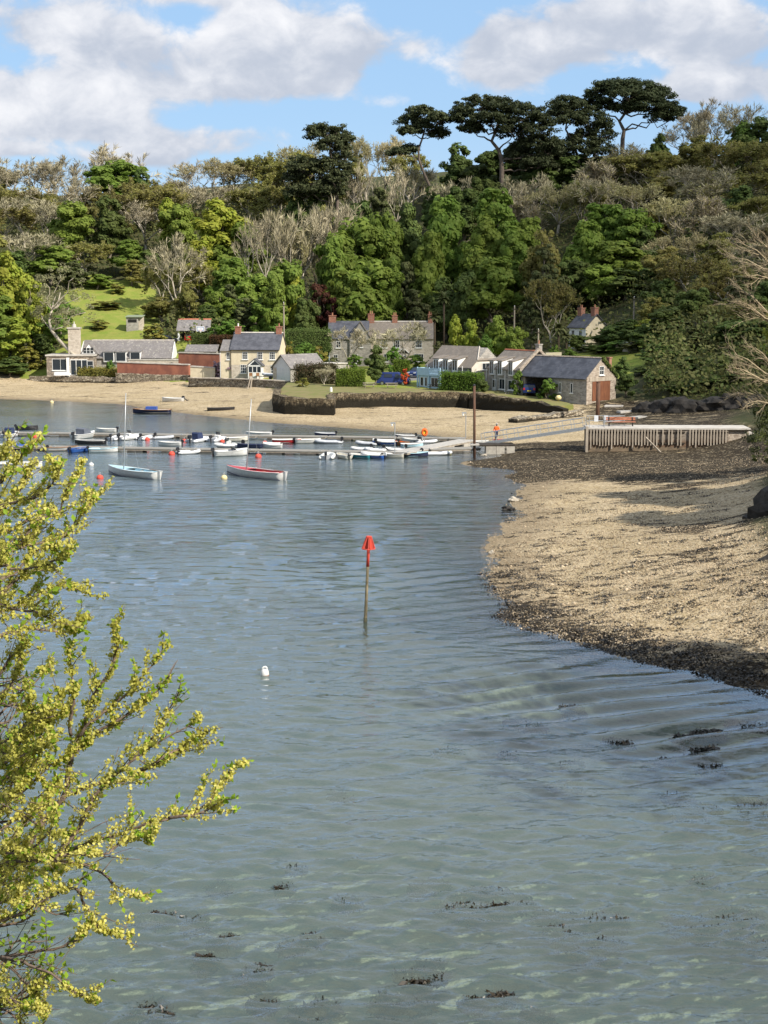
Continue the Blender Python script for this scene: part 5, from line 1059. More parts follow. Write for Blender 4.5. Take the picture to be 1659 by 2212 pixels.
# back pontoon, from the far end to the gangway
inflatable('big grey inflatable with a navy canopy at the far end of the back pontoon', 22, 943, 80, 4.6, 2.1, .27, H_LGREY, canopy=H_NAVYC, es=1.3, name='rigid_inflatable_boat')
dinghy('dark dinghy with a covered engine behind the far end of the back pontoon', 58, 928, 10, 3.2, 1.4, H_DARK, H_DARK, H_DARK)
launch('white motor boat with a grey canvas canopy on the back pontoon', 181, 947, 62, 4.6, 1.9, H_GREYC)
dinghy('plain white dinghy lying behind the back pontoon near the grey canopied boat', 231, 933.5, 180, 3.0, 1.3, H_WHITE, H_CREAM, eng=True)
inflatable('grey inflatable with a black engine squeezed beside the large white inflatable', 248, 950, 78, 3.4, 1.7, .23, H_LGREY, es=1.1)
inflatable('large plump white inflatable lying across the back pontoon behind the first mast', 278, 949, 55, 4.4, 2.1, .30, H_WHITE, es=1.2, name='rigid_inflatable_boat', console=True)
inflatable('pale inflatable with the red mooring buoy at its stern', 314, 949, 60, 3.0, 1.6, .22, H_LGREY, up=True)
inflatable('small grey inflatable pointing along the pontoon beside the red buoy', 352, 948, 12, 3.1, 1.5, .20, H_GREY, up=True)
inflatable('rigid inflatable with an upright navy canopy on the back pontoon', 428, 954, 62, 4.4, 2.0, .26, H_LGREY, canopy=H_NAVYC, es=1.35, name='rigid_inflatable_boat')
inflatable('grey and white inflatable with a console next to the navy canopied one', 470, 953, 60, 3.6, 1.8, .24, H_LGREY, console=True, es=1.1)
dinghy('white dinghy with pale inside just right of the console inflatable', 511, 952.5, 14, 3.0, 1.4, H_CREAM, H_CREAM, H_WHITE, eng=False)
dinghy('long flat white dinghy behind the pontoon under the second mast', 561, 941.5, 176, 3.8, 1.5, H_WHITE, H_WHITE, H_WHITE)
dinghy('red hulled white topped dinghy on the back pontoon', 618, 957, 4, 4.0, 1.5, H_RED, H_WHITE, H_WHITE, eng=False)
dinghy('white dinghy with a black engine between the red dinghy and the grey inflatable', 664, 957, 14, 3.6, 1.5, H_WHITE, H_CREAM, H_WHITE)
inflatable('long grey inflatable with its bow towards the white dinghy', 711, 957.5, 176, 4.0, 1.6, .22, H_GREY)
dinghy('dark dinghy with a grey engine behind the pontoon above the long grey inflatable', 703, 943, 175, 3.0, 1.4, H_NAVY, H_GREY, H_GREY)
inflatable('grey inflatable with a blue engine cover by the lamp post on the pontoon', 793, 961, 158, 3.4, 1.6, .22, H_GREY, up=True)
dinghy('blue dinghy with a white cover on the back pontoon', 833, 961, 172, 3.4, 1.5, H_BLUE, H_WHITE, H_WHITE, cover=H_WHITEC, eng=True)
dinghy('small wooden dinghy holding orange gear near the lamp post', 866, 962, 130, 2.6, 1.3, H_WOOD, H_ORANGE, H_WOOD, eng=False)
dinghy('white dinghy turned bow up against the pontoon near the orange gear', 890, 956, 150, 3.0, 1.4, H_WHITE, H_WHITE, H_WHITE, up=True)
dinghy('white dinghy with a blue band moored close to the slanting pontoon', 889, 966.5, 8, 3.0, 1.4, H_SKY, H_WHITE, H_WHITE, eng=False)
inflatable('grey inflatable lying along the slanting pontoon', 921, 957, 5, 3.0, 1.5, .2, H_LGREY, up=True)
dinghy('dark blue dinghy behind the pontoon below the lifebuoy', 876, 948, 178, 2.8, 1.3, H_NAVY, H_GREY, H_WHITE)
# front pontoon
dinghy('white dinghy with its oars shipped at the far end of the front pontoon', 13, 969, 175, 3.0, 1.4, H_WHITE, H_WHITE, H_WHITE, eng=False)
dinghy('white dinghy under a blue canvas cover behind the yellow elm', 50, 971, 168, 3.8, 1.7, H_WHITE, H_WHITE, H_WHITE, cover=H_BLUEC, up=True)
dinghy('white dinghy with a varnished wooden rail and its engine tilted up', 133, 974, 14, 4.0, 1.6, H_WHITE, H_WOOD, H_WOOD, up=True)
dinghy('bright blue dinghy with a black engine on the front pontoon', 171, 977, 55, 3.2, 1.5, H_BLUE, H_NAVY, H_BLUE)
dinghy('long dark dinghy with a windscreen behind the front pontoon', 196, 959, 178, 4.2, 1.5, H_DARK, H_DARK, H_WHITE)
dinghy('white dinghy painted light blue inside on the front pontoon', 222, 977, 10, 3.7, 1.6, H_WHITE, H_SKY, H_SKY)
dinghy('flat white dinghy with a black engine behind the front pontoon', 368, 963, 176, 3.2, 1.3, H_WHITE, H_WHITE, H_WHITE)
inflatable('grey inflatable with a large black engine on the front pontoon', 407, 980, 28, 3.3, 1.7, .23, H_LGREY)
inflatable('white inflatable with an upright console behind the front pontoon', 495, 966, 176, 4.2, 1.8, .25, H_WHITE, console=True, es=1.2, name='rigid_inflatable_boat')
launch('white motor boat with a low windscreen on the front pontoon', 497, 985, 22, 4.4, 1.8)
dinghy('low navy dinghy behind the front pontoon near the second mast', 541, 968, 176, 3.4, 1.3, H_NAVY, H_NAVY, H_NAVY, eng=False)
dinghy('white dinghy under a white cover on the far side of the front pontoon', 590, 968, 178, 2.6, 1.3, H_WHITE, H_WHITE, H_WHITE, cover=H_WHITEC, eng=False)
inflatable('fat white inflatable with its stern and engine turned to the open water', 708, 990, 84, 3.8, 2.1, .27, H_WHITE, es=1.2)
dinghy('white dinghy with a black engine between the fat inflatable and the teal dinghy', 742, 990, 118, 3.2, 1.5, H_CREAM, H_CREAM, H_WHITE)
dinghy('teal hulled dinghy with a cream inside', 777, 990, 158, 3.0, 1.5, H_TEAL, H_CREAM, H_WHITE, eng=False)
dinghy('blue dinghy with a white engine and a white cover', 806, 990, 152, 3.3, 1.5, H_BLUE, H_WHITE, H_WHITE, cover=H_WHITEC, engm=H_WHITE)
dinghy('plain white flat bottomed dinghy under the lamp post', 846, 988.5, 176, 3.2, 1.4, H_CREAM, H_WHITE, H_WHITE, eng=False)
dinghy('navy dinghy painted light blue inside beside the slanting pontoon', 896, 986.5, 8, 3.3, 1.5, H_NAVY, H_SKY, H_SKY, eng=False)
inflatable('long pale inflatable with a yellow bow cover by the landing stage', 940, 983, 4, 4.4, 1.5, .22, H_LGREY, bow=H_YEL, up=True)
inflatable('white inflatable behind the front pontoon beside the lamp post', 783, 973, 172, 3.2, 1.5, .2, H_WHITE, up=True)
inflatable('grey inflatable with a pale engine behind the front pontoon', 812, 975, 168, 3.0, 1.5, .2, H_LGREY, up=True)
inflatable('pale inflatable between the two pontoons below the orange gear', 854, 974, 174, 3.2, 1.5, .2, H_WHITE)
dinghy('white rowing boat lying behind the tall brown mooring pile', 1026, 961, 6, 3.6, 1.3, H_WHITE, H_WHITE, H_WHITE, eng=False)
o = dinghy('narrow red kayak beached below the gangway', 1070, 961, 12, 2.2, .7, H_RED, H_RED, H_RED, eng=False, thw=1, name='kayak', group=None); o['category'] = 'kayak'; o.location.z = .32; o.scale = (.6, .6, .5); o.location.x += .35
dinghy('long white dinghy afloat behind the yellow elm twigs', 30, 1012, 4, 4.8, 1.7, H_WHITE, H_CREAM, H_WHITE, eng=False, group=None)
# beach boats
o = dinghy('white tender pulled up on the sand with its engine tilted', 375, 868, 172, 3.2, 1.4, H_WHITE, H_WHITE, H_WHITE, up=True, group=None); o.location = gz(375, 867.5, .42)
o = dinghy('dark hulled boat with a blue bundle aboard at the edge of the beach', 330, 893, 178, 5.0, 1.7, H_NAVY, H_CREAM, H_WOOD, eng=False, group=None); MB().box(-.6, .9, -.5, .5, .35, .95).build('blue_bundle', H_BLUEC, o)
o = dinghy('black rowing boat grounded on the sand', 476, 890, 6, 3.6, 1.4, H_DARK, H_DARK, H_DARK, eng=False, group=None); o.location = gz(476, 889.5, .12)

# the two sailing dinghies on moorings
def sailboat(label, bow, stern, hullm, inner, deckm, mast_px):
    a, c = gz(*bow, 0), gz(*stern, 0); mid = (a + c) / 2; d = a - c; L = d.length
    o = empty('sailing_dinghy', mid, math.atan2(d.y, d.x), label, 'sailing boat'); B = 1.75
    S = hull_sections(L, B, .62, .62, .25, 13); n = 9; vs = []
    for (x, hb, k, g) in S:
        for j in range(n): q = (j / (n - 1) - .5) * 2; s = abs(q); vs.append((x, hb * math.copysign(min(1, s ** .6) if s else 0, q), k - .1 + (g - k + .1) * s ** 1.7))
    hu = MB().add(vs, [(i * n + j, (i + 1) * n + j, (i + 1) * n + j + 1, i * n + j + 1) for i in range(len(S) - 1) for j in range(n - 1)] + [tuple(range(n))]).build('hull', hullm, o, True)
    st = MB()
    for sgn in (-1, 1): st.path([(x, sgn * hb * .80, k + .10 + .10 * max(0, (i - 8) / 4)) for i, (x, hb, k, g) in enumerate(S)], .045, 5)
    st.build('boot_stripe', H_NAVY, hu)
    dk = []; fsd = []
    def strip(ii, y0, y1):
        b = len(dk)
        for i in ii: x, hb, k, g = S[i]; dk.extend([(x, y0 * hb, g + .01 + .05 * (1 - y0 * y0)), (x, y1 * hb, g + .01 + .05 * (1 - y1 * y1))])
        fsd.extend([(b + 2 * i, b + 2 * i + 2, b + 2 * i + 3, b + 2 * i + 1) for i in range(len(list(ii)) - 1)])
    strip(range(7, 13), -.98, 0); strip(range(7, 13), 0, .98); strip(range(0, 8), -.98, -.66); strip(range(0, 8), .66, .98); strip(range(0, 2), -.66, .66)
    MB().add(dk, fsd).build('deck', deckm, o)
    vs = []
    for (x, hb, k, g) in S[1:8]: vs += [(x, -hb * .66, g), (x, -hb * .55, k + .22), (x, hb * .55, k + .22), (x, hb * .66, g)]
    MB().add(vs, [(i * 4 + j, i * 4 + j + 1, (i + 1) * 4 + j + 1, (i + 1) * 4 + j) for i in range(6) for j in range(3)]).build('cockpit', inner, o)
    for i in (3, 5): x, hb, k, g = S[i]; MB().box(x - .13, x + .13, -hb * .62, hb * .62, g - .16, g - .11).build('thwart', H_SEAT, o)
    pts = [(x, -hb, g) for x, hb, k, g in S] + [(x, hb, g) for x, hb, k, g in reversed(S)]; MB().path(pts, .04, 6).build('gunwale', H_WHITE, o, True)
    Y = mid.y; mp = [gy(px, py, Y) for px, py in mast_px]; inv = Matrix.Rotation(-math.atan2(d.y, d.x), 4, 'Z')
    l0, l1 = inv @ (mp[0] - mid), inv @ (mp[1] - mid); l0.z = .45; ms = MB().path([l0, l0.lerp(l1, .5) , l1], [.055, .05, .035], 8).build('mast', M_STEEL, o, True)
    x0 = S[0][0]; rd = MB().box(x0 - .32, x0 - .02, -.03, .03, -.2, .75).build('rudder', H_WHITE, o); MB().tube((x0 - .1, 0, .76), (x0 + 1.1, .05, .82), .025, n=6).build('tiller', H_WOOD, rd)
    st = MB()
    for tgt in ((S[12][0], 0, S[12][3]), (l0.x - .3, -S[7][1], S[7][3]), (l0.x - .3, S[7][1], S[7][3])): st.tube(l0.lerp(l1, .86), tgt, .008, n=4)
    st.build('rigging', M_STEEL, o)
    return o
sailboat('white sailing dinghy with a pale blue deck and bare mast', (240, 1023), (341, 1035.5), H_WHITE, H_SKY, H_SKY, [(267, 1020), (272, 849)])
sb = sailboat('white sailing dinghy with a red deck and bare mast', (496, 1024), (612, 1037), H_WHITE, H_RED, H_RED, [(532, 1022), (543, 862)])
# mooring buoys
def buoy(label, px, py, r, m, group, shape='ball', z=0):
    p = gz(px, py, 0); o = empty('mooring_buoy', (p.x, p.y, z), 0, label, 'buoy', group)
    MB().lathe([(r * .35, -r * .6), (r * .85, -r * .25), (r, r * .15), (r * .92, r * .55), (r * .6, r * .95), (r * .2, r * 1.1)], (0, 0, 0), 12).build('float', m, o, True)
    e = MB(); e.lathe([(r * .14, r * 1.08), (r * .14, r * 1.4)], (0, 0, 0), 6); e.path([(math.cos(a) * r * .22, 0, r * 1.55 + math.sin(a) * r * .22) for a in np.linspace(0, 6.28, 9)], r * .06, 5); e.build('ring', M_STEEL, o); return o
GR = 'red mooring buoys off the pontoons'
for l, px, py, r in [('red buoy off the far end of the back pontoon', 76, 945.5, .30), ('red buoy at the stern of the pale inflatable on the back pontoon', 318, 950.5, .30), ('red buoy off the bow of the navy canopied inflatable', 398, 953.5, .26), ('red buoy between the two pontoons beside the console inflatable', 480, 955, .28),
                     ('red buoy between the two pontoons left of the red dinghy', 572, 958, .28), ('red buoy left of the grey inflatable on the front pontoon', 371, 982.5, .34), ('red buoy beside the white motor boat with the low windscreen', 465, 985, .32), ('red buoy in front of the pontoon near the second mast', 558, 988, .34)]: buoy(l, px, py, r, H_BUOY, GR)
buoy('dark red buoy at the bow of the pale blue decked dinghy', 216, 1034, .32, H_BUOY, None); buoy('small white buoy above the pale blue decked dinghy', 197, 1005.5, .26, H_WHITE, None); buoy('cream buoy at the bow of the red decked dinghy', 484, 1034, .30, H_YBUOY, None); buoy('white buoy just behind the red decked dinghy', 553, 1021, .28, H_WHITE, None); buoy('yellow buoy off the far beach', 112, 870, .30, H_YBUOY, None)
# the white pick-up buoy with a handle
p = gz(572, 1459, 0); o = empty('pickup_buoy', p, .3, 'white oblong buoy with a moulded handle floating alone in open water', 'buoy'); o.scale = (.85, .85, .85)
mb = MB(); mb.lathe([(.14, -.14), (.20, -.08), (.215, .08), (.19, .24), (.135, .33)], n=16); mb.build('float', H_WHITE, o, True)
MB().path([(-.11, 0, .30), (-.11, 0, .38), (-.05, 0, .44), (.05, 0, .44), (.11, 0, .38), (.11, 0, .30)], .045, 8).build('handle', H_WHITE, o, True); MB().lathe([(.213, -.06), (.222, .0), (.219, .04)], n=16).build('waterline_band', mat('rust_stain', (.34, .16, .11), (.22, .11, .07), .9, 8), o, True)
# the red channel marker
p = gz(789, 1346, 0); top = gy(797, 1159, p.y); o = empty('channel_marker', p, 0, 'leaning red topped channel marker post standing in the water', 'marker post')
T = top - p; at_ = lambda f: T * f
MB().path([at_(-.12), at_(.02), at_(.37), at_(.70)], [.10, .085, .072, .068], 10).build('post', mat('weathered_post', (.30, .245, .15), (.17, .14, .08), .9, 4, .4, stretch=(2, 2, .6)), o, True)
MB().path([at_(-.12), at_(.0), at_(.065)], [.108, .098, .092], 10).build('weedy_foot', H_WEED, o, True)
MB().path([at_(.655), at_(.8), at_(.97)], [.078, .076, .076], 10).build('red_sleeve', H_BUOY, o, True)
cg = MB(); hb_, ht_ = at_(.862), at_(1.0); rb, rt = .32, .12
for k in range(8):
    a = k * 2 * math.pi / 8; cg.tube(hb_ + Vector((math.cos(a) * rb, math.sin(a) * rb, 0)), ht_ + Vector((math.cos(a) * rt, math.sin(a) * rt, 0)), .022, n=5)
for c_, r_ in ((hb_, rb), (ht_, rt)): cg.path([c_ + Vector((math.cos(a) * r_, math.sin(a) * r_, 0)) for a in np.linspace(0, 2 * math.pi, 17)], .026, 6)
for a in (.3, 1.35, 2.4): cg.tube(hb_ - Vector((math.cos(a) * rb, math.sin(a) * rb, 0)), hb_ + Vector((math.cos(a) * rb, math.sin(a) * rb, 0)), .022, n=5)
for a in (0.2, 1.77): u = Vector((math.cos(a), math.sin(a), 0)); cg.add([hb_ + u * .34, ht_ + u * .13, ht_ - u * .13, hb_ - u * .34, hb_ + u * .34 + Vector((.006, .006, 0)), ht_ + u * .13 + Vector((.006, .006, 0)), ht_ - u * .13 + Vector((.006, .006, 0)), hb_ - u * .34 + Vector((.006, .006, 0))], [(0, 1, 2, 3), (7, 6, 5, 4), (0, 4, 5, 1), (2, 6, 7, 3), (1, 5, 6, 2), (0, 3, 7, 4)])
cg.build('topmark_cage', H_BUOY, o)

# ------------------------------------------------------------------ pontoons
M_DECK = mat('pontoon_deck', (.30, .285, .25), (.22, .205, .185), .9, 3, .4, 9, stretch=(.3, 4, 1)); M_FLOAT = mat('pontoon_float', (.055, .052, .048), (.09, .085, .075), .9, 3); M_FLOATC = mat('concrete_float', (.44, .41, .35), (.33, .30, .26), .9, 2, .3)
GP = 'pontoon sections'
def pontoon(label, a, c, wd=1.6, z=.42, m=None, fl=None):
    A, B = gz(*a, z), gz(*c, z); d = B - A; L = d.length; o = empty('pontoon', (A.x, A.y, 0), math.atan2(d.y, d.x), label, 'pontoon', GP)
    mb = MB(); n = max(2, int(L / 1.2))
    for i in range(n): mb.box(L * i / n + .01, L * (i + 1) / n - .01, -wd / 2, wd / 2, z - .10, z)
    mb.build('deck', m or M_DECK, o); MB().box(.05, L - .05, -wd / 2 + .05, wd / 2 - .05, z - .24, z - .105).build('frame', M_TIMBER, o)
    k = max(1, round(L / 4.0))
    for i in range(k): x = L * (i + .5) / k; MB().box(x - .8, x + .8, -wd / 2 + .02, wd / 2 - .02, -.3, z - .245).build('float', fl or M_FLOAT, o)
    for x in (.6, L - .6): MB().prism([(-.18, 0), (.18, 0), (.12, .08), (-.12, .08)], -.05, .05, 'y', M=Matrix.Translation((x, -wd / 2 + .2, z + .002))).build('cleat', M_STEEL, o)
    return o
names = ['first', 'second', 'third', 'fourth', 'fifth', 'sixth', 'seventh']
b0, b1 = (-40, 932.5), (1008, 946); f0, f1 = (-40, 961.5), (858, 975.5)
for i in range(7):
    q = lambda t: (b0[0] + (b1[0] - b0[0]) * t, b0[1] + (b1[1] - b0[1]) * t); pontoon(names[i] + ' section of the back pontoon counted from its seaward end', q(i / 7), q((i + 1) / 7 - .003))
for i in range(6):
    q = lambda t: (f0[0] + (f1[0] - f0[0]) * t, f0[1] + (f1[1] - f0[1]) * t); pontoon(names[i] + ' section of the front pontoon counted from its seaward end', q(i / 6), q((i + 1) / 6 - .003))
pontoon('pale slanting pontoon joining the two long rows', (861, 976.5), (1009, 949.5), 2.0, .55, mat('pale_deck', (.46, .44, .40), (.37, .35, .32), .9, 3, .3), M_FLOATC)
pontoon('short pontoon leading to the brown mooring pile', (925, 969), (1034, 966.5), 1.8, .45)
p = gz(1034, 975, .3); o = empty('landing_stage', p, R(3), 'dark landing stage on concrete blocks at the foot of the gangway', 'landing stage')
MB().box(0, 3.75, 0, 2.4, .50, .66).build('deck', M_DARKT, o); [MB().box(x, x + 1.05, -.02, 1.2, -.5, .495).build('float', M_FLOATC, o) for x in (.75, 1.83, 2.66)]
# gangway with its hand rails
A = gz(1046, 958, .78); B = gy(1264, 918, 150.2); B.z = 2.72; d = B - A; L = d.length; o = empty('gangway', A, math.atan2(d.y, d.x), 'long sloping metal gangway with handrails up to the pier', 'gangway'); tl = math.asin(d.z / L); o.rotation_euler = (0, -tl, math.atan2(d.y, d.x))
MB().box(0, L, -.55, .55, -.06, .0).build('walkway', M_STEEL, o)
for s_ in (-1, 1):
    MB().box(0, L, s_ * .6 - .04, s_ * .6 + .04, -.14, .14).build('side_beam', M_STEEL, o); rl = MB(); rl.tube((0, s_ * .6, 1.1), (L, s_ * .6, 1.1), .035, n=6); rl.tube((0, s_ * .6, .6), (L, s_ * .6, .6), .025, n=6); rl.build('handrail', M_STEEL, o)
    ps = MB(); n = 9
    for i in range(n + 1): ps.tube((L * i / n, s_ * .6, .14), (L * i / n, s_ * .6, 1.1), .03, n=5)
    ps.build('railing_posts', M_STEEL, o)
# tall steel pile and its rusty neighbour
p = gz(1025, 984, .2); o = empty('mooring_pile', p, 0, 'tall thin brown mooring pile at the end of the short pontoon', 'pile'); tp = gy(1024.5, 833, p.y) - p; MB().path([(0, 0, -1), tp * .5, tp], [.14, .13, .13], 10).build('pile', M_RUSTP, o, True); MB().lathe([(.145, tp.z - .02), (.15, tp.z + .04), (.05, tp.z + .16)], (tp.x, tp.y, 0), 10).build('cap', M_BLACK, o); MB().box(-.45, .45, -.4, .4, 1.05, 1.18).build('pile_guide', M_CONC, o)
p = gz(1291, 905, 1.0); p.z = gh(p.x, p.y); o = empty('mooring_pile', p, 0, 'thick rusty pile standing in front of the boathouse door', 'pile'); t_ = gy(1291, 826, p.y) - p; MB().tube((0, 0, -.8), (0, 0, t_.z), .26, n=10).build('pile', M_RUSTP, o, True); MB().lathe([(.27, t_.z - .05), (.28, t_.z + .05), (.1, t_.z + .10)], n=10).build('cap', M_RUSTP, o)
# lamp posts on the pontoons, orange lifebuoy housing
for (px, py, pt, lab) in [(853, 979, 915, 'thin lamp post standing on the front end of the slanting pontoon'), (1006, 947, 893, 'thin lamp post standing on the far end of the slanting pontoon')]:
    p = gz(px, py, .56); o = empty('lamp_post', p, 0, lab, 'lamp post'); z1 = gy(px, pt, p.y).z - p.z; MB().tube((0, 0, 0), (0, 0, z1), .045, n=7).build('post', M_STEEL, o); l_ = MB().box(-.45, .05, -.09, .09, z1, z1 + .12).build('lamp_head', M_STEEL, o); MB().lathe([(.08, -.24), (.10, -.12), (.06, 0)], (-.3, 0, z1 - .002), 8).build('camera', M_WHITE, l_)
p = gz(917, 954, .5); o = empty('lifebuoy_stand', p, 0, 'orange lifebuoy in its housing on a post above the pontoon', 'lifebuoy'); zc = gy(917, 934, p.y).z - p.z; MB().tube((0, 0.1, 0), (0, .1, zc), .04, n=6).build('post', M_STEEL, o)
bk = MB().prism([(.36 * math.cos(a), zc + .46 * math.sin(a)) for a in np.linspace(0, 6.1, 14)], .0, .07, 'y').build('housing', H_ORANGE, o); MB().path([(.24 * math.cos(a), -.06, zc + .30 * math.sin(a)) for a in np.linspace(0, 2 * math.pi, 15)], .085, 8).build('lifebuoy', H_ORANGE, o, True); MB().box(-.1, .1, -.012, -.002, zc - .14, zc + .14).build('notice', H_YEL, bk)

# ------------------------------------------------------------------ the pier
a = gz(1270, 977, .3); Lp = gX(1568, 151) - a.x; o = empty('pier', (a.x, a.y, .3), R(-2.0), 'concrete block pier faced with a row of timber fenders', 'pier'); zt = 2.5
MB().box(0, Lp, 0, 3.4, -1, zt - .16).build('wall', M_BLOCK, o); MB().box(-.12, Lp + 2.2, -.1, 3.6, zt - .155, zt).build('deck', M_CONC, o)
MB().box(Lp + .003, Lp + 2.1, .25, 3.2, -1, zt - .16).build('end_wall', M_STONEB, o); MB().box(0, Lp, -.005, -.001, -1, .55).build('tide_stain', mat('tide_stain', (.20, .15, .10), (.13, .10, .07), .95, 2), o)
for i in range(46):
    x = .25 + i * (Lp - .5) / 45
    if i in (23, 25, 31, 32, 28): continue
    zb = .75 if i % 7 else .45; MB().box(x - .065, x + .065, -.22, -.11, zb + random.uniform(-.1, .1), zt - .18 + random.uniform(-.02, .04)).build('fender', M_TIMBER, o)
for x0, x1 in ((.1, Lp * .69), (Lp * .745, Lp - .05)):
    MB().box(x0, x1, -.108, -.008, .86, 1.02).build('rail', M_DARKT, o); MB().box(x0, x1, -.108, -.008, 2.0, 2.14).build('rail', M_DARKT, o)
mb = MB(); mb.box(-.28, -.02, -.30, -.02, -1.2, zt + .15); mb.box(-.28, -.02, .9, 1.2, -1.2, zt - .16); mb.build('corner_post', M_TIMBER, o)
for i, (w0, hh) in enumerate(((0, 2.0), (.5, 1.6), (1.0, 1.2), (1.5, .85))): MB().box(Lp + 2.103 + w0, Lp + 2.6 + w0, .3, 3, -1, hh).build('step', M_CONC, o)
o = empty('fender_plank', gz(1398, 977, .4), 0, 'loose timber plank leaning against the foot of the pier', 'plank'); MB().tube((1.35, -.7, -.05), (-.25, -.28, 1.55), .10, n=6).build('plank', M_TIMBER, o)
# railings with two notices, bench
o = empty('pier_railing', (a.x + .1, a.y + .1, zt + .3), R(-2), 'metal railing with two pale notices at the head of the gangway', 'railing'); mb = MB()
for p0, p1 in (((.0, 0), (.0, 2.6)), ((.0, 2.6), (3.9, 2.6)), ((1.55, .1), (1.55, 1.1)), ((1.55, 1.1), (3.9, 2.6))):
    for z in (.5, 1.0): mb.tube((*p0, z), (*p1, z), .03, n=6)
    for q in (p0, p1): mb.tube((*q, 0), (*q, 1.02), .03, n=6)
mb.build('rail', M_STEEL, o)
for x in (.75, 1.75): MB().box(x, x + .42, 2.52, 2.56, .42, 1.05).build('notice', M_GREYP, o)
pb = gz(1328, 913, 2.82); o = empty('bench', (pb.x, a.y + 1.9, zt + .302), R(-3), 'wooden bench on black supports on the pier', 'bench'); H_BSLAT = mat('bench_slat', (.50, .20, .115), (.38, .15, .09), .6, 3)
MB().box(-1.5, 1.5, -.25, .2, .42, .47).build('seat', H_BSLAT, o); bs = MB(); bs.box(-1.5, 1.5, .24, .29, .60, .72); bs.box(-1.5, 1.5, .26, .31, .76, .9); bs.build('backrest', H_BSLAT, o)
for x in (-1.2, 1.2): mb = MB(); mb.box(x - .05, x + .05, -.2, -.12, 0, .415); mb.box(x - .05, x + .05, .2, .237, 0, .9); mb.box(x - .05, x + .05, -.2, .2, .36, .415); mb.build('leg', M_BLACK, o)

# ------------------------------------------------------------------ the person walking down the gangway
fp = gz(1072, 950.5, .86); o = empty('person', fp, R(200), 'person in a bright orange jacket and navy trousers walking down the gangway', 'person')
M_SKIN = mat('skin', (.48, .29, .21), None, .6); M_JKT = mat('orange_jacket', (.88, .155, .03), (.78, .12, .02), .7, 6, .3); M_TRS = mat('navy_trousers', (.035, .045, .11), (.028, .036, .085), .85, 6, .2); M_HAIR = mat('grey_hair', (.42, .40, .38), (.33, .31, .30), .9, 20); M_BOOT = mat('black_boot', (.02, .02, .02), None, .6)
def skin(name, verts, edges, radii, m, parent, sub=2, rootv=0):
    me = bpy.data.meshes.new(name); me.from_pydata(verts, edges, []); me.materials.append(m); ob = bpy.data.objects.new(name, me); COL.objects.link(ob); ob.parent = parent
    sk = ob.modifiers.new('skin', 'SKIN'); sk.use_smooth_shade = True
    for i, r in enumerate(radii): d_ = me.skin_vertices[0].data[i]; d_.radius = (r, r) if not isinstance(r, tuple) else r; d_.use_root = (i == rootv)
    sb_ = ob.modifiers.new('sub', 'SUBSURF'); sb_.levels = sub; sb_.render_levels = sub; return ob
# local frame: x to the person's side, y the way they face
V_ = [(0, 0, .93), (0, .02, 1.15), (0, .04, 1.36), (0, .06, 1.47), (0, .09, 1.56), (0, .12, 1.66), (0, .115, 1.74),
      (.10, .0, .88), (.12, .10, .50), (.12, -.02, .10), (.12, .12, .04), (-.10, 0, .88), (-.12, -.06, .50), (-.12, -.24, .14), (-.12, -.12, .04),
      (.19, .04, 1.38), (.27, -.04, 1.12), (.29, .08, .90), (-.19, .04, 1.38), (-.28, .06, 1.12), (-.28, .22, .95)]
E_ = [(0, 1), (1, 2), (2, 3), (3, 4), (4, 5), (5, 6), (0, 7), (7, 8), (8, 9), (9, 10), (0, 11), (11, 12), (12, 13), (13, 14), (2, 15), (15, 16), (16, 17), (2, 18), (18, 19), (19, 20)]
R_ = [(.15, .11), (.14, .10), (.16, .11), .06, (.075, .085), (.085, .105), (.06, .07), .085, .06, .042, .045, .085, .06, .042, .045, .062, .045, .034, .062, .045, .034]
body = skin('body', V_, E_, R_, M_SKIN, o)
for s_, w_, dr in ((1, (.29, .08, .90), Vector((.0, .25, -1))), (-1, (-.28, .22, .95), Vector((0, .45, -.9)))):
    dr.normalize(); w_ = Vector(w_); vv = [w_, w_ + dr * .09]; ee = [(0, 1)]; rr = [.03, (.036, .02)]
    for j, ln_ in enumerate((.062, .072, .068, .052)):
        b_ = w_ + dr * .09 + Vector((s_ * .0, (j - 1.5) * .021, 0)); m1 = b_ + dr * ln_ * .55 + Vector((-s_ * .006, 0, 0)); e1 = m1 + (dr + Vector((-s_ * .35, 0, 0))).normalized() * ln_ * .5; k0 = len(vv); vv += [b_, m1, e1]; ee += [(1, k0), (k0, k0 + 1), (k0 + 1, k0 + 2)]; rr += [.0095, .009, .0075]
    k0 = len(vv); vv += [w_ + dr * .035 + Vector((0, .035, 0)), w_ + dr * .075 + Vector((-s_ * .012, .058, 0))]; ee += [(0, k0), (k0, k0 + 1)]; rr += [.011, .009]
    skin('hand', vv, ee, rr, M_SKIN, o, 1)
skin('jacket', [(0, 0, .90), (0, .02, 1.15), (0, .04, 1.38), (0, .06, 1.46), (.20, .04, 1.39), (.28, -.04, 1.12), (.30, .06, .94), (-.20, .04, 1.39), (-.29, .06, 1.12), (-.29, .20, .98)], [(0, 1), (1, 2), (2, 3), (2, 4), (4, 5), (5, 6), (2, 7), (7, 8), (8, 9)], [(.19, .145), (.18, .135), (.19, .14), .085, .085, .066, .05, .085, .066, .05], M_JKT, o, 2, 1)
skin('trousers', [(0, 0, .95), (.10, 0, .86), (.12, .10, .50), (.12, -.015, .12), (-.10, 0, .86), (-.12, -.06, .50), (-.12, -.23, .16)], [(0, 1), (1, 2), (2, 3), (0, 4), (4, 5), (5, 6)], [(.165, .12), .10, .078, .066, .10, .078, .066], M_TRS, o)
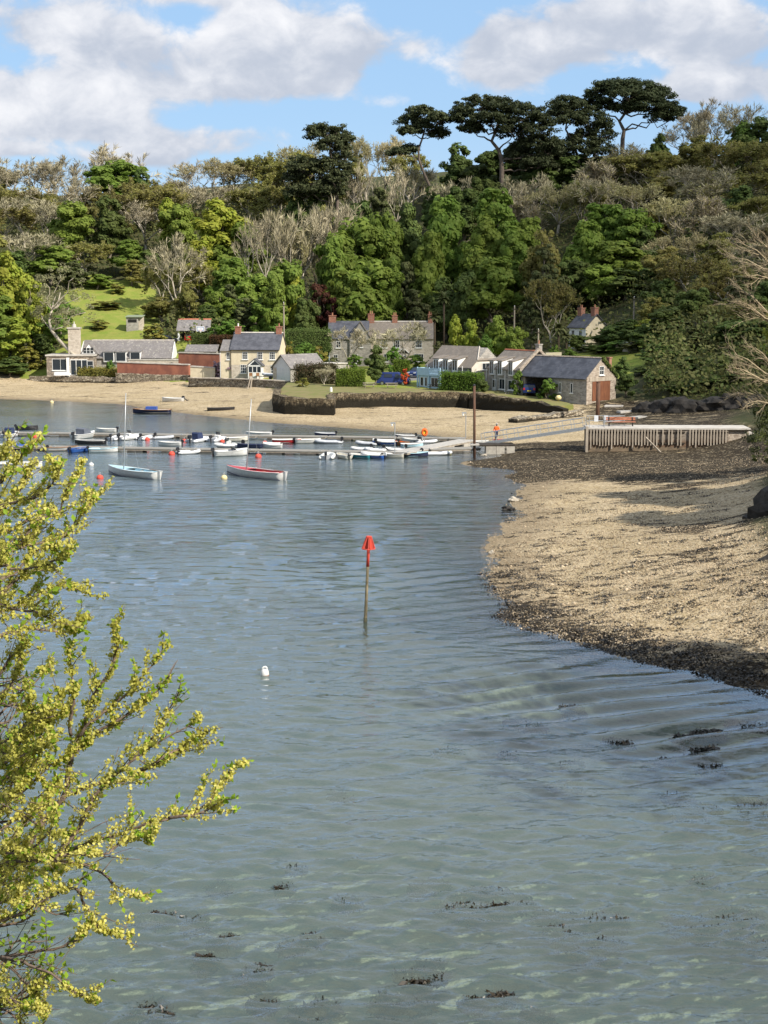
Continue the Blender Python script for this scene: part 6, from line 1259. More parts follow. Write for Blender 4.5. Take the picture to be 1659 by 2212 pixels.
for (x, y, z) in ((.12, .03, .04), (-.12, -.19, .06)): MB().prism([(-.10, 0), (.17, 0), (.17, .05), (.04, .10), (-.10, .10)], -.05, .05, 'x', M=Matrix.Translation((x, y, z - .04))).build('boot', M_BOOT, o)
hr = MB().lathe([(.098, -.02), (.112, .04), (.10, .10), (.055, .145), (.01, .155)], (0, .105, 1.665), 14).build('hair', M_HAIR, o, True)
fc = MB(); [fc.lathe([(.004, -.012), (.013, 0), (.004, .012)], (x, .212, 1.665), 6) for x in (-.035, .035)]; fc.build('eyes', M_BLACK, o); MB().prism([(-.014, 1.615), (.014, 1.615), (.006, 1.66), (-.006, 1.66)], .20, .245, 'y').build('nose', M_SKIN, o); MB().box(-.028, .028, .195, .214, 1.586, 1.596).build('mouth', mat('lips', (.35, .15, .13)), o)
for s_ in (-1, 1): MB().lathe([(.01, -.03), (.022, 0), (.012, .03)], (s_ * .095, .11, 1.655), 8).build('ear', M_SKIN, o, True)
# ------------------------------------------------------------------ gardens, hedges and single bushes of the village
GG = None
def bushes(kind, px, ytop, w, Y, label, dz=0, v=None): return tree(kind, px, ytop, w, Y, label, dz, v, None)
def hedge(label, a, c, depth, h, leafm, seed, cat='hedge', name='hedge', lz=0, rnd=.10):
    """clipped hedge: dark core, thousands of small leaves over its faces"""
    a, c = Vector(a), Vector(c); d = c - a; L = d.length; o = empty(name, a, math.atan2(d.y, d.x), label, cat); rng = np.random.default_rng(seed)
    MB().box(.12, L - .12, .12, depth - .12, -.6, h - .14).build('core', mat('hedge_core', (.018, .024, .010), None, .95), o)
    n = int(230 * (L * h + L * depth + 2 * depth * h)); u = rng.uniform(0, 1, (n, 3)); f = rng.choice(5, n, p=np.array([L * h, L * h, L * depth, depth * h, depth * h]) / (2 * L * h + L * depth + 2 * depth * h))
    P_ = np.stack([u[:, 0] * L, u[:, 1] * depth, u[:, 2] * h], 1); N_ = np.zeros((n, 3))
    for k, (ax, val, nn) in enumerate(((1, 0, (0, -1, 0)), (1, depth, (0, 1, 0)), (2, h, (0, 0, 1)), (0, 0, (-1, 0, 0)), (0, L, (1, 0, 0)))): P_[f == k, ax] = val; N_[f == k] = nn
    wob = (fbm(P_[:, 0] + 3, P_[:, 1] + P_[:, 2], .9, seed, 3) - .5)[:, None] * .45
    P_ += N_ * wob + rng.normal(size=(n, 3)) * rnd; Vv, Qq = cards(P_, norm(N_ + rng.normal(size=(n, 3)) * .6), .11 * rng.uniform(.6, 1.3, n), rng)
    link('foliage', np_mesh('hedge_leaves', Vv, Qq), leafm, o); return o
def gp(px, Y, z=None): x = gX(px, Y); return (x, Y, gh(x, Y) if z is None else z)
L_RED = leaf_mat('red_hedge_leaf', (.14, .050, .030), (.085, .060, .028), .3); L_BRN = leaf_mat('brown_hedge_leaf', (.105, .060, .040), (.070, .068, .028), .3); L_PINK = leaf_mat('wisteria_blossom', (.50, .34, .44), (.34, .25, .26), .3); L_ORNG = leaf_mat('azalea_blossom', (.80, .16, .035), (.60, .13, .05), .3); L_YG = leaf_mat('bright_hedge_leaf', (.16, .235, .030), (.115, .185, .028), .3)
LEAF['pink'] = L_PINK; LEAF['orange'] = L_ORNG
leafy('azalea', 'orange', 301, 50, 60, .7, .42, -.1, 1.2, 6); leafy('wisteria', 'pink', 302, 70, 70, .7, .40, -.1, 1.3, 7)
KIND['azalea'] = ('azalea_bush', 'bush', 'orange azalea'); KIND['wisteria'] = ('wisteria', 'climber', 'pink wisteria')
hedge('clipped bright green hedge at the edge of the quay lawn beside the blue van', (gX(728, 221), 221, 2.6), (gX(786, 221), 221, 2.6), 2.0, 2.5, L_YG, 1)
hedge('short bright green hedge behind the orange azalea', (gX(851, 245), 245, 2.9), (gX(882, 245), 245, 2.9), 1.5, 2.6, L_YG, 2)
hedge('clipped green hedge standing in front of the pale blue verandah', (gX(951, 213), 213, 2.6), (gX(1029, 210), 210, 2.6), 1.8, 2.35, L_YG, 3, rnd=.22)
hedge('dark green hedge beside the red car up by the carport', (gX(416, 270), 270, 6.6), (gX(452, 270), 270, 6.6), 2, 2.6, LEAF['darkleaf'], 4)
hedge('copper red hedge running behind the cream cottage', (gX(453, 269), 269, 6.4), (gX(512, 267), 267, 6.2), 2, 2.5, L_RED, 5)
hedge('long level dark hedge on the bank behind the small garage', (gX(622, 268), 268, 6.0), (gX(712, 268), 268, 6.0), 2, 3.8, LEAF['darkleaf'], 6, rnd=.25)
hedge('brown leaved garden hedge between the small garage and the clipped hedge', (gX(640, 231), 231, 2.5), (gX(724, 231), 231, 2.6), 1.8, 2.7, L_BRN, 7, rnd=.3)
hedge('low yellow green hedge along the bungalow lawn', (gX(168, 262.3), 262.3, 2.0), (gX(252, 260.5), 260.5, 2.0), 1.2, 1.3, LEAF['gorse'], 8, rnd=.25)
B = bushes
B('darkleaf', 813, 746, 58, 224, 'big rounded dark bush beside the clipped hedge'); B('bush', 1181, 817, 44, 202.5, 'rounded olive bush in front of the boathouse', .3); B('bush', 1118, 800, 34, 207, 'climbing shrub at the corner of the dormer cottage', .2)
B('azalea', 877, 793, 19, 222.5, 'bright orange azalea at the nose of the blue van'); B('wisteria', 494, 776, 56, 251, 'pink flowering wisteria beside the cream cottage'); B('wisteria', 470, 780, 30, 253, 'smaller pink wisteria spilling over the cream wall')
B('gorse', 624, 735, 38, 254, 'yellowish shrub against the right gable of the cream cottage'); B('bush', 665, 738, 70, 258, 'pale green shrub on the bank above the small garage'); B('gorse', 690, 745, 50, 262, 'olive shrub beneath the long level hedge'); B('bush', 640, 752, 40, 252, 'low shrub behind the roof of the small garage')
B('bush', 236, 778, 26, 262, 'small round clipped bush in front of the bungalow dormers'); B('gorse', 335, 697, 66, 277, 'bright yellow gorse bush between the shed and the carport'); B('sycamore', 215, 592, 60, 318, 'green bush in the middle of the bright field'); B('gorse', 255, 612, 46, 316, 'yellow green bush on the bright field'); 
B('gorse', 230, 650, 90, 304, 'low brown bracken patch across the field'); B('gorse', 215, 690, 60, 290, 'low bracken clump left of the stone shed'); B('olive', 350, 640, 90, 296, 'twiggy scrub above the yellow gorse'); B('bush', 465, 700, 50, 277, 'green bush beside the carport gable'); B('darkleaf', 500, 690, 60, 282, 'dark bush on the slope above the copper red hedge')
B('bush', 100, 690, 90, 277, 'green thicket behind the tall bungalow chimney'); B('gorse', 60, 740, 80, 268, 'yellow green thicket at the beach end of the bungalow'); B('darkleaf', 20, 770, 90, 265, 'dark shrubs overhanging the far end of the beach'); B('bush', 130, 650, 80, 283, 'leafy bush between the leaning tree and the field'); B('bush', 590, 700, 60, 276, 'bush behind the roof ridge of the cream cottage')
B('lime', 985, 684, 46, 250, 'feathery yellow green tree right of the long stone house'); B('lime', 1015, 690, 44, 249, 'second feathery yellow green tree nearer the dormer cottage'); B('sycamore', 1075, 684, 60, 246, 'bushy dark green tree behind the dormer cottage'); B('sycamore', 1112, 705, 56, 243, 'lower green tree behind the right end of the dormer cottage'); B('conifer', 950, 735, 40, 258, 'dark shrub at the right end of the long stone house'); B('bush', 1045, 722, 50, 240, 'round shrub between the two dormered cottages')
B('bush', 900, 765, 46, 256, 'garden shrub in front of the long stone house'); B('darkleaf', 935, 768, 36, 250, 'dark shrub behind the blue car'); B('bush', 765, 765, 40, 258, 'low shrub under the gable of the long stone house'); B('conifer', 722, 770, 50, 256, 'brown shrub below the left wing of the stone house'); B('bush', 855, 748, 40, 250, 'shrub between the rounded dark bush and the bare garden tree')
B('bare', 876, 692, 112, 262, 'bare spreading garden tree in front of the long stone house', 0, 0); B('bare', 752, 705, 80, 267, 'bare climber twisting over the left wing of the stone house', 0, 1); B('bare', 700, 790, 40, 226, 'small leafless shrub by the brown garden hedge', 0, 2)
B('darkleaf', 1325, 700, 80, 252, 'dark rounded tree right of the upper house'); B('darkleaf', 1290, 745, 70, 246, 'dark shrub below the upper house'); B('darkleaf', 1245, 722, 50, 252, 'dark shrub hiding the foot of the upper house'); B('conifer', 1360, 735, 70, 240, 'dull green tree above the small grass slope'); B('bush', 1225, 752, 40, 238, 'shrub behind the boathouse roof'); B('bush', 1200, 745, 30, 236, 'thin green shrub in front of the cream yard wall'); B('gorse', 655, 815, 40, 221, 'yellow spiky plant at the edge of the quay lawn'); B('darkleaf', 1040, 818, 34, 209.5, 'dark shrub between the two stone cottages')
B('darkleaf', 1352, 805, 50, 203, 'dark thicket growing beside the boathouse gable'); B('darkleaf', 1345, 770, 40, 214, 'ivy thicket behind the boathouse gable')
# the budding tree that leans out over the bungalow
p = Vector(gp(186, 263)); o = empty('leaning_tree', p, 0, 'grey green budding tree leaning on a bent trunk across the bungalow', 'tree')
tp = [gy(a, b, 263 + d) - p for a, b, d in ((190, 808, 0), (172, 780, 1), (150, 757, 2), (128, 735, 3), (112, 715, 4), (106, 695, 5), (112, 670, 6))]
rng = np.random.default_rng(55); mb = MB(); mb.path(tp, [.42, .38, .34, .30, .26, .22, .18], 8); tips = []
for (a, b, dd) in ((85, 650, 3), (100, 615, 5), (130, 590, 7), (160, 600, 5), (175, 640, 8), (150, 665, 4), (120, 640, 9), (90, 680, 6), (185, 675, 4), (135, 690, 3)):
    q = gy(a, b, 263 + dd) - p; limb(mb, rng, tp[4] if b > 660 else tp[6], q, .14, .04, .1, 5, 5); tips.append(q)
mb.build('trunk', M_BARKG, o, True); lobes = [(q.x, q.y, q.z, 2.3, 1.9) for q in tips]
Cn, N = crown_points(rng, lobes, 90, 60, .8); Vv, Qq = cards(Cn, N, .14 * rng.uniform(.6, 1.3, len(Cn)), rng); link('crown', np_mesh('leaning_crown', Vv, Qq), leaf_mat('grey_leaf', (.22, .225, .115), (.30, .29, .16), .3), o)
# palms
def palm(label, px, ytop, Y, seed, R_=1.6, droop=.9, name='palm_tree'):
    x = gX(px, Y); g = gh(x, Y); o = empty(name, (x, Y, g), 0, label, 'palm tree'); H_ = gy(px, ytop, Y).z - g - .5; rng = np.random.default_rng(seed)
    MB().path([(0, 0, -.5), (.06, 0, H_ * .5), (0, 0, H_)], [.20, .17, .2], 8).build('trunk', mat('palm_trunk', (.10, .075, .05), (.06, .045, .03), .95, 6, .5), o, True); vs, fs = [], []
    for i in range(46):
        a, e = rng.uniform(0, 6.28), rng.uniform(-.7, 1.3); L = R_ * rng.uniform(.7, 1.1); prev = Vector((0, 0, H_)); d = Vector((math.cos(a) * math.cos(e), math.sin(a) * math.cos(e), math.sin(e))); sd = Vector((-math.sin(a), math.cos(a), 0))
        for k in range(4):
            b = len(vs); nx = prev + d * L / 4; w0, w1 = [.10, .30, .34, .22, .03][k], [.10, .30, .34, .22, .03][k + 1]; vs += [prev - sd * w0, prev + sd * w0, nx + sd * w1, nx - sd * w1]; fs.append((b, b + 1, b + 2, b + 3)); prev = nx; d = (d + Vector((0, 0, -.25 * droop))).normalized()
    MB().add(vs, fs).build('fronds', LEAF['conifer'], o); return o
palm('tall thin palm rising beside the right end of the long stone house', 938, 676, 262, 1); palm('shorter palm further up the slope behind the tall thin palm', 958, 640, 285, 2, 1.9); palm('cabbage palm with yellowing fronds left of the upper house', 1205, 702, 250, 3, 1.7, 1.2); palm('cabbage palm tucked lower beside the yellowing one', 1222, 718, 247, 4, 1.4, 1.2)

# ------------------------------------------------------------------ village things
M_TYRE = M_BLACK
def vehicle(name, label, cat, px, Y, rz, m, L, Wd, prof, glass, wheels, z=None, wr_=.32, plate=None):
    """prof: side outline (x forward, z); glass: list of (outline, half width); body narrows towards the roof"""
    x = gX(px, Y); z = z if z is not None else gh(x, Y); o = empty(name, (x, Y, z), R(rz), label, cat); hw = Wd / 2
    def wid(zz): return hw if zz < .95 else hw - (zz - .95) * .22
    n = len(prof); vs = [(a, -wid(b) + .0, b) for a, b in prof] + [(a, wid(b), b) for a, b in prof]
    mb = MB().add(vs, [tuple(range(n)), tuple(range(2 * n - 1, n - 1, -1))] + [(i, n + i, n + (i + 1) % n, (i + 1) % n) for i in range(n)]); bd = mb.build('body', m, o)
    bv = bd.modifiers.new('edge', 'BEVEL'); bv.width = .06; bv.segments = 2; bv.limit_method = 'ANGLE'
    for nm, outl, kind in glass:
        if kind == 'side':
            for s in (-1, 1): k = len(outl); MB().add([(a, s * (wid(b) - .03), b) for a, b in outl] + [(a, s * (wid(b) + .012), b) for a, b in outl], [tuple(range(k)), tuple(range(2 * k - 1, k - 1, -1))] + [(i, (i + 1) % k, k + (i + 1) % k, k + i) for i in range(k)]).build(nm, M_GLASS, o)
        else:
            (a0, b0), (a1, b1) = outl; d_ = Vector((a1 - a0, 0, b1 - b0)); nn = Vector((-d_.z, 0, d_.x)).normalized() * .014 * kind
            c_ = [Vector((a0, -wid(b0) + .12, b0)), Vector((a0, wid(b0) - .12, b0)), Vector((a1, wid(b1) - .12, b1)), Vector((a1, -wid(b1) + .12, b1))]; MB().add([q - nn for q in c_] + [q + nn for q in c_], [(0, 1, 2, 3), (7, 6, 5, 4), (0, 4, 5, 1), (1, 5, 6, 2), (2, 6, 7, 3), (3, 7, 4, 0)]).build(nm, M_GLASS, o)
    for wx in wheels:
        for s in (-1, 1): M_ = Matrix.Translation((wx, s * (hw - .09), wr_)) @ Matrix.Rotation(math.pi / 2, 4, 'X'); mbw = MB(); mbw.lathe([(wr_ * .6, -.11), (wr_ * .96, -.11), (wr_, -.06), (wr_, .06), (wr_ * .96, .11), (wr_ * .6, .11)], n=16); mbw.v = [tuple(M_ @ Vector(v)) for v in mbw.v]; w_ = mbw.build('wheel', M_TYRE, o); r_ = MB().lathe([(.05, -.115), (wr_ * .6, -.118), (wr_ * .6, .118), (.05, .115)], n=12); r_.v = [tuple(M_ @ Vector(v)) for v in r_.v]; r_.build('rim', M_CHROME, w_)
    xf, xb = max(a for a, b in prof), min(a for a, b in prof)
    for s in (-1, 1): MB().box(xf - .22, xf + .012, s * (hw - .32) - .18, s * (hw - .32) + .18, .66, .84).build('headlight', mat('headlamp', (.75, .78, .80), None, .15), o); MB().box(xb - .012, xb + .06, s * (hw - .18) - .12, s * (hw - .18) + .12, .72, 1.0).build('tail_light', H_RED, o)
    MB().box(xf - .02, xf + .022, -.26, .26, .40, .51).build('number_plate', H_WHITE, o); MB().box(xb - .022, xb + .02, -.26, .26, .55, .66).build('number_plate', H_YEL, o)
    return o
CAR = [(-2.0, .28), (-2.05, .75), (-1.95, 1.0), (-1.7, 1.42), (-1.2, 1.50), (.1, 1.48), (.85, 1.02), (1.75, .88), (2.02, .70), (2.02, .28)]
CG = [('side_window', [(-1.55, 1.02), (-1.35, 1.40), (-.35, 1.42), (-.35, 1.02)], 'side'), ('side_window', [(-.27, 1.02), (-.27, 1.42), (.06, 1.40), (.66, 1.02)], 'side'), ('windscreen', [(.16, 1.44), (.80, 1.06)], 1), ('rear_window', [(-1.9, 1.06), (-1.72, 1.40)], 1)]
VAN = [(-2.5, .32), (-2.55, .9), (-2.45, 1.85), (-2.3, 1.97), (.75, 1.97), (1.0, 1.85), (1.75, 1.18), (2.4, 1.0), (2.55, .75), (2.55, .32)]
VG = [('side_window', [(.35, 1.15), (.35, 1.75), (.85, 1.75), (1.5, 1.18)], 'side'), ('side_window', [(-1.3, 1.25), (-1.3, 1.72), (-.1, 1.72), (-.1, 1.25)], 'side'), ('windscreen', [(1.05, 1.80), (1.7, 1.22)], 1), ('rear_window', [(-2.52, 1.2), (-2.46, 1.75)], 1)]
C_BLUE = paint('blue_car_paint', (.014, .032, .13), .22); C_VAN = paint('blue_van_paint', (.022, .038, .155), .25); C_BLACK = paint('black_car_paint', (.016, .017, .022), .2); C_RED = paint('red_car_paint', (.48, .02, .018), .25)
v_ = vehicle('van', 'dark blue panel van parked behind the quay lawn', 'van', 850, 224.5, -9, C_VAN, 5, 1.95, VAN, VG, (-1.6, 1.65), 2.68, .34)
vehicle('parked_car', 'dark blue car facing the water on the tarmac lane', 'car', 902, 240, 238, C_BLUE, 4, 1.8, CAR, CG, (-1.3, 1.3), 3.1)
vehicle('parked_car', 'blue car with a yellow rear plate inside the open boathouse bay', 'car', 1146, 207.2, 80, C_BLUE, 4, 1.75, CAR, CG, (-1.3, 1.3), 2.45)
vehicle('parked_car', 'black estate car parked beside the carport', 'car', 361, 277.5, 8, C_BLACK, 4.3, 1.8, CAR, CG, (-1.3, 1.3), gh(gX(361, 277.5), 277.5) + .05)
vehicle('parked_car', 'red car showing its tail inside the carport', 'car', 409, 281, 96, C_RED, 4, 1.7, CAR, CG, (-1.3, 1.3), 7.55)
# basketball hoop, utility poles, picnic tables, ladder, trailer boat and so on
o = empty('basketball_hoop', (gX(434, 277), 277, 7.0), 0, 'basketball hoop with a white backboard on a pole by the carport', 'basketball hoop'); MB().tube((0, 0, -.3), (0, 0, 3.2), .05, n=7).build('pole', M_STEEL, o); bb = MB().box(-.75, .75, -.16, -.12, 2.55, 3.5).build('backboard', M_WHITE, o); f_ = MB(); [f_.box(*q) for q in ((-.62, .62, -.175, -.162, 3.3, 3.38), (-.62, .62, -.175, -.162, 2.66, 2.74), (-.62, -.54, -.175, -.162, 2.742, 3.298), (.54, .62, -.175, -.162, 2.742, 3.298), (-.28, .28, -.175, -.162, 2.95, 3.02))]; f_.build('blue_markings', H_BLUE, bb); MB().path([(.23 * math.cos(a), -.42 + .23 * math.sin(a), 2.72) for a in np.linspace(0, 6.283, 13)], .02, 5).build('hoop', H_ORANGE, o); MB().lathe([(.22, -.0), (.12, -.4)], (0, -.42, 2.70), 10).build('net', M_WHITE, o)
def pole(label, px, ytop, Y, arm=True):
    x = gX(px, Y); g = gh(x, Y); o = empty('utility_pole', (x, Y, g), 0, label, 'utility pole', 'wooden utility poles'); h_ = gy(px, ytop, Y).z - g; MB().tube((0, 0, -.5), (0, 0, h_), .16, .11, 8).build('pole', M_TIMBER, o)
    if arm: MB().box(-.5, .5, -.16, -.06, h_ - .5, h_ - .38).build('cross_arm', M_DARKT, o); MB().lathe([(.05, 0), (.08, .1), (.03, .16)], (0, 0, h_), 8).build('insulator', M_WHITE, o)
pole('pale wooden utility pole standing behind the cream cottage', 614, 654, 258); pole('wooden utility pole among the trees above the dormer cottage', 1110, 662, 262); pole('short wooden utility pole right behind the dormer cottage ridge', 1162, 712, 232); pole('slim wooden utility pole on the slope right of the upper house', 1367, 642, 268)
def picnic(label, px, Y, rz, z=2.68, m=M_TIMBER):
    o = empty('picnic_table', (gX(px, Y, z), Y, z), R(rz), label, 'picnic table', 'picnic tables on the quay'); MB().box(-.9, .9, -.38, .38, .70, .75).build('tabletop', m, o)
    for s in (-1, 1): MB().box(-.9, .9, s * .72 - .13, s * .72 + .13, .42, .46).build('bench_seat', m, o); MB().add([(s * .6, y, zz) for y, zz in ((-.62, 0), (-.52, 0), (-.12, .695), (-.22, .695))] + [(s * .6 + .05, y, zz) for y, zz in ((-.62, 0), (-.52, 0), (-.12, .695), (-.22, .695))] + [(s * .6, -y, zz) for y, zz in ((-.62, 0), (-.52, 0), (-.12, .695), (-.22, .695))] + [(s * .6 + .05, -y, zz) for y, zz in ((-.62, 0), (-.52, 0), (-.12, .695), (-.22, .695))], [f for b in (0, 8) for f in ((b, b + 1, b + 2, b + 3), (b + 7, b + 6, b + 5, b + 4), (b, b + 4, b + 5, b + 1), (b + 1, b + 5, b + 6, b + 2), (b + 2, b + 6, b + 7, b + 3), (b + 3, b + 7, b + 4, b))]).build('leg_frame', m, o)
picnic('picnic table left of the blue van by the clipped hedge', 797, 218, 5); picnic('picnic table in front of the blue van', 846, 217.5, -4); picnic('dark picnic table under the pale blue verandah', 938, 214.5, 8, 2.66, M_DARKT)
a_, b_ = gz(1083, 878, .8), gy(1097, 846, gz(1083, 878, .8).y + 1.2); o = empty('ladder', a_, 0, 'pale timber ladder leaning against the quay wall', 'ladder'); d_ = b_ - a_
for s in (-.22, .22): MB().tube((s, 0, 0), (d_.x + s, d_.y, d_.z), .05, n=6).build('stile', M_TIMBER, o)
for i in range(1, 8): MB().tube((d_.x * i / 8 - .22, d_.y * i / 8, d_.z * i / 8), (d_.x * i / 8 + .22, d_.y * i / 8, d_.z * i / 8), .03, n=5).build('rung', M_TIMBER, o)
a_ = gz(536, 845, .9); b_ = gy(543, 813, a_.y + 1.2); o = empty('driftwood_prop', a_, 0, 'pair of pale timbers leaning on the weedy sea wall', 'timber'); d_ = b_ - a_; MB().tube((-.15, 0, 0), d_ + Vector((-.1, 0, 0)), .10, n=6).build('plank', M_TIMBER, o); MB().tube((.35, -.1, 0), d_ + Vector((.1, .1, -.2)), .10, n=6).build('plank', M_TIMBER, o)
a_ = gz(608, 838, 1.0); o = empty('driftwood_prop', a_, 0, 'grey timber sloping off the end of the sea wall', 'timber'); MB().tube((0, 0, 0), gy(630, 826, a_.y + 1) - a_, .1, n=6).build('plank', M_TIMBER, o)
o = empty('boat_trailer', (gX(588, 243), 243, 2.55), R(160), 'dark trailer parked in front of the small garage', 'trailer'); mb = MB(); mb.box(-1.9, 1.9, -.5, -.42, .42, .5); mb.box(-1.9, 1.9, .42, .5, .42, .5); mb.box(1.9, 3.0, -.05, .05, .42, .5); mb.box(-.2, .2, -.7, .7, .36, .44); mb.build('frame', M_BLACK, o)
for s in (-1, 1): mb = MB().lathe([(.12, -.08), (.29, -.08), (.29, .08), (.12, .08)], n=14); M_ = Matrix.Translation((0, s * .72, .29)) @ Matrix.Rotation(math.pi / 2, 4, 'X'); mb.v = [tuple(M_ @ Vector(v)) for v in mb.v]; mb.build('wheel', M_BLACK, o)
tb = inflatable('grey inflatable sitting on the trailer by the small garage', 590, 818, 160, 3.4, 1.7, .22, H_GREY, up=True, group=None); tb.location = (gX(588, 243), 243, 3.06)
def chair(label, px, Y, z, rz):
    o = empty('garden_chair', (gX(px, Y), Y, z), R(rz), label, 'chair', 'garden chairs by the porch'); MB().box(-.27, .27, -.25, .25, .40, .45).build('seat', H_WOOD, o); MB().box(-.27, .27, .22, .27, .46, .95).build('backrest', H_WOOD, o)
    for x in (-.23, .23):
        for y in (-.21, .21): MB().box(x - .025, x + .025, y - .025, y + .025, 0, .395).build('leg', H_WOOD, o)
chair('wooden garden chair left of the glazed porch', 541, 246, 2.5, 0); chair('wooden garden chair right of the glazed porch', 557, 246, 2.5, 15)
o = empty('marker_stone', (gX(715, 209.5), 209.5, 2.68), 0, 'small white post standing alone on the quay lawn', 'post'); MB().lathe([(.2, -.1), (.18, .5), (.1, .62)], n=8).build('post', M_WHITE, o)
o = empty('yellow_float', (gX(1207, 200.5), 200.5, 2.15), 0, 'yellow plastic float lying on the grass by the boathouse', 'float'); MB().lathe([(.1, -.1), (.38, .1), (.42, .35), (.2, .6)], n=12).build('float', H_YBUOY, o, True)
wall_run('yard_wall', 'cream rendered yard wall rising behind the boathouse roof', [wp(1178, 234, 4.0, 7.2), wp(1212, 234, 4.3, 7.3)], .5, M_CREAM, None, 21, .05)
wall_run('retaining_wall', 'pale grey concrete wall at the top of the small grass slope', [wp(1347, 243, 6.0, 8.6), wp(1374, 240, 6.4, 8.6)], .5, M_GREYR, None, 22, .05)
p = gz(160, 806, 2.1); o = empty('upturned_dinghy', (p.x, 261.5, 2.25), R(10), 'white upturned dinghy on the bungalow lawn', 'boat'); S = hull_sections(2.8, 1.3, .5); vs = []
for (x, hb, k, g) in S:
    for j in range(7): q = (j / 6 - .5) * 2; vs.append((x, hb * q, .55 * (1 - abs(q) ** 2.2) * (1 - .5 * max(0, (x - .6)))))
MB().add(vs, [(i * 7 + j, (i + 1) * 7 + j, (i + 1) * 7 + j + 1, i * 7 + j + 1) for i in range(10) for j in range(6)] + [tuple(range(7))]).build('hull', H_WHITE, o, True); MB().box(-1.3, 1.0, -.03, .03, .53, .6).build('keel', H_WHITE, o)
o = empty('field_fence', (gX(278, 270.5), 270.5, gh(gX(300, 270.5), 270.5)), 0, 'low timber fence behind the bungalow roof', 'fence'); 
for i in range(7): MB().box(i * .75 - .06, i * .75 + .06, -.06, .06, -.5, 1.5).build('post', M_TIMBER, o)
for z in (.7, 1.25): MB().box(.065, 4.44, -.09, -.062, z, z + .12).build('rail', M_TIMBER, o)

# ------------------------------------------------------------------ trees of the right-hand bank, most of them beyond the picture's edge: they throw the shade on beach and water
for i, (x, y, h_, k, w_, l) in enumerate([(25, 41, 15, 'budding', 12, 'pale budding shore tree shading the near water'), (29, 46, 13, 'olive', 11, 'olive shore tree above the weedy edge'), (31, 35, 15, 'budding', 12, 'pale tree high on the near bank'), (36, 42, 13, 'olive', 10, 'budding tree higher up the near bank'),
                                          (42, 84, 12, 'darkleaf', 10, 'dark tree overhanging the upper shingle'), (46, 94, 13, 'sycamore', 11, 'leafy tree above the dark boulder'), (47, 78, 13, 'darkleaf', 10, 'dark tree on the bank above the shingle'), (53, 104, 12, 'olive', 10, 'budding tree on the bank towards the pier'), (51, 86, 13, 'sycamore', 11, 'leafy tree on the upper bank')]):
    ps = PROTO[k]; t_, c_ = ps[i % len(ps)]; nm, cat, _w = KIND[k]; o = empty(nm, (x, y, gh(x, y)), i * 1.3, l, cat, 'trees on the shore bank'); o.scale = (w_ / 8, w_ / 8, h_ / 10)
    for n_, me in (('trunk', t_), ('crown', c_)): c = bpy.data.objects.new(n_, me); COL.objects.link(c); c.parent = o
# pale bare branches and ivy reaching in over the beach
Yb = 60.0; o = empty('bare_shore_tree', (gX(1735, Yb), Yb, gh(gX(1735, Yb), Yb)), 0, 'pale sunlit leafless tree with ivy reaching over the shingle', 'tree'); org = o.location.copy(); rng = np.random.default_rng(91); mb = MB(); tw = MB()
b3 = lambda a, b, d=0: gy(a, b, Yb + d) - org
tr_ = [Vector((0, 0, -.5)), b3(1730, 950), b3(1722, 820), b3(1716, 700), b3(1725, 560), b3(1735, 430)]; mb.path(tr_, [.34, .30, .26, .22, .17, .1], 8); vs, fs = [], []
def spray(p, d, L, r, depth):
    pts = [p]; dd = Vector(d)
    for k in range(4): dd = (dd + Vector(rng.normal(size=3)) * .13 + Vector((0, 0, .03))).normalized(); pts.append(pts[-1] + dd * L / 4)
    (mb if depth > 1 else tw).path(pts, [r * (1 - .15 * k) for k in range(5)], 5)
    if depth > 0:
        for j in range(5): q = pts[1 + j % 4]; nd = (dd + Vector(unit(rng, 1)[0]) * .55).normalized(); spray(q, nd, L * rng.uniform(.45, .68), r * .58, depth - 1)
for (ox, oy), tips_ in {(1716, 580): [(1612, 530), (1586, 556), (1612, 598), (1640, 520)], (1716, 700): [(1603, 626), (1590, 648), (1600, 660)], (1720, 822): [(1586, 764), (1572, 792), (1590, 805), (1630, 750)], (1722, 846): [(1590, 850), (1612, 872)]}.items():
    for tx, ty in tips_:
        s_ = b3(ox, oy); e_ = b3(tx, ty, rng.uniform(-1.5, 1.5)); d_ = (e_ - s_); mid = s_ + d_ * .5 + Vector((0, 0, -.25)); mb.path([s_, s_ + d_ * .25 + Vector((0, 0, -.2)), mid, s_ + d_ * .78, e_], [.07, .052, .036, .022, .010], 6)
        for f in (.35, .5, .62, .74, .86, .95): q = s_ + d_ * f + Vector((0, 0, -.25 * (1 - abs(f - .5) * 2))); spray(q, (d_.normalized() + Vector(unit(rng, 1)[0]) * .5).normalized(), .70 * rng.uniform(.6, 1.2), .014, 2)
M_PALEB = mat('pale_lichen_bark', (.42, .34, .215), (.28, .22, .14), .9, 6, .3); mb.build('limbs', M_PALEB, o, True); tw.build('twigs', M_PALEB, o, True)
lob = [(b3(a, b, d).x, b3(a, b, d).y, b3(a, b, d).z, r, r * .9) for a, b, d, r in ((1665, 890, 0, .8), (1680, 940, -1, 1.0), (1655, 960, 1, .75), (1675, 1000, 0, .8), (1650, 925, .5, .6), (1690, 860, 0, .9))]
Cn, N = crown_points(rng, lob, 80, 60, .30); Vv, Qq = cards(Cn, N, .055 * rng.uniform(.6, 1.3, len(Cn)), rng); link('ivy', np_mesh('shore_ivy', Vv, Qq), leaf_mat('shore_ivy_leaf', (.105, .105, .035), (.07, .085, .025), .25), o)
lob = [(b3(a, b, 1).x, b3(a, b, 1).y, b3(a, b, 1).z, r, r) for a, b, r in ((1668, 738, .45), (1690, 700, .7), (1700, 760, .6))]
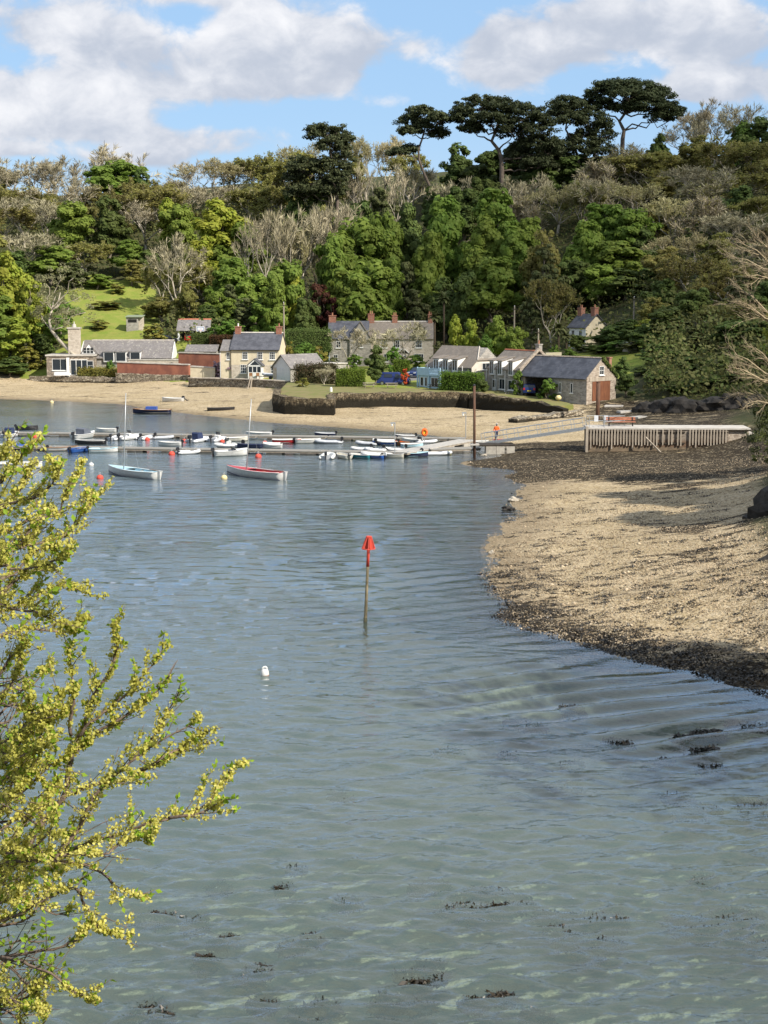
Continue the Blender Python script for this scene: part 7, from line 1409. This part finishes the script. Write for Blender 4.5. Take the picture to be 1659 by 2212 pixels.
Cn, N = crown_points(rng, lob, 26, 50, .28); Vv, Qq = cards(Cn, N, .07 * rng.uniform(.6, 1.3, len(Cn)), rng); link('leaves', np_mesh('shore_leaves', Vv, Qq), LEAF['lime'], o)

# ------------------------------------------------------------------ the near elm, hung with pale seed discs
D0 = 7.2; rng = np.random.default_rng(17); o = empty('elm_tree', (gX(-190, D0, 11), D0, gh(gX(-190, D0, 11), D0)), 0, 'near elm tree with yellow green seed discs and fresh leaves over the water', 'tree'); org = o.location.copy()
e3 = lambda a, b, d=0.0: gy(a, b, D0 + d) - org
STEM = [(-190, 2700), (-150, 2400), (-130, 2150), (-115, 1900), (-100, 1700), (-90, 1500), (-75, 1300), (-60, 1100), (-40, 960)]
LIMBS = [[(-100, 1980), (20, 1880), (76, 1801), (93, 1774), (119, 1741), (139, 1721), (146, 1668), (162, 1612), (202, 1508), (231, 1462), (245, 1428), (251, 1389), (250, 1345)], [(139, 1721), (185, 1701), (245, 1688), (298, 1675), (350, 1638)], [(119, 1860), (172, 1787), (185, 1757), (212, 1711), (281, 1645), (331, 1612), (423, 1558)],
 [(60, 1870), (159, 1834), (198, 1820), (248, 1804), (314, 1781), (364, 1767), (430, 1748), (463, 1715), (509, 1650)], [(-100, 1890), (0, 1866), (99, 1853), (159, 1843), (225, 1848), (265, 1817), (330, 1803)], [(99, 1853), (150, 1862), (205, 1877), (261, 1920), (312, 1935)], [(-110, 2040), (0, 1992), (66, 1963), (132, 1926), (190, 1890)],
 [(140, 1922), (169, 1920), (182, 1953), (215, 2005), (272, 2018)], [(-60, 2080), (79, 2055), (132, 2045), (172, 2022), (198, 1990)], [(-110, 2010), (0, 2068), (33, 2105), (76, 2144), (99, 2205)], [(0, 2068), (50, 2078), (109, 2105), (159, 2141), (208, 2160)], [(150, 1590), (155, 1540), (160, 1495), (152, 1448), (147, 1398)],
 [(170, 1590), (195, 1561), (251, 1518), (298, 1475), (350, 1407)], [(150, 1640), (198, 1591), (288, 1534), (331, 1501), (368, 1456)], [(-95, 1720), (-20, 1700), (60, 1640), (100, 1560), (130, 1500)], [(-95, 1680), (-20, 1640), (60, 1580), (125, 1545)], [(-90, 1600), (-20, 1560), (40, 1500), (85, 1445)], [(-100, 1780), (-20, 1760), (60, 1700), (130, 1640), (200, 1600)],
 [(-110, 1900), (-20, 1900), (40, 1800), (90, 1740), (120, 1690)], [(-110, 1950), (-20, 1960), (60, 1900), (130, 1865)], [(281, 1645), (331, 1591), (382, 1503)], [(300, 1665), (350, 1640), (395, 1608), (432, 1585)], [(364, 1767), (420, 1760), (455, 1745), (486, 1726)],
 [(-60, 1100), (40, 1085), (95, 1062), (122, 1030), (114, 996)], [(-80, 1240), (0, 1194), (116, 1169), (159, 1137), (185, 1100), (212, 1066)], [(-70, 1190), (0, 1154), (53, 1130), (89, 1118), (126, 1108), (142, 1065), (178, 1000)], [(-80, 1250), (0, 1222), (50, 1233), (126, 1207), (162, 1177)], [(-85, 1360), (0, 1322), (66, 1296), (132, 1266), (196, 1284)],
 [(-88, 1400), (0, 1374), (66, 1359), (140, 1366), (180, 1336)], [(-80, 1300), (30, 1313), (100, 1330), (150, 1358)], [(-70, 1140), (0, 1110), (40, 1060), (62, 1010)], [(-60, 1060), (0, 1040), (30, 1000), (68, 965)], [(-50, 1010), (0, 985), (18, 960)], [(-85, 1330), (0, 1280), (60, 1240), (110, 1225)], [(-80, 1270), (20, 1245), (80, 1190), (130, 1180)], [(-70, 1220), (20, 1190), (70, 1140), (90, 1100)], [(-95, 1650), (0, 1620), (50, 1660), (110, 1700)], [(-90, 1560), (0, 1520), (60, 1540), (110, 1590)], [(-100, 1820), (0, 1790), (50, 1760), (100, 1800), (150, 1800)], [(-115, 1920), (0, 1930), (70, 1945), (120, 1975), (160, 1960)], [(-120, 2100), (-20, 2130), (40, 2170), (90, 2180)],
 [(-120, 2150), (-30, 2170), (30, 2195), (60, 2240)]]
_fr = random.Random(31)
for _i in range(20): _y = _fr.uniform(1430, 2230); _x = _fr.uniform(40, 150); LIMBS.append([(-100, _y + _fr.uniform(0, 90)), (-20, _y + _fr.uniform(-10, 60)), (_x * .5, _y + _fr.uniform(-30, 30)), (_x, _y - _fr.uniform(10, 90))])
wood = MB(); wood.path([e3(a, b) for a, b in STEM], [.11, .10, .09, .08, .07, .06, .05, .035, .02], 8)
shoots = []
px_m = F / D0
for li, Lm in enumerate(LIMBS):
    off = rng.uniform(-.5, .5); P3 = [e3(a, b, (off if a > -40 else 0) * min(1, max(0, (a + 100) / 200)) + rng.normal() * .02) for a, b in Lm]
    # smooth the limb
    S_ = []
    for i in range(len(P3) - 1):
        p0, p1, p2, p3 = P3[max(i - 1, 0)], P3[i], P3[i + 1], P3[min(i + 2, len(P3) - 1)]
        for k in range(4): t_ = k / 4; S_.append(.5 * ((2 * p1) + (p2 - p0) * t_ + (2 * p0 - 5 * p1 + 4 * p2 - p3) * t_ * t_ + (3 * p1 - p0 - 3 * p2 + p3) * t_ ** 3))
    S_.append(P3[-1]); n = len(S_); r0 = (.022 if li == 0 else .012 if li in (1, 2, 3) else .0085)
    wood.path([q + Vector(rng.normal(size=3)) * .004 for q in S_], [r0 * (1 - .80 * i / (n - 1)) + .0012 for i in range(n)], 6)
    acc = 0.0
    for i in range(1, n):
        acc += (S_[i] - S_[i - 1]).length
        while acc > .038:
            acc -= .038; t = (S_[i] - S_[i - 1]).normalized(); w_ = Vector(rng.normal(size=3)); w_.y *= .8; fr_ = i / n
            d_ = (t * rng.uniform(.5, 1.1) + w_ * .42 + Vector((.12, 0, .22))).normalized(); Ls = rng.uniform(.07, .40) ** 1.1 * (1.12 - .78 * fr_); pts = [S_[i]]; q = d_
            for k in range(4): q = (q + Vector(rng.normal(size=3)) * .10 + Vector((0, 0, .05))).normalized(); pts.append(pts[-1] + q * Ls / 4)
            wood.path(pts, [.0032, .0028, .0024, .002, .0014], 4); shoots.append((pts, fr_))
    shoots.append((S_[-6:], 1.0)); shoots.append((S_[-5:], 1.0))
wood.build('branches', mat('elm_bark', (.21, .155, .115), (.11, .08, .062), .9, 30, .3), o, True)
sv, sn, sr, lc = [], [], [], []
lush = lambda p: float(fbm(np.array([p.x * 3.2]), np.array([p.z * 3.2 + p.y]), 1.0, 88, 2)[0])
for pts, fr_ in shoots:
    k = len(pts) - 1; mid = pts[k // 2]; lv = lush(mid)
    if lv > .40:
        for c_ in range(int(rng.integers(3, 10))):
            f = rng.uniform(.05, .85) * k; i = min(int(f), k - 1); q = pts[i].lerp(pts[i + 1], f - i)
            for j in range(int(rng.integers(5, 11))): u = Vector(unit(rng, 1)[0]); sv.append(q + u * rng.uniform(.005, .030)); sn.append((u + Vector(unit(rng, 1)[0]) * .7).normalized()); sr.append(rng.uniform(.0055, .0092))
    if rng.uniform() < (.6 if fr_ < 1 else 1):
        tdir = (pts[-1] - pts[-2]).normalized()
        for j in range(int(rng.integers(3, 7))): lc.append((pts[-1] - tdir * rng.uniform(0, .06), (tdir * .5 + Vector(unit(rng, 1)[0]) * .8 + Vector((0, 0, -.12))).normalized(), rng.uniform(.020, .045)))
sv, sn, sr = np.array(sv), np.array(sn), np.array(sr)[:, None]; T_ = norm(np.cross(sn, unit(rng, len(sn)))); B_ = np.cross(sn, T_)
V6 = np.stack([sv + (T_ * math.cos(a) + B_ * math.sin(a)) * sr for a in np.linspace(0, 2 * math.pi, 7)[:-1]], 1).reshape(-1, 3)
link('seed_discs', np_mesh('seed_discs', V6, np.arange(len(V6)).reshape(-1, 6)), leaf_mat('seed_disc', (.92, .86, .30), (.66, .65, .13), .5, .05, .5), o)
Vl = []
for p_, d_, L_ in lc:
    s_ = d_.cross(Vector(unit(rng, 1)[0])).normalized(); nn = d_.cross(s_).normalized(); m_ = p_ + d_ * L_ * .5 - nn * L_ * .10; w2 = L_ * .30
    for sg in (-1, 1): Vl += [p_, m_ + s_ * sg * w2 + nn * L_ * .08, p_ + d_ * L_ + nn * L_ * -.18, m_]
Vl = np.array(Vl); link('leaves', np_mesh('elm_leaves', Vl, np.arange(len(Vl)).reshape(-1, 4)), leaf_mat('elm_leaf', (.27, .40, .03), (.38, .50, .05), .5, .05, .45), o)

# ------------------------------------------------------------------ seaweed and stones
M_WEED = leaf_mat('seaweed', (.018, .015, .010), (.036, .028, .015), 0, 0, .45, .5)
def weed_clump(Cs, Ns, Ss, x, y, z, rx, ry, n, hz=.06, s=.09):
    a = rng.uniform(0, 6.28, n); r = np.sqrt(rng.uniform(0, 1, n)) * rng.uniform(.55, 1.1, n); X, Y = x + np.cos(a) * r * rx, y + np.sin(a) * r * ry
    zz = (gh_np(X, Y) if z is None else z) + rng.uniform(0, hz, n); Cs.append(np.stack([X, Y, zz], 1)); Ns.append(norm(rng.normal(size=(n, 3)) * .5 + np.array([0, 0, 1]))); Ss.append(s * rng.uniform(.5, 1.4, n))
Cs, Ns, Ss = [], [], []
for px, py, w_ in [(470, 1910, 44), (610, 1908, 36), (950, 1905, 60), (745, 1945, 56), (1065, 1945, 110), (1190, 1983, 70), (1305, 1977, 90), (1520, 1900, 54), (1555, 1998, 110), (1255, 2037, 70), (1640, 2040, 60), (340, 1975, 66), (420, 1978, 60), (640, 2035, 60), (480, 2020, 40), (900, 2090, 70), (950, 2106, 60), (1050, 2145, 60), (870, 2162, 70), (680, 2182, 80), (1160, 2203, 60), (740, 1715, 34), (970, 1620, 40), (1140, 1560, 60), (1200, 1688, 60), (1500, 1740, 70), (1632, 1735, 60), (1520, 1648, 60), (1240, 1645, 40), (1480, 1590, 80), (1100, 1625, 40), (560, 2085, 60), (1330, 1600, 60), (1410, 1640, 40), (1600, 1560, 60), (1250, 1530, 50), (420, 2085, 50), (320, 2170, 70), (560, 2180, 60), (1010, 1940, 50), (640, 1870, 24)]:
    p = gz(px, py, 0); s = p.y / F; rx = w_ * s * .62
    for _k in range(max(2, int(w_ / 22))): weed_clump(Cs, Ns, Ss, p.x + rng.normal() * rx * .5, p.y + rng.normal() * rx * .6, -.26, rx * .95, rx * .8, int(260 + w_ * 8.0), .18, .11)
for i in range(900):   # along the lower edge and over the shingle
    if i < 300:
        k = rng.integers(near_i + 13, len(SH) - 3); q = SH[k].lerp(SH[k + 1], rng.uniform()); off = abs(rng.normal()) * 1.7 - .5; t_ = (SH[k + 1] - SH[k]).normalized(); x, y = q.x + t_.y * -off * -1 * -1, q.y + off * abs(t_.x)
    else: py = 1045 + 390 * rng.uniform() ** .8; px = rng.uniform(1080, 1700); q = gz(px, py, .6); x, y = q.x, q.y
    if gh(x, y) < -.12 or y > 150: continue
    s_ = rng.uniform(.25, 1.0) * (1.6 if rng.uniform() < .12 else .7); weed_clump(Cs, Ns, Ss, x, y, None, s_ * 1.1, s_ * .55, int(16 + 40 * s_), .07, .07)
Cn, N, S_ = np.concatenate(Cs), np.concatenate(Ns), np.concatenate(Ss); Vv, Qq = cards(Cn, N, S_, rng, .4)
tag(link('seaweed', np_mesh('seaweed', Vv, Qq), M_WEED), 'dark brown seaweed in clumps on the shingle and under the near water', None, None, 'stuff')
# shingle: loose stones
n = 34000; py = 1000 + 460 * rng.uniform(0, 1, n) ** .9; px = rng.uniform(1000, 1760, n); yy = HC * F / (py - 640.0); xx = (px - CX) / F * yy; zz = gh_np(xx, yy); ok = (zz > -.05) & (zz < 2.4); xx, yy, zz = xx[ok], yy[ok], zz[ok]; n = len(xx)
r = rng.uniform(.022, .060, n) * np.where(rng.uniform(0, 1, n) < .010, 2.8, 1.0); oct_ = np.array([(1, 0, 0), (0, 1, 0), (-1, 0, 0), (0, -1, 0), (0, 0, .7), (0, 0, -.7)]); a = rng.uniform(0, 6.28, n)
Vs = np.empty((n, 6, 3)); ca, sa = np.cos(a), np.sin(a); st = rng.uniform(.6, 1.6, n)
for k, (ox, oy, oz) in enumerate(oct_): jx = rng.uniform(.7, 1.2, n); Vs[:, k, 0] = xx + (ox * ca * st - oy * sa) * r * jx; Vs[:, k, 1] = yy + (ox * sa * st + oy * ca) * r * jx; Vs[:, k, 2] = zz + .02 + oz * r * jx
Q3 = np.array([(0, 1, 4), (1, 2, 4), (2, 3, 4), (3, 0, 4), (1, 0, 5), (2, 1, 5), (3, 2, 5), (0, 3, 5)]); Qs = (np.arange(n)[:, None, None] * 6 + Q3[None]).reshape(-1, 3)
tag(link('shingle', np_mesh('shingle', Vs.reshape(-1, 3), Qs), leaf_mat('shingle_stone', (.60, .50, .35), (.30, .235, .15), 0, 0, .9)), 'loose pale shingle stones scattered over the beach', None, None, 'stuff')
# rocks one can tell apart
def rock(label, x, y, z, sx, sy, sz, m, seed, name='rock', cat='rock'):
    rg = np.random.default_rng(seed); me = bpy.data.meshes.new(name); bm = __import__('bmesh').new(); __import__('bmesh').ops.create_icosphere(bm, subdivisions=3, radius=1)
    co = np.array([v.co for v in bm.verts]); k = 1 + (fbm(co[:, 0] * 2 + seed, co[:, 1] * 2 + co[:, 2] * 3, .9, seed, 4) - .5) * 1.1
    for v, f in zip(bm.verts, k): v.co = Vector((v.co.x * sx * f, v.co.y * sy * f, max(v.co.z, -.5) * sz * f))
    bm.to_mesh(me); bm.free(); o = link(name, me, m); o.location = (x, y, z); return tag(o, label, cat)
M_ROCKD = mat('wet_dark_rock', (.045, .040, .034), (.020, .018, .015), .8, 2.5, .8, 6); M_ROCKP = mat('pale_rock', (.50, .45, .37), (.33, .29, .23), .9, 3, .6, 8); M_ROCKG = mat('grey_rock', (.048, .042, .036), (.018, .016, .014), .9, 1.4, .9, 5)
for l, px, py, s, m, sd in [('pale stone sitting in the water off the shingle point', 1109, 1081, (.42, .3, .28), M_ROCKP, 1), ('dark stone awash below the pale one', 1099, 1100, (.5, .35, .28), M_ROCKD, 2), ('small white stone at the waterline of the shingle', 1062, 1196, (.2, .16, .15), M_ROCKP, 3), ('pale boulder at the foot of the pier end', 1585, 975, (.45, .35, .35), M_ROCKP, 4), ('smaller pale stone beside the foot of the landing stage', 1045, 983, (.3, .22, .2), M_ROCKP, 5)]:
    p = gz(px, py, .05); rock(l, p.x, p.y, max(gh(p.x, p.y), -.1) + .08, *s, m, sd)
p = gz(1668, 1128, 1.6); rock('big dark boulder at the right edge of the shingle', p.x + .8, p.y, 1.3, 2.6, 1.8, 2.2, M_ROCKD, 6); p = gz(1690, 1215, 1.5); rock('low dark rock beyond the weedy shingle', p.x + .5, p.y, 1.2, 2.4, 1.2, 1.0, M_ROCKD, 7)
for i, (px, Y, s) in enumerate([(1405, 191, 3), (1440, 190, 4), (1480, 188.5, 4.2), (1520, 188, 4.2), (1560, 187, 4.4), (1600, 186, 4), (1640, 184, 4)]): x = gX(px, Y); rock(['first', 'second', 'third', 'fourth', 'fifth', 'sixth', 'seventh'][i] + ' of the dark shore rocks counted from the boathouse', x, Y, gh(x, Y) - .2, s * .62, s * .5, 1.4 + .25 * (i % 3), M_ROCKG, 20 + i)['group'] = 'dark rocks under the trees'
for i, (px, py, w_) in enumerate([(1325, 878, 34), (1352, 885, 30), (1378, 893, 30)]): p = gz(px, py, 1.5); z = gh(p.x, p.y); q = MB().prism([(-1.3, -.6), (1.1, -.8), (1.4, .4), (-.9, .8)], -.2, .12, 'z').build('paving_slab', M_CONC); q.location = (p.x, p.y, z + .03); q.rotation_euler = (0, 0, i * .5); tag(q, ['first', 'second', 'third'][i] + ' worn slab of the slipway counted from the boathouse door', 'slab', 'worn slabs of the slipway')

# ------------------------------------------------------------------ a cloud off to the right, out of the picture, whose shadow lies on the wooded hill and the village
H_c = 300.0; off = sdir * (H_c / sdir.z); me = None
rg = np.random.default_rng(4); bmod = __import__('bmesh'); bm = bmod.new()
for (x, y, rx, ry) in [(30, 330, 46, 50), (80, 300, 44, 60), (5, 400, 40, 40), (60, 400, 50, 40), (120, 360, 50, 60), (60, 250, 36, 26), (25, 262, 30, 22), (95, 230, 34, 34), (55, 205, 26, 16), (70, 165, 22, 16), (130, 270, 40, 50), (-8, 330, 22, 26), (48, 178, 16, 10), (2, 288, 20, 16)]:
    r = bmod.ops.create_icosphere(bm, subdivisions=4, radius=1, matrix=Matrix.Identity(4)); vv = r['verts']; co = np.array([v.co for v in vv]); k = 1 + (fbm(co[:, 0] * 2.2 + x, co[:, 1] * 2.2 + co[:, 2] * 2 + y, 1.0, 5, 4) - .5) * .9
    for v, f in zip(vv, k): c = v.co; v.co = Vector((x + off.x + c.x * rx * f, y + off.y + c.y * ry * f, H_c + c.z * 14 * f))
me = bpy.data.meshes.new('cloud'); bm.to_mesh(me); bm.free()
m = bpy.data.materials.new('thin_cloud'); m.use_nodes = True; m.node_tree.nodes.clear(); t = NT(m.node_tree); a = t.new('ShaderNodeBsdfTransparent'); d_ = t.new('ShaderNodeBsdfDiffuse'); d_.inputs[0].default_value = (.9, .9, .92, 1); x_ = t.new('ShaderNodeMixShader'); x_.inputs[0].default_value = .18; t.l.new(a.outputs[0], x_.inputs[1]); t.l.new(d_.outputs[0], x_.inputs[2]); u_ = t.new('ShaderNodeOutputMaterial'); t.l.new(x_.outputs[0], u_.inputs[0])
tag(link('cloud', me, m, smooth=True), 'thin white cloud drifting between the sun and the wooded hill', None, None, 'structure')
